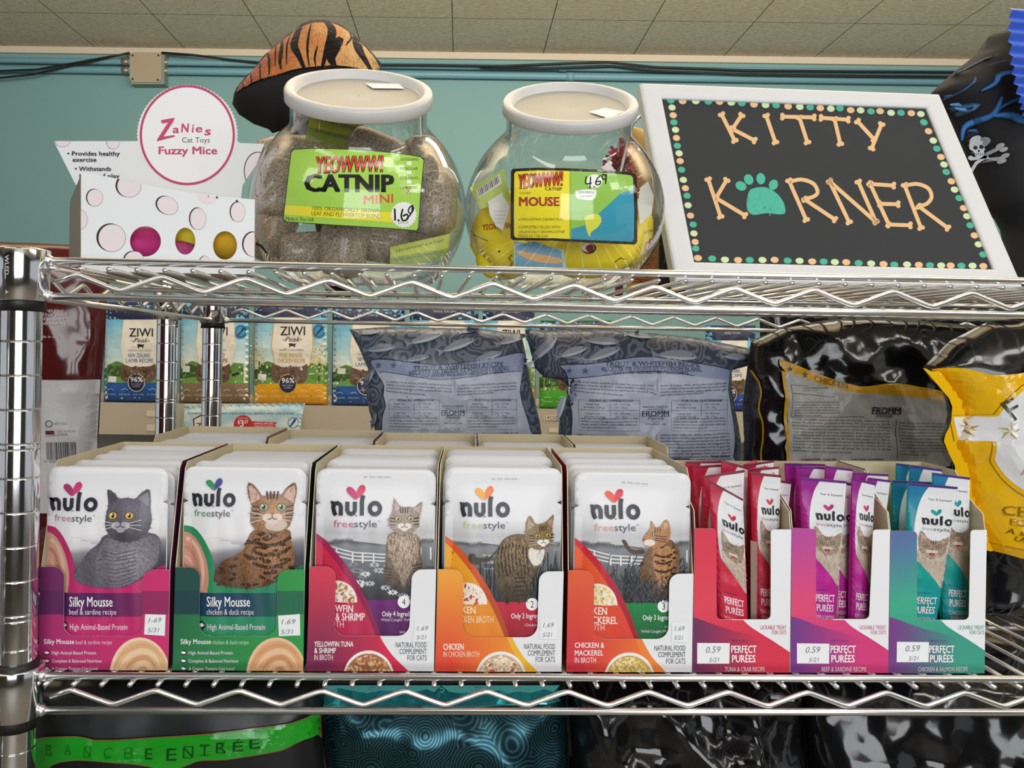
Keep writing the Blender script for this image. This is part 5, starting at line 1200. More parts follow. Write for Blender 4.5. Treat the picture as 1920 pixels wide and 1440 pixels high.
def spot(cx, cy, rx, ry, rot=0, sh=.16, k=1):
    A.ell(cx, cy, rx, ry, '#8d8488', k, rot=rot, n=30, cl=True); A.ell(cx-rx*sh*.8, cy-ry*sh*.25, rx, ry, '#2a2226', k+.3, rot=rot, n=30, cl=True); A.ell(cx, cy, rx*.965, ry*.965, '#e4d7dc', k+.6, rot=rot, n=30, cl=True)
for a in ((513, 1068, 43, 47), (698, 1005, 66, 62), (905, 1110, 60, 48, .5), (1070, 1182, 44, 60), (1285, 1145, 40, 54), (605, 1285, 75, 76), (430, 1185, 44, 55, 0, .05), (1370, 1320, 56, 68), (725, 1402, 52, 46), (1108, 1412, 28, 30)): spot(*a)
A.stroke(smooth([(1060, 1050), (1090, 1030), (1120, 1045), (1126, 1062)], 3, False), 9, '#2a2226', 1.2); A.poly(smooth([(1066, 1054), (1100, 1040), (1124, 1062), (1168, 1066), (1150, 1096), (1110, 1100), (1080, 1084)], 3), '#e4d7dc', 1); A.stroke(smooth([(1168, 1070), (1200, 1046), (1250, 1052), (1284, 1092)], 3, False), 11, '#2a2226', 1.6)
g.build('front_panel', zan, CARD)
xl, xr = at(437/2.88, 420, YZ).x, at(1342/2.88, 420, YZ).x; hl = at(437/2.88, 925/2.88, YZ).z; hr = at(1342/2.88, 1074/2.88, YZ).z
g = MB(); xb = at(403/2.88, 420, YH).x
for xx, dx_, hh in ((xl, xb-xl-.004, hl), (xr, 0, hr)):
    yy_ = YH if xx == xl else .064; bb_ = .009 if xx == xl else 0
    wall3(g, [(xx, YZ+.0006, zb_+bb_), (xx+dx_, yy_, zb_+bb_), (xx+dx_, yy_, hh-.01), (xx, YZ+.0006, hh)], (1 if xx == xl else -1, 0, 0), .0006, '#8f8578', '#b9ad98', '#c9bfae')
wall3(g, [(xl, YZ+.001, zb_), (xr, YZ+.001, zb_), (xr, .064, zb_), (xr-.03, YH, zb_), (xl, YH, zb_)], (0, 0, 1), .0006, '#b9ad98', '#b9ad98', '#c9bfae')
g.build('tray', zan, CARD)
g = MB(); A = Art(g, zan_surf(YH), None, fz)
circ = [(1012+(268 if i % 2 else 274)*math.cos(a), 730-(268 if i % 2 else 274)*math.sin(a)) for i, a in enumerate([PI+.12-(PI+.24)*j/90 for j in range(91)])]
zbh = proj((at(150, 420, YH).x, YH, zb_+.0008))[1]*2.88
HD = [(290, 762), (735, 762)]+circ+[(1295, 772), (1428, 777), (1385, 890), (1310, 1000), (1270, 1330), (1200, zbh), (560, zbh), (545, 1330), (437, 1300), (437, 1040), (402, 985)]
A.poly(HD, '#dfe2e5', 0); Pw = [zan_surf(YH)(x/2.88, y/2.88, 0) for x, y in HD]; k = len(HD); B2 = [p+Vector((0, .0006, 0)) for p in Pw]
g.add(B2, [tuple(reversed(t_)) for t_ in tessellate_polygon([[Vector((x, y, 0)) for x, y in HD]])], lin('#c4bba8')); g.add(Pw+B2, [(i, (i+1) % k, k+(i+1) % k, k+i) for i in range(k)], lin('#d6d2c8'))
A = Art(g, zan_surf(YH), None, fz, clip=HD)
for a in ((338, 752, 44, 42, 0, .05), (612, 765, 36, 42, 0, .04), (1395, 925, 76, 105, 0, .04)): spot(*a)
A = Art(g, zan_surf(YH), None, fz)
A.ell(1012, 730, 262, 268, '#ebebee', 1.8, n=60); A.ring(1012, 730, 251, 264, 13, '#b93a68', 2.4, 72)
PK = '#c0406a'
A.poly([(868, 650), (944, 636), (938, 655), (884, 738), (942, 730), (946, 738), (848, 764), (850, 752), (908, 662), (876, 668)], PK, 3)
for s_, x0, x1, yb, h in (('a', 932, 968, 718, 40), ('N', 978, 1022, 714, 46), ('i', 1036, 1048, 716, 44), ('e', 1056, 1094, 714, 40), ('s', 1104, 1140, 730, 44)): A.text(s_, x0, x1, yb, h, PK, 3, bold=.04, shear=.1)
A.text('Cat Toys', 984, 1134, 770, 28, '#4a4448', 3)
A.text('Fuzzy Mice', 857, 1174, 833, 40, PK, 3, bold=.045)
for s_, x0, x1, y in (('• Provides healthy', 364, 648, 841), ('exercise', 393, 522, 874), ('• Withstands', 405, 601, 923), ('hours of play', 430, 646, 962)): A.text(s_, x0, x1, y, 23, '#1d1c20', 3, bold=.035)
g.build('header_card', zan, CARD)
def fluff(name, label, px_, py_, Y, rx, ry, rz, col, grp):
    c = at(px_, py_, Y); c.z = max(c.z, zb_+.0012+rz*1.06); g = MB()
    def fn(u, v):
        a, b_ = 2*PI*u, PI*(v-.5); d = Vector((math.cos(a)*math.cos(b_), math.sin(a)*math.cos(b_), math.sin(b_)))
        s_ = 1+.05*fbm(d.x*6+px_, d.y*6, d.z*6)
        return c+Vector((d.x*rx*s_, d.y*ry*s_, d.z*rz*s_))
    g.grid(fn, 40, 24, lin(col)); t = thing(name, label, 'cat toy', (c.x, c.y, c.z-rz), grp); g.build('fur_body', t, PAPER)
    g = MB(); pts = [c+Vector((rx*.9, 0, 0)), c+Vector((rx*1.15, .002, -.003)), c+Vector((rx*1.3, .004, -.008))]; g.tube(pts, [.0012, .001, .0006], 8, col=lin('#2a2226')); g.build('tail', t, PAPER)
    g = MB()
    for sx in (-1, 1): g.lathe([(.0001, 0), (.003, .0002), (.0038, .0012), (.0001, .0016)], 14, c+Vector((-rx*.55, sx*ry*.5, rz*.86)), lin(mix(col, '#ffffff', .3)))
    g.build('ears', t, PAPER)
fluff('toy_mouse', 'magenta fuzzy mouse behind the left round window', 268, 462, .064, .024, .016, .014, '#b8327a', 'fuzzy mice in the display box')
fluff('toy_mouse', 'pale pink fuzzy mouse above the magenta one', 282, 436, .090, .022, .015, .013, '#d9a6bc', 'fuzzy mice in the display box')
fluff('toy_mouse', 'yellow fuzzy mouse behind the middle round window', 352, 440, .068, .020, .015, .014, '#d8c93a', 'fuzzy mice in the display box')
fluff('toy_mouse', 'plum fuzzy mouse at the foot of the middle window', 338, 478, .056, .016, .013, .010, '#9c3a6c', 'fuzzy mice in the display box')
fluff('toy_mouse', 'orange and yellow fuzzy mouse behind the right round window', 420, 452, .066, .024, .016, .014, '#dcae30', 'fuzzy mice in the display box')

# ------------------------------------------------------------------ bags
def ridge(x, y, s_, seed): return 1-abs(noise.noise(Vector((x*s_, y*s_, seed))))*2
def bag_fn(T, R, wr, sc, seed, zdir=1.0):
    def f(x, z, d):
        e = math.sqrt(max(0, 1-(1-min(d/R, 1))**2))
        return T*e+wr*min(1, d/.012)*(.75*(ridge(x+.13*z, z*zdir, sc, seed)**2)+.5*fbm(x*sc*2.1, z*sc*2.1, seed)+.2*fbm(x*sc*5, z*sc*5, seed+3))-wr*.5*min(1, d/.012)
    return f
def px_outline(P, Y): return [(lambda q: (q.x, q.z))(at(x, y, Y)) for x, y in P]
def bag(name, label, cat, P, Y, zfoot, T, R, wr, sc, seed, step, colour, skin, group=None, depth=None):
    # P: the outline seen in the photograph; points marked with y None run straight down to the foot
    out = [((at(x, 700, Y).x, zfoot) if y is None else (lambda q: (q.x, max(q.z, zfoot)))(at(x, y, Y))) for x, y in P]
    g = MB(); f = bag_fn(T, R, wr, sc, seed); b_ = bag_fn(depth or T, R, wr*.5, sc, seed+9)
    pillow(g, out, step, Y, f, lambda x, z, d: max(0, b_(x, z, d)), colour)
    xs = [p[0] for p in out]; t = thing(name, label, cat, ((min(xs)+max(xs))/2, Y, zfoot), group)
    bv = BVHTree.FromPolygons([Vector(v) for v in g.v], g.f)
    def surf(px_, py_, k, n_=3):
        p = at(px_, py_, Y-T*.6)
        h = bv.ray_cast(Vector((p.x, Y-.3, p.z)), Vector((0, 1, 0)))
        y = h[0].y if h[0] else Y-T*.5; return Vector((p.x, y-.0006-wr*.16-T*.04-k*min(.0006, .0002+wr*.09), p.z))
    return t, g, surf
LOREM = ['Trout, whitefish, menhaden fish meal, brown rice, oatmeal, potatoes,', 'fish broth, chicken fat, dried egg product, tomato pomace, salmon oil,', 'brewers dried yeast, cheese, carrots, celery, lettuce, spinach, apple,', 'is a delicious entree of trout, whitefish, and whole grains that',
         'provides complete and balanced nutrition for cats of all ages', 'vitamins, minerals, probiotics, sodium bisulfate, taurine, yucca,', 'extracto, avoine, orge perle, riz brun, pommes de terre, brocoli,', 'keep fresh water available at all times for your cat to drink', 'recette complete et equilibree pour tous les stades de la vie']
def para(A, x0, x1, y0, n_, dy, h, col, k, rng, sl=0, last=.6):
    for q in range(n_):
        A.text(rng.choice(LOREM), x0, x0+(x1-x0)*(last if q == n_-1 else 1), y0+q*dy, h, col, k, y1=y0+q*dy+sl)
m, n, l, b = bsdf('slate_fish_film'); b.inputs['Roughness'].default_value = .3; b.inputs['Specular IOR Level'].default_value = .4
tc = n.new('ShaderNodeTexCoord'); n1 = n.new('ShaderNodeTexNoise'); n1.inputs['Scale'].default_value = 24; n1.inputs['Detail'].default_value = 2; l.new(tc.outputs['Object'], n1.inputs['Vector'])
mm = n.new('ShaderNodeMath'); mm.operation = 'MULTIPLY'; mm.inputs[1].default_value = 85; l.new(n1.outputs[0], mm.inputs[0]); m2 = n.new('ShaderNodeMath'); m2.operation = 'SINE'; l.new(mm.outputs[0], m2.inputs[0])
cr = n.new('ShaderNodeValToRGB'); cr.color_ramp.elements[0].position = .0; cr.color_ramp.elements[0].color = (*lin('#474f60'), 1); cr.color_ramp.elements[1].position = .3; cr.color_ramp.elements[1].color = (*lin('#6e788b'), 1)
l.new(m2.outputs[0], cr.inputs[0]); l.new(cr.outputs[0], b.inputs['Base Color'])
SLATE = m
BLACKF = '#121214'
# slate bags of cat food
def fish(A, x, y, L, a, k):
    c_, s_ = math.cos(a), math.sin(a); R_ = lambda u, v: (x+u*L*c_-v*L*s_, y+u*L*s_+v*L*c_)
    A.poly([R_(u, v) for u, v in smooth([(.5, 0), (.35, -.09), (.05, -.13), (-.25, -.06), (-.36, -.02), (-.5, -.12), (-.46, 0), (-.5, .1), (-.36, .03), (-.2, .07), (.1, .10), (.36, .07)], 2)], '#8b95a6', k)
    A.poly([R_(u, v) for u, v in smooth([(.46, .02), (.1, .02), (-.3, .01), (-.2, .06), (.1, .09), (.36, .06)], 2)], '#b4bcc8', k+.5); A.ell(*R_(.4, -.02), L*.018, L*.018, '#2e3440', k+1, n=8)
    A.poly([R_(u, v) for u, v in ((.1, -.12), (-.02, -.2), (-.06, -.11))], '#6c7688', k)
def fromm_label(A, fr, L, i):
    pass
ZF1 = DECKL+.0004
t, g, surf = bag('cat_food_bag', 'slate blue trout and whitefish bag left of its twin, standing upright behind the cartons', 'bag',
    [(655, 618), (672, 650), (690, 692), (686, 730), (692, 770), (702, 800), (706, 840), (706, None), (1018, None), (1018, 830), (1012, 790), (1000, 740), (990, 690), (985, 660), (978, 626), (900, 617), (800, 614), (720, 613)],
    .385, ZF1, .030, .06, .005, 16, 1.5, .006, '#ffffff', None, 'slate blue cat food bags')
fr = (440, 560, 4.0); rng = random.Random(8); A = Art(g, surf, 30, fr); A.mb = gl_ = MB()
for x, y, L, a in ((1080, 375, 260, -.12), (1360, 450, 200, -.2), (1420, 300, 300, -.3), (1660, 355, 300, -.35), (1880, 440, 250, -.3), (1000, 610, 200, -1.1), (1040, 930, 150, -1.3), (2070, 310, 260, -.3), (1000, 255, 160, -.1), (1760, 240, 160, -.2)): fish(A, x, y, L, a, .5)
LBp = smooth([(1012, 462), (1040, 520), (1085, 590), (1118, 650), (1112, 720), (1130, 800), (1105, 880), (1098, 1000), (1098, 1180), (2235, 1180), (2225, 1000), (2180, 850), (2140, 690), (2175, 500), (2190, 420), (2130, 400), (1980, 432), (1700, 478), (1500, 490), (1300, 470), (1150, 452), (1070, 450)], 2)
A.poly(LBp, '#2f3542', 1); cx, cy = 1640, 820
inn = [(cx+(x-cx)*.987, cy+(y-cy)*.982) for x, y in LBp]
A = Art(gl_, surf, 30, fr, clip=inn); A.poly(inn, '#bfc5d8', 1.5); A.poly([(1000, 400), (1000, 560), (1130, 548), (1300, 570), (1500, 600), (1700, 588), (1950, 555), (2240, 520), (2240, 380)], '#97a3c4', 2)
A = Art(gl_, surf, 30, fr)
A.stroke(smooth([(1085, 556), (1130, 548), (1300, 572), (1500, 602), (1700, 590), (1950, 556), (2150, 540)], 3, False), 5, '#3a4152', 2.4, cap=False)
def serif(A, s_, x0, x1, yb, h, col, k, y1=None, bold=.0, **kw):      # capitals with small feet
    A.text(s_, x0, x1, yb, h, col, k, bold=bold, y1=y1, **kw)
    n_ = len(s_); sl = 0 if y1 is None else (y1-yb)/(x1-x0)
    for q, ch in enumerate(s_):
        if ch in ' &.,': continue
        xc = x0+(q+.5)*(x1-x0)/n_; w_ = (x1-x0)/n_*.42
        A.stroke([(xc-w_, yb+sl*(xc-x0)), (xc+w_, yb+sl*(xc-x0))], h*.07, col, k+.2, cap=False)
        if ch in 'FITHNMKRPEUW': A.stroke([(xc-w_, yb-h+sl*(xc-x0)), (xc+w_*.8, yb-h+sl*(xc-x0))], h*.06, col, k+.2, cap=False)
def star(A, x, y, r, col, k, c2=None):
    for q in range(5):
        a = -PI/2+q*2*PI/5; tip = (x+r*math.cos(a), y+r*math.sin(a)); v1 = (x+r*.38*math.cos(a+PI/5), y+r*.38*math.sin(a+PI/5)); v0 = (x+r*.38*math.cos(a-PI/5), y+r*.38*math.sin(a-PI/5))
        A.poly([(x, y), tip, v1], col, k); A.poly([(x, y), v0, tip], c2 or col, k)
INKB = '#2c3244'
star(A, 1080, 500, 30, INKB, 3, '#7f89a8'); star(A, 1195, 500, 30, INKB, 3, '#7f89a8'); star(A, 2185, 460, 24, INKB, 3)
ar = lambda s_: (lambda u: s_*4*u*(1-u))
serif(A, 'TROUT & WHITEFISH RECIPE', 1340, 2010, 538, 32, INKB, 3, y1=506); serif(A, 'RECETTE DE TRUITE ET POISSON BLANC', 1310, 2050, 567, 27, INKB, 3, y1=532); A.text('CAT FOOD  NOURRITURE POUR CHATS', 1400, 2010, 590, 18, INKB, 3, bold=.02, shear=.12, y1=556)
def fine_print(A, X, Y, W, s, rng, ink):        # the body text of the back label; X, Y: top left, W: width, s: line pitch
    para(A, X+.01*W, X+.49*W, Y, 4, s, s*.62, ink, 3, rng, s*1.2); para(A, X+.53*W, X+.97*W, Y+s*1.2, 4, s, s*.62, ink, 3, rng, -s*.8); A.stroke([(X+.51*W, Y-s), (X+.51*W, Y+3*s)], s*.09, ink, 3, cap=False)
    y2 = Y+5.6*s
    for sd, x0, x1 in ((0, .03, .40), (1, .60, .97)):
        a, b_ = X+x0*W, X+x1*W
        for P in ([(a, y2), (a, y2+9.6*s), (b_, y2+9.6*s), (b_, y2)], [(a, y2), (a+.05*W, y2)], [(b_, y2), (b_-.04*W, y2)], [(a, y2+3.1*s), (b_, y2+3.1*s)], [((a+b_)/2, y2+1*s), ((a+b_)/2, y2+5.0*s)]): A.stroke(P, s*.09, ink, 3, cap=False)
        A.text(('FEEDING RECOMMENDATIONS', 'PORTION QUOTIDIENNE')[sd], a+.06*W, b_-.04*W, y2+.4*s, s*.72, ink, 3, bold=.02)
        for q in range(2):
            A.text(('Small Cat', 'Large Cat')[q], a+.04*W, a+.12*W, y2+(1.5+2.9*q)*s, s*.5, ink, 3); A.text('(5-10 lbs / 2-4 kg)', a+.03*W, a+.15*W, y2+(2.5+2.9*q)*s, s*.5, ink, 3); A.text(('1/3 - 1/2 cup', '1/2 - 2/3 cup')[q], a+.21*W, a+.31*W, y2+(1.5+2.9*q)*s, s*.5, ink, 3); A.text(('37 - 55 g', '55 - 73 g')[q], a+.22*W, a+.29*W, y2+(2.5+2.9*q)*s, s*.5, ink, 3)
        para(A, a+.01*W, b_-.01*W, y2+6.0*s, 4, s*.95, s*.6, ink, 3, rng)
    xm = X+.5*W
    A.text('MANUFACTURED BY', xm-.08*W, xm+.08*W, y2+2.3*s, s*.55, ink, 3); A.text('FAMILY PET FOOD', xm-.055*W, xm+.055*W, y2+3.0*s, s*.42, ink, 3)
    serif(A, 'FROMM', xm-.085*W, xm+.085*W, y2+5.0*s, s*1.75, ink, 3, bold=.02); A.text('Family', xm-.05*W, xm+.06*W, y2+6.1*s, s*1.1, ink, 3.4, shear=.4); A.text('PET FOOD', xm-.03*W, xm+.03*W, y2+6.9*s, s*.42, ink, 3); A.text('WISCONSIN, USA', xm-.065*W, xm+.065*W, y2+7.7*s, s*.5, ink, 3)
    para(A, X+.02*W, X+.48*W, y2+11.2*s, 9, s, s*.64, ink, 3, rng, s*.8); para(A, X+.53*W, X+.98*W, y2+11.2*s, 10, s, s*.64, ink, 3, rng, -s*.3); A.stroke([(X+.505*W, y2+10.4*s), (X+.505*W, y2+19*s)], s*.09, ink, 3, cap=False)
fine_print(A, 1130, 625, 1010, 23, rng, '#343a4c')
g.build('film', t, SLATE); gl_.build('back_label', t, FILM)
t, g, surf = bag('cat_food_bag', 'slate blue trout and whitefish bag on the right, its top folded over sideways', 'bag',
    [(984, 619), (1003, 690), (1020, 708), (1052, 712), (1066, 725), (1062, 750), (1050, 775), (1047, 815), (1047, None), (1388, None), (1390, 830), (1385, 800), (1372, 735), (1372, 694), (1418, 682), (1420, 668), (1400, 652), (1300, 632), (1150, 618)],
    .375, ZF1, .032, .06, .005, 16, 4.5, .006, '#ffffff', None, 'slate blue cat food bags')
fr = (900, 580, 3.6923); rng = random.Random(9); gl_ = MB(); A = Art(gl_, surf, 30, fr)
for x, y, L, a in ((430, 290, 300, -.8), (830, 220, 260, .05), (620, 300, 240, -.3), (830, 315, 280, -.35), (1330, 320, 330, .05), (1750, 330, 200, .05), (560, 690, 200, -1.3), (1100, 180, 200, .1)): fish(A, x, y, L, a, .5)
LBp = smooth([(538, 382), (580, 420), (612, 500), (605, 560), (625, 650), (632, 760), (625, 880), (620, 1160), (1700, 1160), (1745, 1020), (1768, 880), (1745, 700), (1720, 560), (1735, 430), (1700, 408), (1560, 380), (1350, 345), (1180, 325), (1050, 328), (900, 350), (760, 372), (640, 378)], 2)
A.poly(LBp, '#2f3542', 1); cx, cy = 1170, 760; inn = [(cx+(x-cx)*.987, cy+(y-cy)*.985) for x, y in LBp]
A = Art(gl_, surf, 30, fr, clip=inn); A.poly(inn, '#bfc5d8', 1.5); A.poly([(500, 300), (500, 480), (620, 478), (760, 465), (900, 446), (1050, 432), (1200, 428), (1350, 440), (1500, 465), (1800, 500), (1800, 300)], '#97a3c4', 2)
A = Art(gl_, surf, 30, fr); A.stroke(smooth([(600, 480), (760, 466), (900, 447), (1050, 433), (1200, 429), (1350, 441), (1450, 456)], 3, False), 5, '#3a4152', 2.4, cap=False)
star(A, 612, 425, 24, INKB, 3, '#7f89a8'); star(A, 716, 425, 28, INKB, 3, '#7f89a8')
serif(A, 'TROUT & WHITEFISH RECIPE', 850, 1500, 392, 30, INKB, 3, y1=394, arc=ar(-4)); serif(A, 'RECETTE DE TRUITE ET POISSON BLANC', 825, 1510, 424, 25, INKB, 3, y1=426, arc=ar(-7)); A.text('CAT FOOD  NOURRITURE POUR CHATS', 905, 1412, 449, 18, INKB, 3, bold=.02, shear=.12, y1=446, arc=ar(-6))
fine_print(A, 645, 505, 1090, 21.5, rng, '#343a4c'); A.text('VALEUR CALORIQUE', 1570, 1700, 1015, 14, INKB, 3, bold=.02); A.text('GUARANTEED ANALYSIS', 1290, 1420, 1030, 14, INKB, 3, bold=.02)
g.build('film', t, SLATE); gl_.build('back_label', t, FILM)
# black bag with a gold-headed grey label
t, g, surf = bag('cat_food_bag', 'black glossy bag with a gold strip over its grey back label', 'bag',
    [(1408, 640), (1400, 700), (1392, 760), (1396, 830), (1396, None), (1900, None), (1900, 800), (1890, 690), (1840, 612), (1700, 598), (1560, 598), (1460, 616)], .335, ZF1, .030, .05, .009, 13, 7.7, .006, BLACKF, None, 'black and gold cat food bags')
fr = (1380, 580, 2.88); rng = random.Random(3); gl_ = MB(); A = Art(gl_, surf, 24, fr)
A.poly(smooth([(216, 270), (240, 275), (330, 310), (480, 370), (620, 412), (720, 402), (830, 396), (980, 420), (1120, 450), (1120, 500), (900, 470), (700, 450), (560, 440), (400, 392), (245, 335)], 2), '#c9971c', 1)
A.poly(smooth([(245, 335), (400, 392), (560, 440), (700, 450), (900, 470), (1120, 500), (1120, 840), (700, 840), (262, 840), (258, 600)], 2), '#a8a6a0', 1); A.poly([(226, 330), (243, 335), (262, 840), (246, 840)], '#c9971c', 1.2)
A.stroke(smooth([(100, 330), (128, 430), (118, 540), (135, 640), (128, 820)], 3, False), 7, '#b8871a', 1, cap=False)
star(A, 268, 320, 18, '#4a3a10', 2); star(A, 350, 352, 22, '#4a3a10', 2); serif(A, 'CHICKEN', 398, 560, 384, 28, '#6a5210', 2, y1=424)
for P in ([(272, 405), (272, 575), (660, 575)], [(272, 405), (360, 410)], [(272, 448), (500, 470)]): A.stroke(P, 2.5, '#3a3a3c', 2, cap=False)
para(A, 283, 520, 500, 6, 14, 8, '#3a3a3c', 2, rng); para(A, 275, 800, 590, 11, 16.6, 10, '#3a3a3c', 2, rng, 14); para(A, 845, 1100, 610, 11, 16.6, 10, '#3a3a3c', 2, rng, 6); para(A, 330, 470, 425, 2, 13, 8, '#3a3a3c', 2, rng)
serif(A, 'FROMM', 700, 850, 560, 36, '#26262a', 2.4, bold=.02); A.text('Family', 720, 820, 578, 16, '#26262a', 2.6, shear=.4); A.stroke([(830, 590), (832, 800)], 2.5, '#3a3a3c', 2, cap=False); A.text('GUARANTEED ANALYSIS', 315, 505, 806, 10, '#3a3a3c', 2, bold=.02); A.text('CALORIE CONTENT', 585, 760, 806, 10, '#3a3a3c', 2, bold=.02)
g.build('film', t, GLOSSY); gl_.build('back_label', t, FILM)
# yellow-fronted bag at the right
t, g, surf = bag('cat_food_bag', 'bright yellow and black bag with a white badge at the right end of the shelf', 'bag',
    [(1730, 690), (1776, 742), (1784, 775), (1780, 800), (1766, 825), (1790, 870), (1800, 930), (1830, 1010), (1846, 1060), (1848, None), (2330, None), (2330, 1000), (2320, 760), (2300, 640), (2180, 596), (1960, 590), (1850, 604), (1780, 640)], .150, ZF1, .034, .06, .006, 13, 11.2, .006, BLACKF, None, 'black and gold cat food bags')
gl_ = MB(); YL = smooth([(1010, 318), (1060, 338), (1120, 320), (1180, 314), (1260, 330), (1340, 352), (1450, 345), (1560, 322), (1800, 300), (2300, 290), (2680, 330), (2690, 900), (2680, 1420), (2200, 1400), (1700, 1362), (1560, 1346), (1450, 1318), (1355, 1302), (1290, 1230), (1215, 1010), (1185, 900), (1180, 840), (1122, 712), (1150, 640), (1165, 560), (1150, 480)], 2)
A = Art(gl_, surf, 30, fr, clip=YL); A.poly(YL, '#efb911', 1); A.poly([(1300, 1255), (1560, 1285), (2700, 1350), (2700, 1500), (1300, 1340)], '#e6ac10', 1.3)
A.stroke([(1330, 1262), (1560, 1292), (2600, 1356)], 3, '#7a5a10', 1.6, cap=False)
bd = [(1170, 582), (1350, 576)]+[(1680+330*math.cos(a)*1.0, 690+330*math.sin(a)) for a in [PI+.36+j*(PI*2-.72)/40 for j in range(41)]]+[(1370, 708), (1200, 710)]
big = [(1664+(x-1664)*1.045-4, 690+(y-690)*1.09) for x, y in bd]
A.poly(big, '#8a6a14', 1.6); big2 = [(1664+(x-1664)*1.035-4, 690+(y-690)*1.075) for x, y in bd]; A.poly(big2, '#efb911', 1.9); A.poly(bd, '#e9e9ec', 2.3)
A = Art(gl_, surf, 30, fr); star(A, 1255, 642, 58, '#a3936a', 3, '#efe6c6'); star(A, 1420, 650, 52, '#b8ab86', 3, '#f1ead2')
A.ring(1680, 690, 178, 178, 12, '#d9d48a', 3)
def glyph(s_, x, y, h, rot, col='#4b4a42'):      # one letter set along the badge's arc
    V, T = text_mesh(s_, 0.0); xa = max(v[0] for v in V)/2; s_c = h/CAPH; c_, s2 = math.cos(rot), math.sin(rot)
    A._put([(x+(vx-xa)*s_c*c_+vy*s_c*s2*1, y+(vx-xa)*s_c*s2-vy*s_c*c_) for vx, vy in V], T, col, 3)
glyph('F', 1455, 580, 110, -.62); glyph('R', 1555, 498, 118, -.36); glyph('O', 1668, 466, 118, 0); glyph('M', 1790, 490, 110, .3); glyph('M', 1890, 560, 110, .6)
A.text('Family', 1470, 1720, 880, 60, '#b9b39a', 3, shear=.3)
A.poly(smooth([(1505, 548), (1540, 528), (1600, 540), (1570, 562), (1530, 562)], 3), '#3f9a5c', 3.2)
serif(A, 'CHICKEN', 1415, 1800, 1102, 50, '#8a6c14', 3, y1=1118); serif(A, 'FOOD FOR CATS', 1452, 1860, 1155, 34, '#8a6c14', 3, y1=1178); A.text('A specialty recipe', 1437, 1800, 1204, 30, '#6a5210', 3, shear=.2, y1=1222); A.text('Une recette', 1472, 1700, 1240, 26, '#6a5210', 3, shear=.3, y1=1254)
g.build('film', t, GLOSSY); gl_.build('front_panel', t, GLOSSY)
# maroon bag on the neighbouring rack, seen at the left
NB = thing('wire_shelving_rack', 'neighbouring chrome rack to the left, one post seen through the shelves', 'shelf', (-.06, 0, 0))
npx = at(313, 690, DEP-.04).x
post_mesh(npx, DEP-.04, marks, .02, 1.30).build('post', NB, POLISH); post_mesh(-.95, DEP-.04, marks, .02, 1.30).build('post', NB, POLISH)
post_mesh(npx-.02, -.06, marks, .02, 1.22).build('post', NB, POLISH); post_mesh(-.95, -.06, marks, .02, 1.22).build('post', NB, POLISH)
g = MB()
for q in range(46): g.tube([(-.94+q*.0186, -.06, .968), (-.94+q*.0186, DEP-.04, .968)], .0016, 6)
for y in (-.06, .15, .3, DEP-.04): g.tube([(-.95, y, .9645), (npx, y, .9645)], .0025, 8)
g.build('wire_shelf', NB, CHROME)
g = MB(); g.lathe([(.0135, 1.253), (.0165, 1.253), (.0172, 1.288), (.0135, 1.288)], 24, (npx, DEP-.04, 0), close=True); g.build('corner_collar', NB, POLISH)
t, g, surf = bag('pet_treat_bag', 'maroon and pale grey treat bag with a barcode at the left', 'bag',
    [(-60, 452), (60, 456), (150, 460), (202, 459), (206, 520), (200, 570), (197, 640), (190, 720), (186, 800), (180, 880), (180, None), (-200, None), (-200, 700), (-150, 452)], .33, .9700, .022, .05, .004, 12, 21.5, .006, '#541a18', None)
fr = (0, 440, 4.2353); gl_ = MB()
LW = smooth([(-300, 1150), (320, 1150), (560, 1152), (800, 1150), (790, 1300), (775, 1600), (765, 2200), (-300, 2200)], 1)
A = Art(gl_, surf, 40, fr); A.poly(LW, '#c9c6c8', 1); A = Art(gl_, surf, 40, fr)
for s_, x0, x1, y in (('ing brings your', 310, 540, 614), ('love of fresh cooked -', 308, 578, 648), ('"bacon strips are', 312, 540, 683), ('to satisfy even the', 300, 552, 717), ('proudly made in the', 220, 500, 822)): A.text(s_, x0, x1, y, 22, '#d8c4be', 1.5, shear=.1)
A.ring(432, 1494, 24, 24, 7, '#4a4648', 2); A.text('RECYCLE', 470, 560, 1502, 16, '#6a6668', 2); A.rect(404, 1548, 470, 1578, '#5c2034', 2); A.rect(404, 1584, 480, 1592, '#b98a92', 2); A.text('U.S.A. SOURCED', 490, 622, 1562, 15, '#6a6668', 2); A.text('& MADE', 490, 565, 1586, 15, '#6a6668', 2)
x = 405; rng = random.Random(2)
while x < 618: w_ = rng.choice([3, 4, 6, 9]); A.rect(x, 1640, x+w_, 1780, '#3c3a3c', 2); x += w_+rng.choice([4, 5, 8])
A.text('7 93573 16', 385, 600, 1802, 16, '#5a5658', 2)
g.build('film', t, GLOSSY); gl_.build('grey_panel', t, FILM)

# ------------------------------------------------------------------ low store shelf behind, with its row of dog food bags
YG = 1.27; zg = at(260, 758, YG).z
gon = thing('store_shelf', 'low cream metal store shelf behind the rack', 'shelf', (.2, YG+.2, 0))
XG0, XG1 = -1.0, 1.7
CREAM = mat('cream_enamel', '#bdb3a2', .4)
g = MB(); g.box((XG0, YG+.004, zg-.02), (XG1, YG+.42, zg)); g.build('shelf_deck', gon, CREAM)
g = MB(); g.box((XG0, YG, zg-.066), (XG1, YG+.004, zg+.003)); g.build('front_lip', gon, CREAM)
g = MB(); g.box((XG0, YG+.01, .05), (XG1, YG+.42, zg-.2)); g.build('base', gon, mat('dark_kick_panel', '#2a2624', .7))
g = MB(); g.box((XG0, YG+.36, zg-.2), (XG1, YG+.42, zg-.02)); g.box((XG0, YG+.06, .0), (XG1, YG+.40, .05)); g.build('back_panel', gon, CREAM)
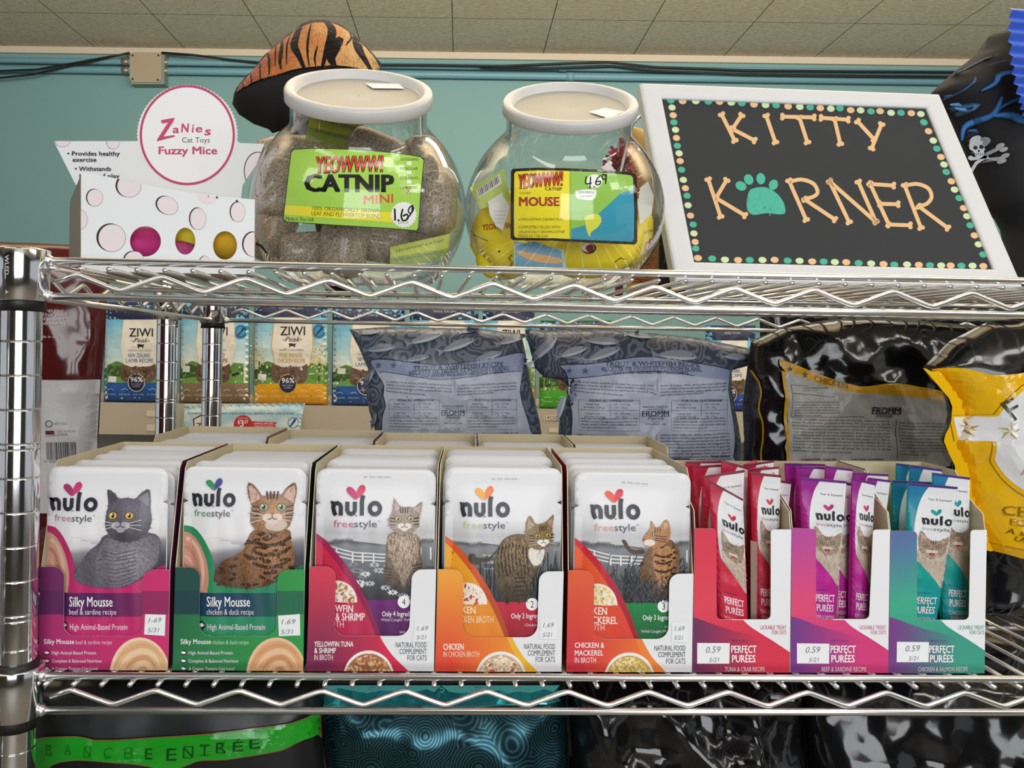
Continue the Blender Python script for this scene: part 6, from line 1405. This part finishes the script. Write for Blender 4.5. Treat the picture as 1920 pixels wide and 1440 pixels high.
for i, (x0, y0, x1, y1, s_, lab) in enumerate(((275, 770, 296, 781, '', 'blank price tag on the cream shelf lip, upper left'), (275, 796, 296, 808, '', 'blank price tag on the cream shelf lip, lower left'), (1020, 779, 1048, 788, '14OZ', 'cream price tag reading 14OZ'), (1029, 802, 1046, 811, '', 'small cream price tag below the 14OZ one'))):
    g = MB(); A = Art(g, plane_surf(YG-.0012)); A.rect(x0, y0, x1, y1, '#d9d0bc', 0)
    if s_: A.text(s_, x0+2, x1-2, y1-2, 6, '#5a5040', 1)
    P = [at(a, b_, YG-.0012) for a, b_ in ((x0, y0), (x1, y0), (x1, y1), (x0, y1))]; B2 = [p+Vector((0, .0011, 0)) for p in P]; g.add(P+B2, [(7, 6, 5, 4)]+[(q, (q+1) % 4, 4+(q+1) % 4, 4+q) for q in range(4)], lin('#cfc5b0'))
    t = thing('price_tag', lab, 'price tag', P[2], 'price tags on the store shelf'); g.build('paper_tag', t, PAPER)
def ziwi(label, xa, xb, yt, yb, band, band2, title, tcol, seed, edge='#e3d9b0', stick=None, pasture='#6fa04a'):
    Y = YG+.055; xa += 1.5; xb -= 1.5; P = [(xa+2, yt), (xb-2, yt), (xb-1, (yt+yb)/2), (xb, yb), (xb, None), (xa, None), (xa, yb), (xa+1, (yt+yb)/2)]
    t, g, surf = bag('dog_food_bag', label, 'bag', P, Y, zg+.0004, .018, .03, .0022, 14, seed, .007, band2, None, 'dog food bags on the store shelf')
    zfy = proj((at((xa+xb)/2, yb, Y).x, Y, zg+.002))[1]
    W = xb-xa; H = zfy-yt; U = lambda x, y: (xa+x/100*W, yt+y/135*H); gl_ = MB(); rng = random.Random(seed)
    cl = [(1.5, 1), (98.5, 1), (98.5, 134), (1.5, 134)]; A = Art(gl_, surf, 7, U, clip=cl)
    A.poly([(0, 0), (100, 0), (100, 135), (0, 135)], lambda x, y: ramp([(0, '#4fa3cf'), (.3, '#9ccfe2'), (.55, '#cfe3e6'), (.66, '#dfe6d8'), (1, '#dfe6d8')], y/135+.1*fbm(x*.03, y*.05, seed)), .5)
    A.poly([(0, 0), (100, 0), (100, 24), (0, 24)], '#2b2f4c', .9)
    A.poly([(0, 88), (20, 80), (40, 86), (70, 82), (100, 84), (100, 112), (0, 112)], lambda x, y: mix(mix(pasture, '#2f4a2a', .3), pasture, (y-84)/20), .9)
    A.poly([(0, 92), (15, 84), (30, 90), (30, 100), (0, 104)], '#3c5a34', 1)
    if 'CHICKEN' in title[0]+title[1]:
        for sx in (8, 88):
            A.stroke([(sx, 106), (sx+1, 80)], 2, '#5c4a34', 1.2, cap=False)
            for _ in range(90): A.ell(sx+rng.gauss(0, 6), 76+rng.gauss(0, 10), 1.3, 1.1, rng.choice(['#e8dfa0', '#d9cf86', '#f1ecc4', '#a9a25c']), 1.3, n=6)
    else:
        for _ in range(4): x, y = rng.uniform(72, 96), rng.uniform(90, 100); A.ell(x, y, 3.2, 1.8, '#23241f', 1.3, n=9); A.stroke([(x-2, y), (x-2, y+3)], .8, '#23241f', 1.3, cap=False); A.stroke([(x+2, y), (x+2, y+3)], .8, '#23241f', 1.3, cap=False)
    A.poly([(0, 109), (100, 109), (100, 135), (0, 135)], lambda x, y: mix(band, band2, (y-110)/25), 1.6)
    A = Art(gl_, surf, 7, U)
    pn = [(30, 25), (78, 25), (80, 60), (76, 84), (66, 92), (40, 92), (30, 84), (26, 60)]
    A.poly([(53+(x-53)*1.04, 58+(y-58)*1.02) for x, y in pn], edge, 2); A.poly(pn, '#e9e4da', 2.4)
    wn = smooth([(27, 84), (40, 88), (66, 87), (73, 84), (72, 104), (60, 109), (40, 109), (26, 104)], 2); A.poly(wn, '#6a5242', 2.8); small_bits(A, 49, 97, 20, 10, 60, ['#7d6350', '#54402f', '#8d7460', '#4a382a'], 3.0, rng, size=.12)
    A.text('ZIWI', 37, 70, 47, 11, '#26221e', 3, bold=.02); A.text('-Peak-', 40, 66, 55, 6, '#2f2a26', 3, shear=.4, bold=.01); A.poly([(48, 58), (50, 57), (56, 58), (58, 57), (57, 60), (56, 63), (55, 63), (55, 61), (51, 61), (50, 63), (49, 63), (49, 60)], '#26221e', 3)
    A.text('GENTLY AIR-DRIED', 36, 68, 67, 2.2, '#6a655e', 3); A.text(title[0], 36, 66, 75, 5.2, tcol, 3, bold=.01); A.text(title[1], 33, 70, 82, 5.2, tcol, 3, bold=.01)
    A.ell(47, 109, 12, 12.4, edge, 3.4, n=28); A.ell(47, 109, 11, 11.4, '#25284a', 3.8, n=28); A.text('96%', 39, 56, 108, 6.4, '#f0f0f2', 4.2, bold=.02); A.text('MEAT, ORGANS', 40, 54, 112, 1.8, '#d0d0d8', 4.2); A.text('& MUSSELS', 42, 52, 115, 1.8, '#d0d0d8', 4.2)
    for q, s_ in enumerate(('AIR DRIED', 'FREE RANGE', '2.2lb 1.0kg', 'NO GRAINS', 'NEW ZEALAND')): A.text(s_, 4+q*19, 19+q*19, 126, 2.2, mix(band, '#ffffff', .65), 3); A.stroke([(7+q*19, 119), (12+q*19, 117), (16+q*19, 119)], .8, mix(band, '#ffffff', .65), 3, cap=False)
    A.ell(88, 42, 9, 9.5, '#3f8fc0', 2, n=24); A.ring(88, 42, 6.5, 7, 1, '#1f3f5a', 2.4, 24); A.poly([(82, 48), (92, 36), (95, 35), (91, 41), (84, 49)], '#1f3f5a', 2.6)
    A.text('FREE FROM', 36, 66, 14, 3, '#b9bccc', 3)
    if stick:
        for (x0, y0) in (stick,): A.poly([(x0, y0), (x0+11, y0+1), (x0+10, y0+9), (x0-1, y0+8)], '#e9e9ea', 4)
    g.build('film', t, FILM); gl_.build('printed_front', t, FILM)
ziwi('blue lamb dog food bag, leftmost on the store shelf', 193, 332, 566, 754, '#2458a6', '#1c4a8a', ('NEW ZEALAND', 'LAMB RECIPE'), '#3a6a9c', 11, stick=(9, 100))
ziwi('brown-footed beef dog food bag behind the two posts', 335, 470, 562, 758, '#8a745c', '#7a6650', ('NEW ZEALAND', 'BEEF RECIPE'), '#8a5a3c', 12, stick=(6, 86))
ziwi('golden yellow chicken dog food bag', 473, 617, 560, 762, '#e3a71e', '#d2961a', ('FREE RANGE', 'CHICKEN RECIPE'), '#c9a634', 13, edge='#d8b436', stick=(8, 96))
ziwi('blue lamb dog food bag partly behind the slate bag', 620, 762, 574, 766, '#2458a6', '#1c4a8a', ('NEW ZEALAND', 'LAMB RECIPE'), '#3a6a9c', 14, stick=(9, 84))
ziwi('dog food bag hidden almost wholly behind the left slate bag', 765, 900, 566, 768, '#8a745c', '#7a6650', ('NEW ZEALAND', 'VENISON RECIPE'), '#8a5a3c', 15)
ziwi('orange dog food bag glimpsed between the slate bags', 902, 1006, 566, 770, '#d88a2a', '#c07a20', ('PROVENANCE', 'HAURAKI'), '#a8742c', 16)
ziwi('green-footed dog food bag glimpsed between the slate bags', 1009, 1150, 600, 772, '#4fb03a', '#3f982e', ('NEW ZEALAND', 'LAMB & TRIPE'), '#4a7a3c', 17, edge='#8fc04a', stick=(9, 76))
ziwi('blue and white patterned bag glimpsed right of the slate bags', 1320, 1420, 610, 778, '#2f4aa0', '#243c86', ('MACKEREL', 'RECIPE'), '#2f4a8a', 18)
t, g, surf = bag('dog_food_bag', 'tall black bag at the right of the store shelf', 'bag', [(1424, 556), (1700, 550), (1960, 552), (1965, None), (1428, None)], YG+.075, zg+.0004, .03, .05, .006, 8, 33, .015, BLACKF, None, 'dog food bags on the store shelf'); g.build('film', t, GLOSSY)
t, g, surf = bag('dog_food_pouch_sign', 'pale blue shelf sign with a red 3.27 price disc', 'sign', [(344, 764), (450, 760), (572, 756), (566, 780), (562, 830), (556, None), (346, None), (342, 800)], YG-.02, zg-.115, .006, .02, .0008, 10, 30, .012, '#bcd9e2', None)
t.name = 'shelf_sign'; WPOS[t.name] = Vector(t.location)
fr = (440, 560, 4.0); gl_ = MB(); A = Art(gl_, surf, 30, fr, clip=[(-380, 790), (520, 782), (490, 1010), (-380, 1010)]); A.poly([(-400, 700), (600, 700), (600, 1100), (-400, 1100)], lambda x, y: mix('#a4cfe0', '#dcebec', .5+.9*fbm(x*.006, y*.012, 2)), .8)
A = Art(gl_, surf, 30, fr); A.text('COMPLETE, WHOLE-PREY DIETS FOR ALL BREEDS AND LIFE STAGES', -350, 450, 866, 13, '#3c6a80', 2, bold=.02)
A.ell(66, 944, 70, 72, '#c8323c', 2, n=36); A.text('$', 24, 44, 938, 26, '#f4f0ee', 3, bold=.02); A.text('3', 42, 72, 956, 46, '#f4f0ee', 3, bold=.03); A.text('27', 74, 106, 934, 24, '#f4f0ee', 3, bold=.03); A.text("DON'T MISS", 30, 104, 902, 12, '#f0d8d8', 3)
A.poly([(130, 918), (322, 926), (300, 945), (320, 966), (130, 968)], '#d2404a', 2.4); A.text('APPROX 40% LESS', 150, 290, 942, 13, '#f4e0e0', 3, bold=.02); A.text('THAN PRICE CHECK', 150, 290, 960, 12, '#f4e0e0', 3)
A.ring(440, 930, 38, 38, 6, '#4a86a8', 2, 24); A.poly([(412, 956), (452, 900), (466, 890), (458, 920), (420, 962)], '#23506c', 2.4)
A.poly([(-310, 900), (-250, 870), (-170, 880), (-120, 920), (-130, 1000), (-300, 1000)], '#3a3430', 2); A.poly([(-300, 905), (-250, 880), (-175, 888), (-130, 924), (-138, 1000), (-292, 1000)], '#ece6da', 2.4); A.text('ZIWI', -285, -150, 976, 44, '#26221e', 3, bold=.02)
g.build('card', t, FILM); gl_.build('printed_front', t, FILM)

# ------------------------------------------------------------------ bags on the shelf below
zl_ = .56; YL_ = .075
g = MB()
for q in range(62): g.tube([(.02+q*.0186, 0, zl_-.004), (.02+q*.0186, DEP, zl_-.004)], .0016, 6)
for y in (0, DEP*.5, DEP): g.tube([(0, y, zl_-.0075), (RLEN, y, zl_-.0075)], .0025, 8)
g.build('wire_shelf', rack, CHROME)
def low(label, P, Y, seed, col, skin, wr=.008, sc=12, T=.03, grp='bags on the shelf below'):
    return bag('pet_food_bag', label, 'bag', P, Y, zl_, T, .05, wr, sc, seed, .007, col, None, grp)
t, g, surf = low('black bag with a bright green band lettered ENTREE', [(62, 1276), (598, 1276), (604, 1330), (608, 1440), (614, 1800), (614, None), (40, None), (40, 1800), (58, 1440)], .07, 41, '#17191a', None, .003, 9, .02)
fr = (0, 1220, 3.0); gl_ = MB(); GB = smooth([(190, 505), (260, 475), (350, 460), (450, 455), (530, 465), (570, 472), (760, 470), (1000, 455), (1250, 432), (1450, 412), (1650, 388), (1790, 372), (1812, 490)], 3, False)+smooth([(1812, 490), (1700, 490), (1600, 525), (1480, 542), (1300, 568), (1150, 575), (1080, 600), (1000, 628), (940, 628), (800, 600), (640, 582), (480, 575), (350, 600), (270, 650), (190, 690)], 3, False)
A = Art(gl_, surf, 30, fr); A.poly([(x, y+(-5 if k < 40 else 5)) for k, (x, y) in enumerate(GB)], '#8a5a34', 1); A.poly(GB, '#1f9a22', 1.6)
A2 = Art(gl_, surf, None, fr)
for k, ch in enumerate('ENTRÉE'): serif(A2, ch, 960+k*92, 1018+k*92, 580-k*15+(8 if k > 3 else 0), 62-k*3, '#0f4a14', 2.4, y1=574-k*15+(8 if k > 3 else 0))
for k, ch in enumerate('RANCHE'): serif(A2, ch, 280+k*112, 322+k*112, (560, 548, 556, 560, 566, 572)[k], 54, '#15701a' if k < 5 else '#0f4a14', 2.4)
g.build('film', t, FILM); gl_.build('green_band', t, GLOSSY)
m, n, l, b = bsdf('teal_scale_film'); b.inputs['Metallic'].default_value = .75; b.inputs['Roughness'].default_value = .26
tc = n.new('ShaderNodeTexCoord'); wv = n.new('ShaderNodeTexVoronoi'); wv.inputs['Scale'].default_value = 34; l.new(tc.outputs['Object'], wv.inputs['Vector'])
mm = n.new('ShaderNodeMath'); mm.operation = 'MULTIPLY'; mm.inputs[1].default_value = 90; l.new(wv.outputs['Distance'], mm.inputs[0]); m2 = n.new('ShaderNodeMath'); m2.operation = 'SINE'; l.new(mm.outputs[0], m2.inputs[0])
cr = n.new('ShaderNodeValToRGB'); cr.color_ramp.elements[0].position = .3; cr.color_ramp.elements[0].color = (*lin('#16323a'), 1); cr.color_ramp.elements[1].position = .7; cr.color_ramp.elements[1].color = (*lin('#346470'), 1)
l.new(m2.outputs[0], cr.inputs[0]); l.new(cr.outputs[0], b.inputs['Base Color'])
t, g, surf = low('shiny teal bag with fine wavy lines', [(600, 1282), (1054, 1282), (1062, 1330), (1066, 1440), (1070, 1800), (1070, None), (616, None), (616, 1800), (612, 1440), (598, 1330)], .085, 42, '#ffffff', None, .009, 10)
g.build('film', t, m); gl_ = MB(); A = Art(gl_, surf, 30); A.poly([(604, 1284), (1050, 1284), (1052, 1322), (830, 1324), (606, 1328)], '#4fb4b8', 1); A.stroke([(604, 1326), (830, 1322), (1054, 1321)], 2.5, '#b9785a', 1.6, cap=False)
for k, ch in enumerate('SURF'): A.text(ch, 690+k*66, 706+k*66, 1304, 16, '#1e5a60', 2)
gl_.build('header_band', t, mat('teal_foil', '#57b9bc', .22, metal=.7))
t, g, surf = low('crumpled shiny black bag in the middle below the shelf', [(1062, 1274), (1500, 1274), (1506, 1440), (1510, 1800), (1510, None), (1080, None), (1080, 1800), (1074, 1440)], .080, 47, BLACKF, None, .022, 17, .03); g.build('film', t, GLOSSY)
t, g, surf = low('smoother black bag at the lower right corner', [(1510, 1272), (2080, 1272), (2084, 1440), (2086, 1800), (2086, None), (1520, None), (1520, 1800), (1516, 1440)], .080, 53, BLACKF, None, .014, 10, .03); g.build('film', t, GLOSSY)
for k, (x0, x1, lab) in enumerate(((20, 560, 'dark bag lying behind the green-banded one'), (1040, 1900, 'dark bag lying behind the shiny black ones'))):
    t, g, surf = low(lab, [(x0, 1180), (x1, 1180), (x1, None), (x0, None)], .32, 60+k, '#101012', None, .008, 9, .04); g.build('film', t, GLOSSY)

# ------------------------------------------------------------------ hats and oddments at the back of the top shelf
m, n, l, b = bsdf('plush'); a = n.new('ShaderNodeAttribute'); a.attribute_name = 'ink'; l.new(a.outputs['Color'], b.inputs['Base Color']); b.inputs['Roughness'].default_value = .95; b.inputs['Specular IOR Level'].default_value = .1; b.inputs['Sheen Weight'].default_value = .3
tc = n.new('ShaderNodeTexCoord'); ns = n.new('ShaderNodeTexNoise'); ns.inputs['Scale'].default_value = 260; ns.inputs['Detail'].default_value = 4; l.new(tc.outputs['Object'], ns.inputs['Vector']); bp = n.new('ShaderNodeBump'); bp.inputs['Strength'].default_value = .6; bp.inputs['Distance'].default_value = .003; l.new(ns.outputs[0], bp.inputs['Height']); l.new(bp.outputs[0], b.inputs['Normal'])
PLUSH = m
fr = (420, 20, 2.88); zd_ = DECK+.0003
HT = [(45, 505), (60, 440), (130, 360), (250, 225), (350, 145), (430, 80), (490, 62), (560, 64), (640, 84), (700, 130), (740, 165), (800, 225), (850, 285), (840, 420), (760, 560), (740, 700)]
HB = [(420, 700), (330, 640), (262, 662), (240, 640), (160, 612), (80, 560)]
PXH = [(420+x/2.88, 20+y/2.88) for x, y in HT]+[(655, None), (610, None)]+[(420+x/2.88, 20+y/2.88) for x, y in HB]
t, g, surf = bag('plush_hat', 'tiger striped plush hat with black lining behind the left jar', 'hat', smooth([p for p in PXH if p[1]], 2)[:0] or PXH, .30, zd_, .045, .05, .003, 9, 71, .006, '#141112', None)
gl_ = MB(); A = Art(gl_, surf, 24, fr); FURP = smooth([(70, 440), (130, 362), (250, 228), (350, 148), (430, 84), (490, 68), (560, 70), (640, 90), (700, 136), (740, 172), (800, 232), (840, 288), (800, 330), (600, 330), (420, 350), (300, 380), (200, 402), (120, 430)], 3)
A = Art(gl_, surf, 24, fr, clip=FURP); A.poly(FURP, lambda x, y: ramp([(0, '#8f3f22'), (.3, '#b86a38'), (.6, '#cf8f55'), (.85, '#d9b077'), (1, '#d2a868')], (x-70)/760+.12*fbm(x*.012, y*.012, 4)), .8)
rng = random.Random(6)
for P, w_ in (([(545, 60), (585, 110), (590, 170), (570, 240), (545, 340)], 46), ([(420, 75), (402, 150), (392, 220), (420, 280), (450, 350)], 44), ([(318, 160), (322, 230), (318, 300), (325, 350)], 24),
              ([(640, 170), (612, 225), (590, 290), (610, 335)], 62), ([(705, 120), (722, 190), (745, 250), (800, 330)], 48), ([(395, 110), (450, 76), (530, 64), (600, 70)], 30), ([(238, 230), (255, 290), (262, 380)], 16),
              ([(195, 280), (205, 330), (214, 400)], 13), ([(145, 340), (160, 390), (165, 425)], 12), ([(478, 95), (468, 180), (466, 260), (476, 340)], 14), ([(362, 150), (352, 220), (356, 330)], 12), ([(668, 95), (690, 150), (672, 200), (664, 215)], 10), ([(100, 380), (112, 410), (118, 436)], 10), ([(285, 190), (290, 260), (292, 330)], 9), ([(520, 230), (505, 290), (510, 340)], 12)): A.ribbon(smooth(P, 4, False), [w_*.45, w_*.8, w_, w_*.9, w_*.6, w_*.35], '#1b1513', 1.6)
fur(A, FURP, 900, 16, lambda x, y: PI/2+.3*math.sin(x*.02), lambda x, y, r: r.choice(['#e0b27c', '#a85a30', '#c47a44', '#7c3a20']) , 1.2, rng, .14)
g.build('lining', t, mat('black_felt', '#141213', .9)); gl_.build('striped_plush', t, PLUSH)
fr = (1700, 0, 3.2727); PB_ = [(140, 585), (200, 520), (300, 435), (400, 355), (480, 292), (495, 235), (530, 205), (560, 200), (640, 165), (730, 120), (900, 100), (1100, 200), (1200, 600), (1150, 1000), (1000, 1500)]
PXP = [(1700+x/3.2727, y/3.2727) for x, y in PB_]+[(2010, None), (1890, None)]+[(1700+x/3.2727, y/3.2727) for x, y in [(640, 1420), (600, 1345), (520, 1290), (470, 1160), (430, 1060), (380, 950), (335, 840), (290, 730), (240, 690)]]
t, g, surf = bag('pirate_hat', 'black hat with blue flames and a skull badge at the upper right', 'hat', PXP, .34, zd_, .05, .05, .003, 8, 81, .007, '#17181c', None)
gl_ = MB(); A = Art(gl_, surf, 24, fr)
for P, w_, c_ in (([(420, 575), (480, 540), (510, 490), (580, 475), (640, 480)], 34, '#3f7fc4'), ([(230, 590), (320, 570), (380, 520), (400, 480)], 14, '#3d5f92'), ([(270, 640), (340, 640), (430, 655), (360, 670), (300, 660)], 34, '#5a96cc'), ([(345, 860), (360, 780), (430, 740), (500, 715), (525, 620)], 40, '#3a78bc'), ([(500, 720), (580, 735), (640, 770), (720, 760)], 46, '#3f84cc'), ([(520, 690), (560, 660), (620, 640), (700, 650)], 22, '#3468a8'), ([(380, 800), (440, 800), (460, 815)], 22, '#35619a'), ([(330, 430), (420, 390), (500, 350), (560, 340)], 10, '#4b5a74'), ([(480, 410), (560, 395), (600, 420)], 10, '#35507c')):
    P = smooth(P, 4, False); n_ = len(P); A.ribbon(P, [w_*(.2+.8*math.sin(PI*(q+1)/(n_+1))) for q in range(n_)], mix(c_, '#16233c', .45), 1); A.ribbon(P, [w_*.6*(.05+.95*math.sin(PI*(q+1)/(n_+1))) for q in range(n_)], c_, 1.7)
A.poly(smooth([(388, 890), (400, 845), (450, 828), (500, 835), (520, 870), (505, 905), (480, 920), (475, 950), (430, 958), (415, 930), (392, 915)], 3), '#b9bcc2', 2)
for x, y, rx, ry in ((425, 905, 13, 12), (462, 900, 14, 13), (446, 925, 6, 8)): A.ell(x, y, rx, ry, '#25262b', 2.5, n=12)
for q in range(5): A.stroke([(420+q*12, 938), (420+q*12, 952)], 3, '#33343a', 2.5, cap=False)
for P in ([(400, 1050), (430, 1000), (560, 910)], [(395, 975), (480, 962), (580, 975)]): A.stroke(P, 20, '#b4b7bd', 2.2, cap=False)
for x, y in ((556, 900), (572, 925), (585, 962), (580, 990), (395, 968), (398, 1046)): A.ell(x, y, 15, 14, '#b4b7bd', 2.4, n=14)
g.build('felt', t, mat('black_velvet', '#1b1c21', .85)); gl_.build('flame_print', t, PLUSH)
g = MB(); pts = [(1892, 15), (1888, 60), (1892, 110), (1898, 150), (1908, 190), (1915, 218)]
def ruf(u, v):
    i_ = min(len(pts)-2, int(v*(len(pts)-1))); f_ = v*(len(pts)-1)-i_; x = pts[i_][0]+(pts[i_+1][0]-pts[i_][0])*f_; y = pts[i_][1]+(pts[i_+1][1]-pts[i_][1])*f_
    w_ = 1-abs((v*11) % 1*2-1); p = at(x+u*90, y, .27); p.y += -.010*w_+.01*u; p.x -= .003*w_; return p
g.grid(ruf, 8, 88, lin('#2f63d2')); g.build('ruffle', t, mat('blue_ribbon', '#2f63d2', .5, **{'Sheen Weight': .3}))
# pink tinsel toy, tan sack and dark starry bag behind the right jar
g = MB(); rng = random.Random(12); c = at(1165, 300, .29)
for q in range(420):
    a = rng.uniform(0, 2*PI); h = rng.uniform(.02, .16); r_ = .008+.024*(1-h/.16)**.7; base = Vector((c.x+math.cos(a)*r_*.4, c.y+math.sin(a)*r_*.4, zd_+h)); tip = base+Vector((math.cos(a)*r_, math.sin(a)*r_, rng.uniform(-.01, .012)))
    s_ = Vector((-math.sin(a), math.cos(a), .3)).normalized()*.0022; g.add([base-s_, base+s_, tip+s_, tip-s_], [(0, 1, 2, 3)], lin('#ffffff'))
t = thing('tinsel_toy', 'pink tinsel toy behind the right jar', 'cat toy', (c.x, c.y, zd_)); g.build('tinsel', t, mat('pink_foil', '#c8506a', .25, metal=.8))
g = MB(); g.tube([(c.x, c.y, zd_), (c.x, c.y, zd_+.165)], .004, 10); g.build('core_stick', t, mat('pink_core', '#a83c54', .6))
t, g, surf = bag('treat_sack', 'tan paper sack peeping out between the right jar and the sign', 'bag', [(1180, 235), (1232, 250), (1250, 300), (1256, None), (1172, None)], .36, zd_, .015, .02, .002, 20, 91, .006, '#c9a562', None); g.build('paper', t, PAPER)
t, g, surf = bag('treat_bag', 'small black bag with pale specks beside the sign foot', 'bag', [(1236, 430), (1278, 440), (1284, None), (1232, None)], .215, zd_, .010, .015, .001, 20, 95, .005, '#17151a', None)
A = Art(g, surf, None)
for q in range(30): x, y = rng.uniform(1240, 1276), rng.uniform(445, 520); A.ell(x, y, .9, .9, '#c9b98a', 1, n=6)
g.build('film', t, FILM)

# ------------------------------------------------------------------ pipes, box and cables on the wall
def wtube(name, label, cat, P, r, m_, off, grp=None):
    g = MB(); g.tube([wall_at(x, y, off) for x, y in P], r, 12); c = wall_at(*P[0], off); t = thing(name, label, cat, c, grp); return g.build('tubing' if 'pipe' in name else 'sheath', t, m_), t
BLUEP = mat('blue_painted_pipe', '#6f9fae', .45)
yl = lambda x, y0: y0+.0137*x
_, t = wtube('wall_pipe', 'upper blue painted pipe along the wall below the ceiling trim', 'pipe', [(-500, yl(-500, 113)), (274, yl(274, 113)), (1000, yl(1000, 113)), (2400, yl(2400, 113))], .0105, BLUEP, .022, 'blue pipes under the ceiling')
g = MB()
for x in (640, 1048): P = [wall_at(x, yl(x, 113), .022), wall_at(x+14, yl(x+14, 113), .022)]; g.tube(P, .0128, 14)
g.build('coupling', t, BLUEP)
_, t = wtube('wall_pipe', 'lower blue painted pipe along the wall', 'pipe', [(-500, yl(-500, 129)), (274, yl(274, 129)), (1000, yl(1000, 129)), (2400, yl(2400, 129))], .0120, BLUEP, .022, 'blue pipes under the ceiling')
g = MB(); P = [wall_at(1062, yl(1062, 129), .022), wall_at(1076, yl(1076, 129), .022)]; g.tube(P, .0142, 14); g.build('coupling', t, BLUEP)
bx0, bx1, by0, by1 = 243, 303, 98, 154
jb = thing('junction_box', 'square grey metal junction box on the teal wall', 'junction box', wall_at(273, 154, .03))
def wbox(g, x0, y0, x1, y1, d0, d1, bev=.0):
    q = [(x0, y0), (x1, y0), (x1, y1), (x0, y1)]; A_ = [wall_at(x, y, d1) for x, y in q]; B_ = [p+WN*(d1-d0) for p in A_]
    g.add(A_+B_, [(3, 2, 1, 0), (4, 5, 6, 7)]+[(i, (i+1) % 4, 4+(i+1) % 4, 4+i) for i in range(4)])
g = MB(); wbox(g, bx0+2, by0+2, bx1+5, by1+4, .0, .040); g.build('box_body', jb, mat('painted_box_side', '#7d8f88', .6))
g = MB(); cP = [(243+6, 98), (303-6, 98), (303, 104), (303, 148), (297, 154), (249, 154), (243, 148), (243, 104)]; A_ = [wall_at(x, y, .0435) for x, y in cP]; B_ = [p+WN*.003 for p in A_]; g.add(A_+B_, [tuple(range(7, -1, -1))]+[(i, (i+1) % 8, 8+(i+1) % 8, 8+i) for i in range(8)]); cov = g.build('cover_plate', jb, mat('grey_cover_plate', '#a89a84', .55, bump=(40, .15, .002)))
for x, y in ((249, 104), (297, 104), (249, 148), (296, 150)):
    g = MB(); p = wall_at(x, y, .0437); g.tube([p, p-WN*.0015], .0035, 12); g.build('screw', cov, mat('dark_screw', '#3a352e', .5))
for x in (236, 310):
    for y in (yl(x, 113), yl(x, 129)):
        g = MB(); g.tube([wall_at(x-6, y, .022), wall_at(x+6, y, .022)], .014, 14); g.build('pipe_fitting', jb, mat('steel_fitting', '#8f8c84', .35, metal=.6))
CAB = mat('black_cable', '#141414', .5)
wtube('wall_cable', 'black cable sagging left from the junction box', 'cable', [(-300, 150), (0, 146), (60, 140), (120, 126), (180, 113), (243, 99)], .0035, CAB, .046, 'black cables on the wall')
wtube('wall_cable', 'black cable running left just above its sagging twin', 'cable', [(-300, 128), (0, 133), (70, 130), (140, 118), (200, 107), (243, 100)], .0032, CAB, .052, 'black cables on the wall')
wtube('wall_cable', 'black cable running right from the junction box over the pipes', 'cable', [(303, 99), (360, 103), (430, 112), (500, 119), (640, 121), (800, 122), (940, 124), (1060, 119), (1140, 117), (1230, 126), (1400, 132), (1600, 134), (2100, 138)], .0040, CAB, .046, 'black cables on the wall')
wtube('wall_cable', 'second black cable lying lower on the right-hand pipes', 'cable', [(900, 126), (1020, 128), (1150, 124), (1230, 133), (1400, 140), (1600, 143), (2100, 147)], .0040, CAB, .050, 'black cables on the wall')
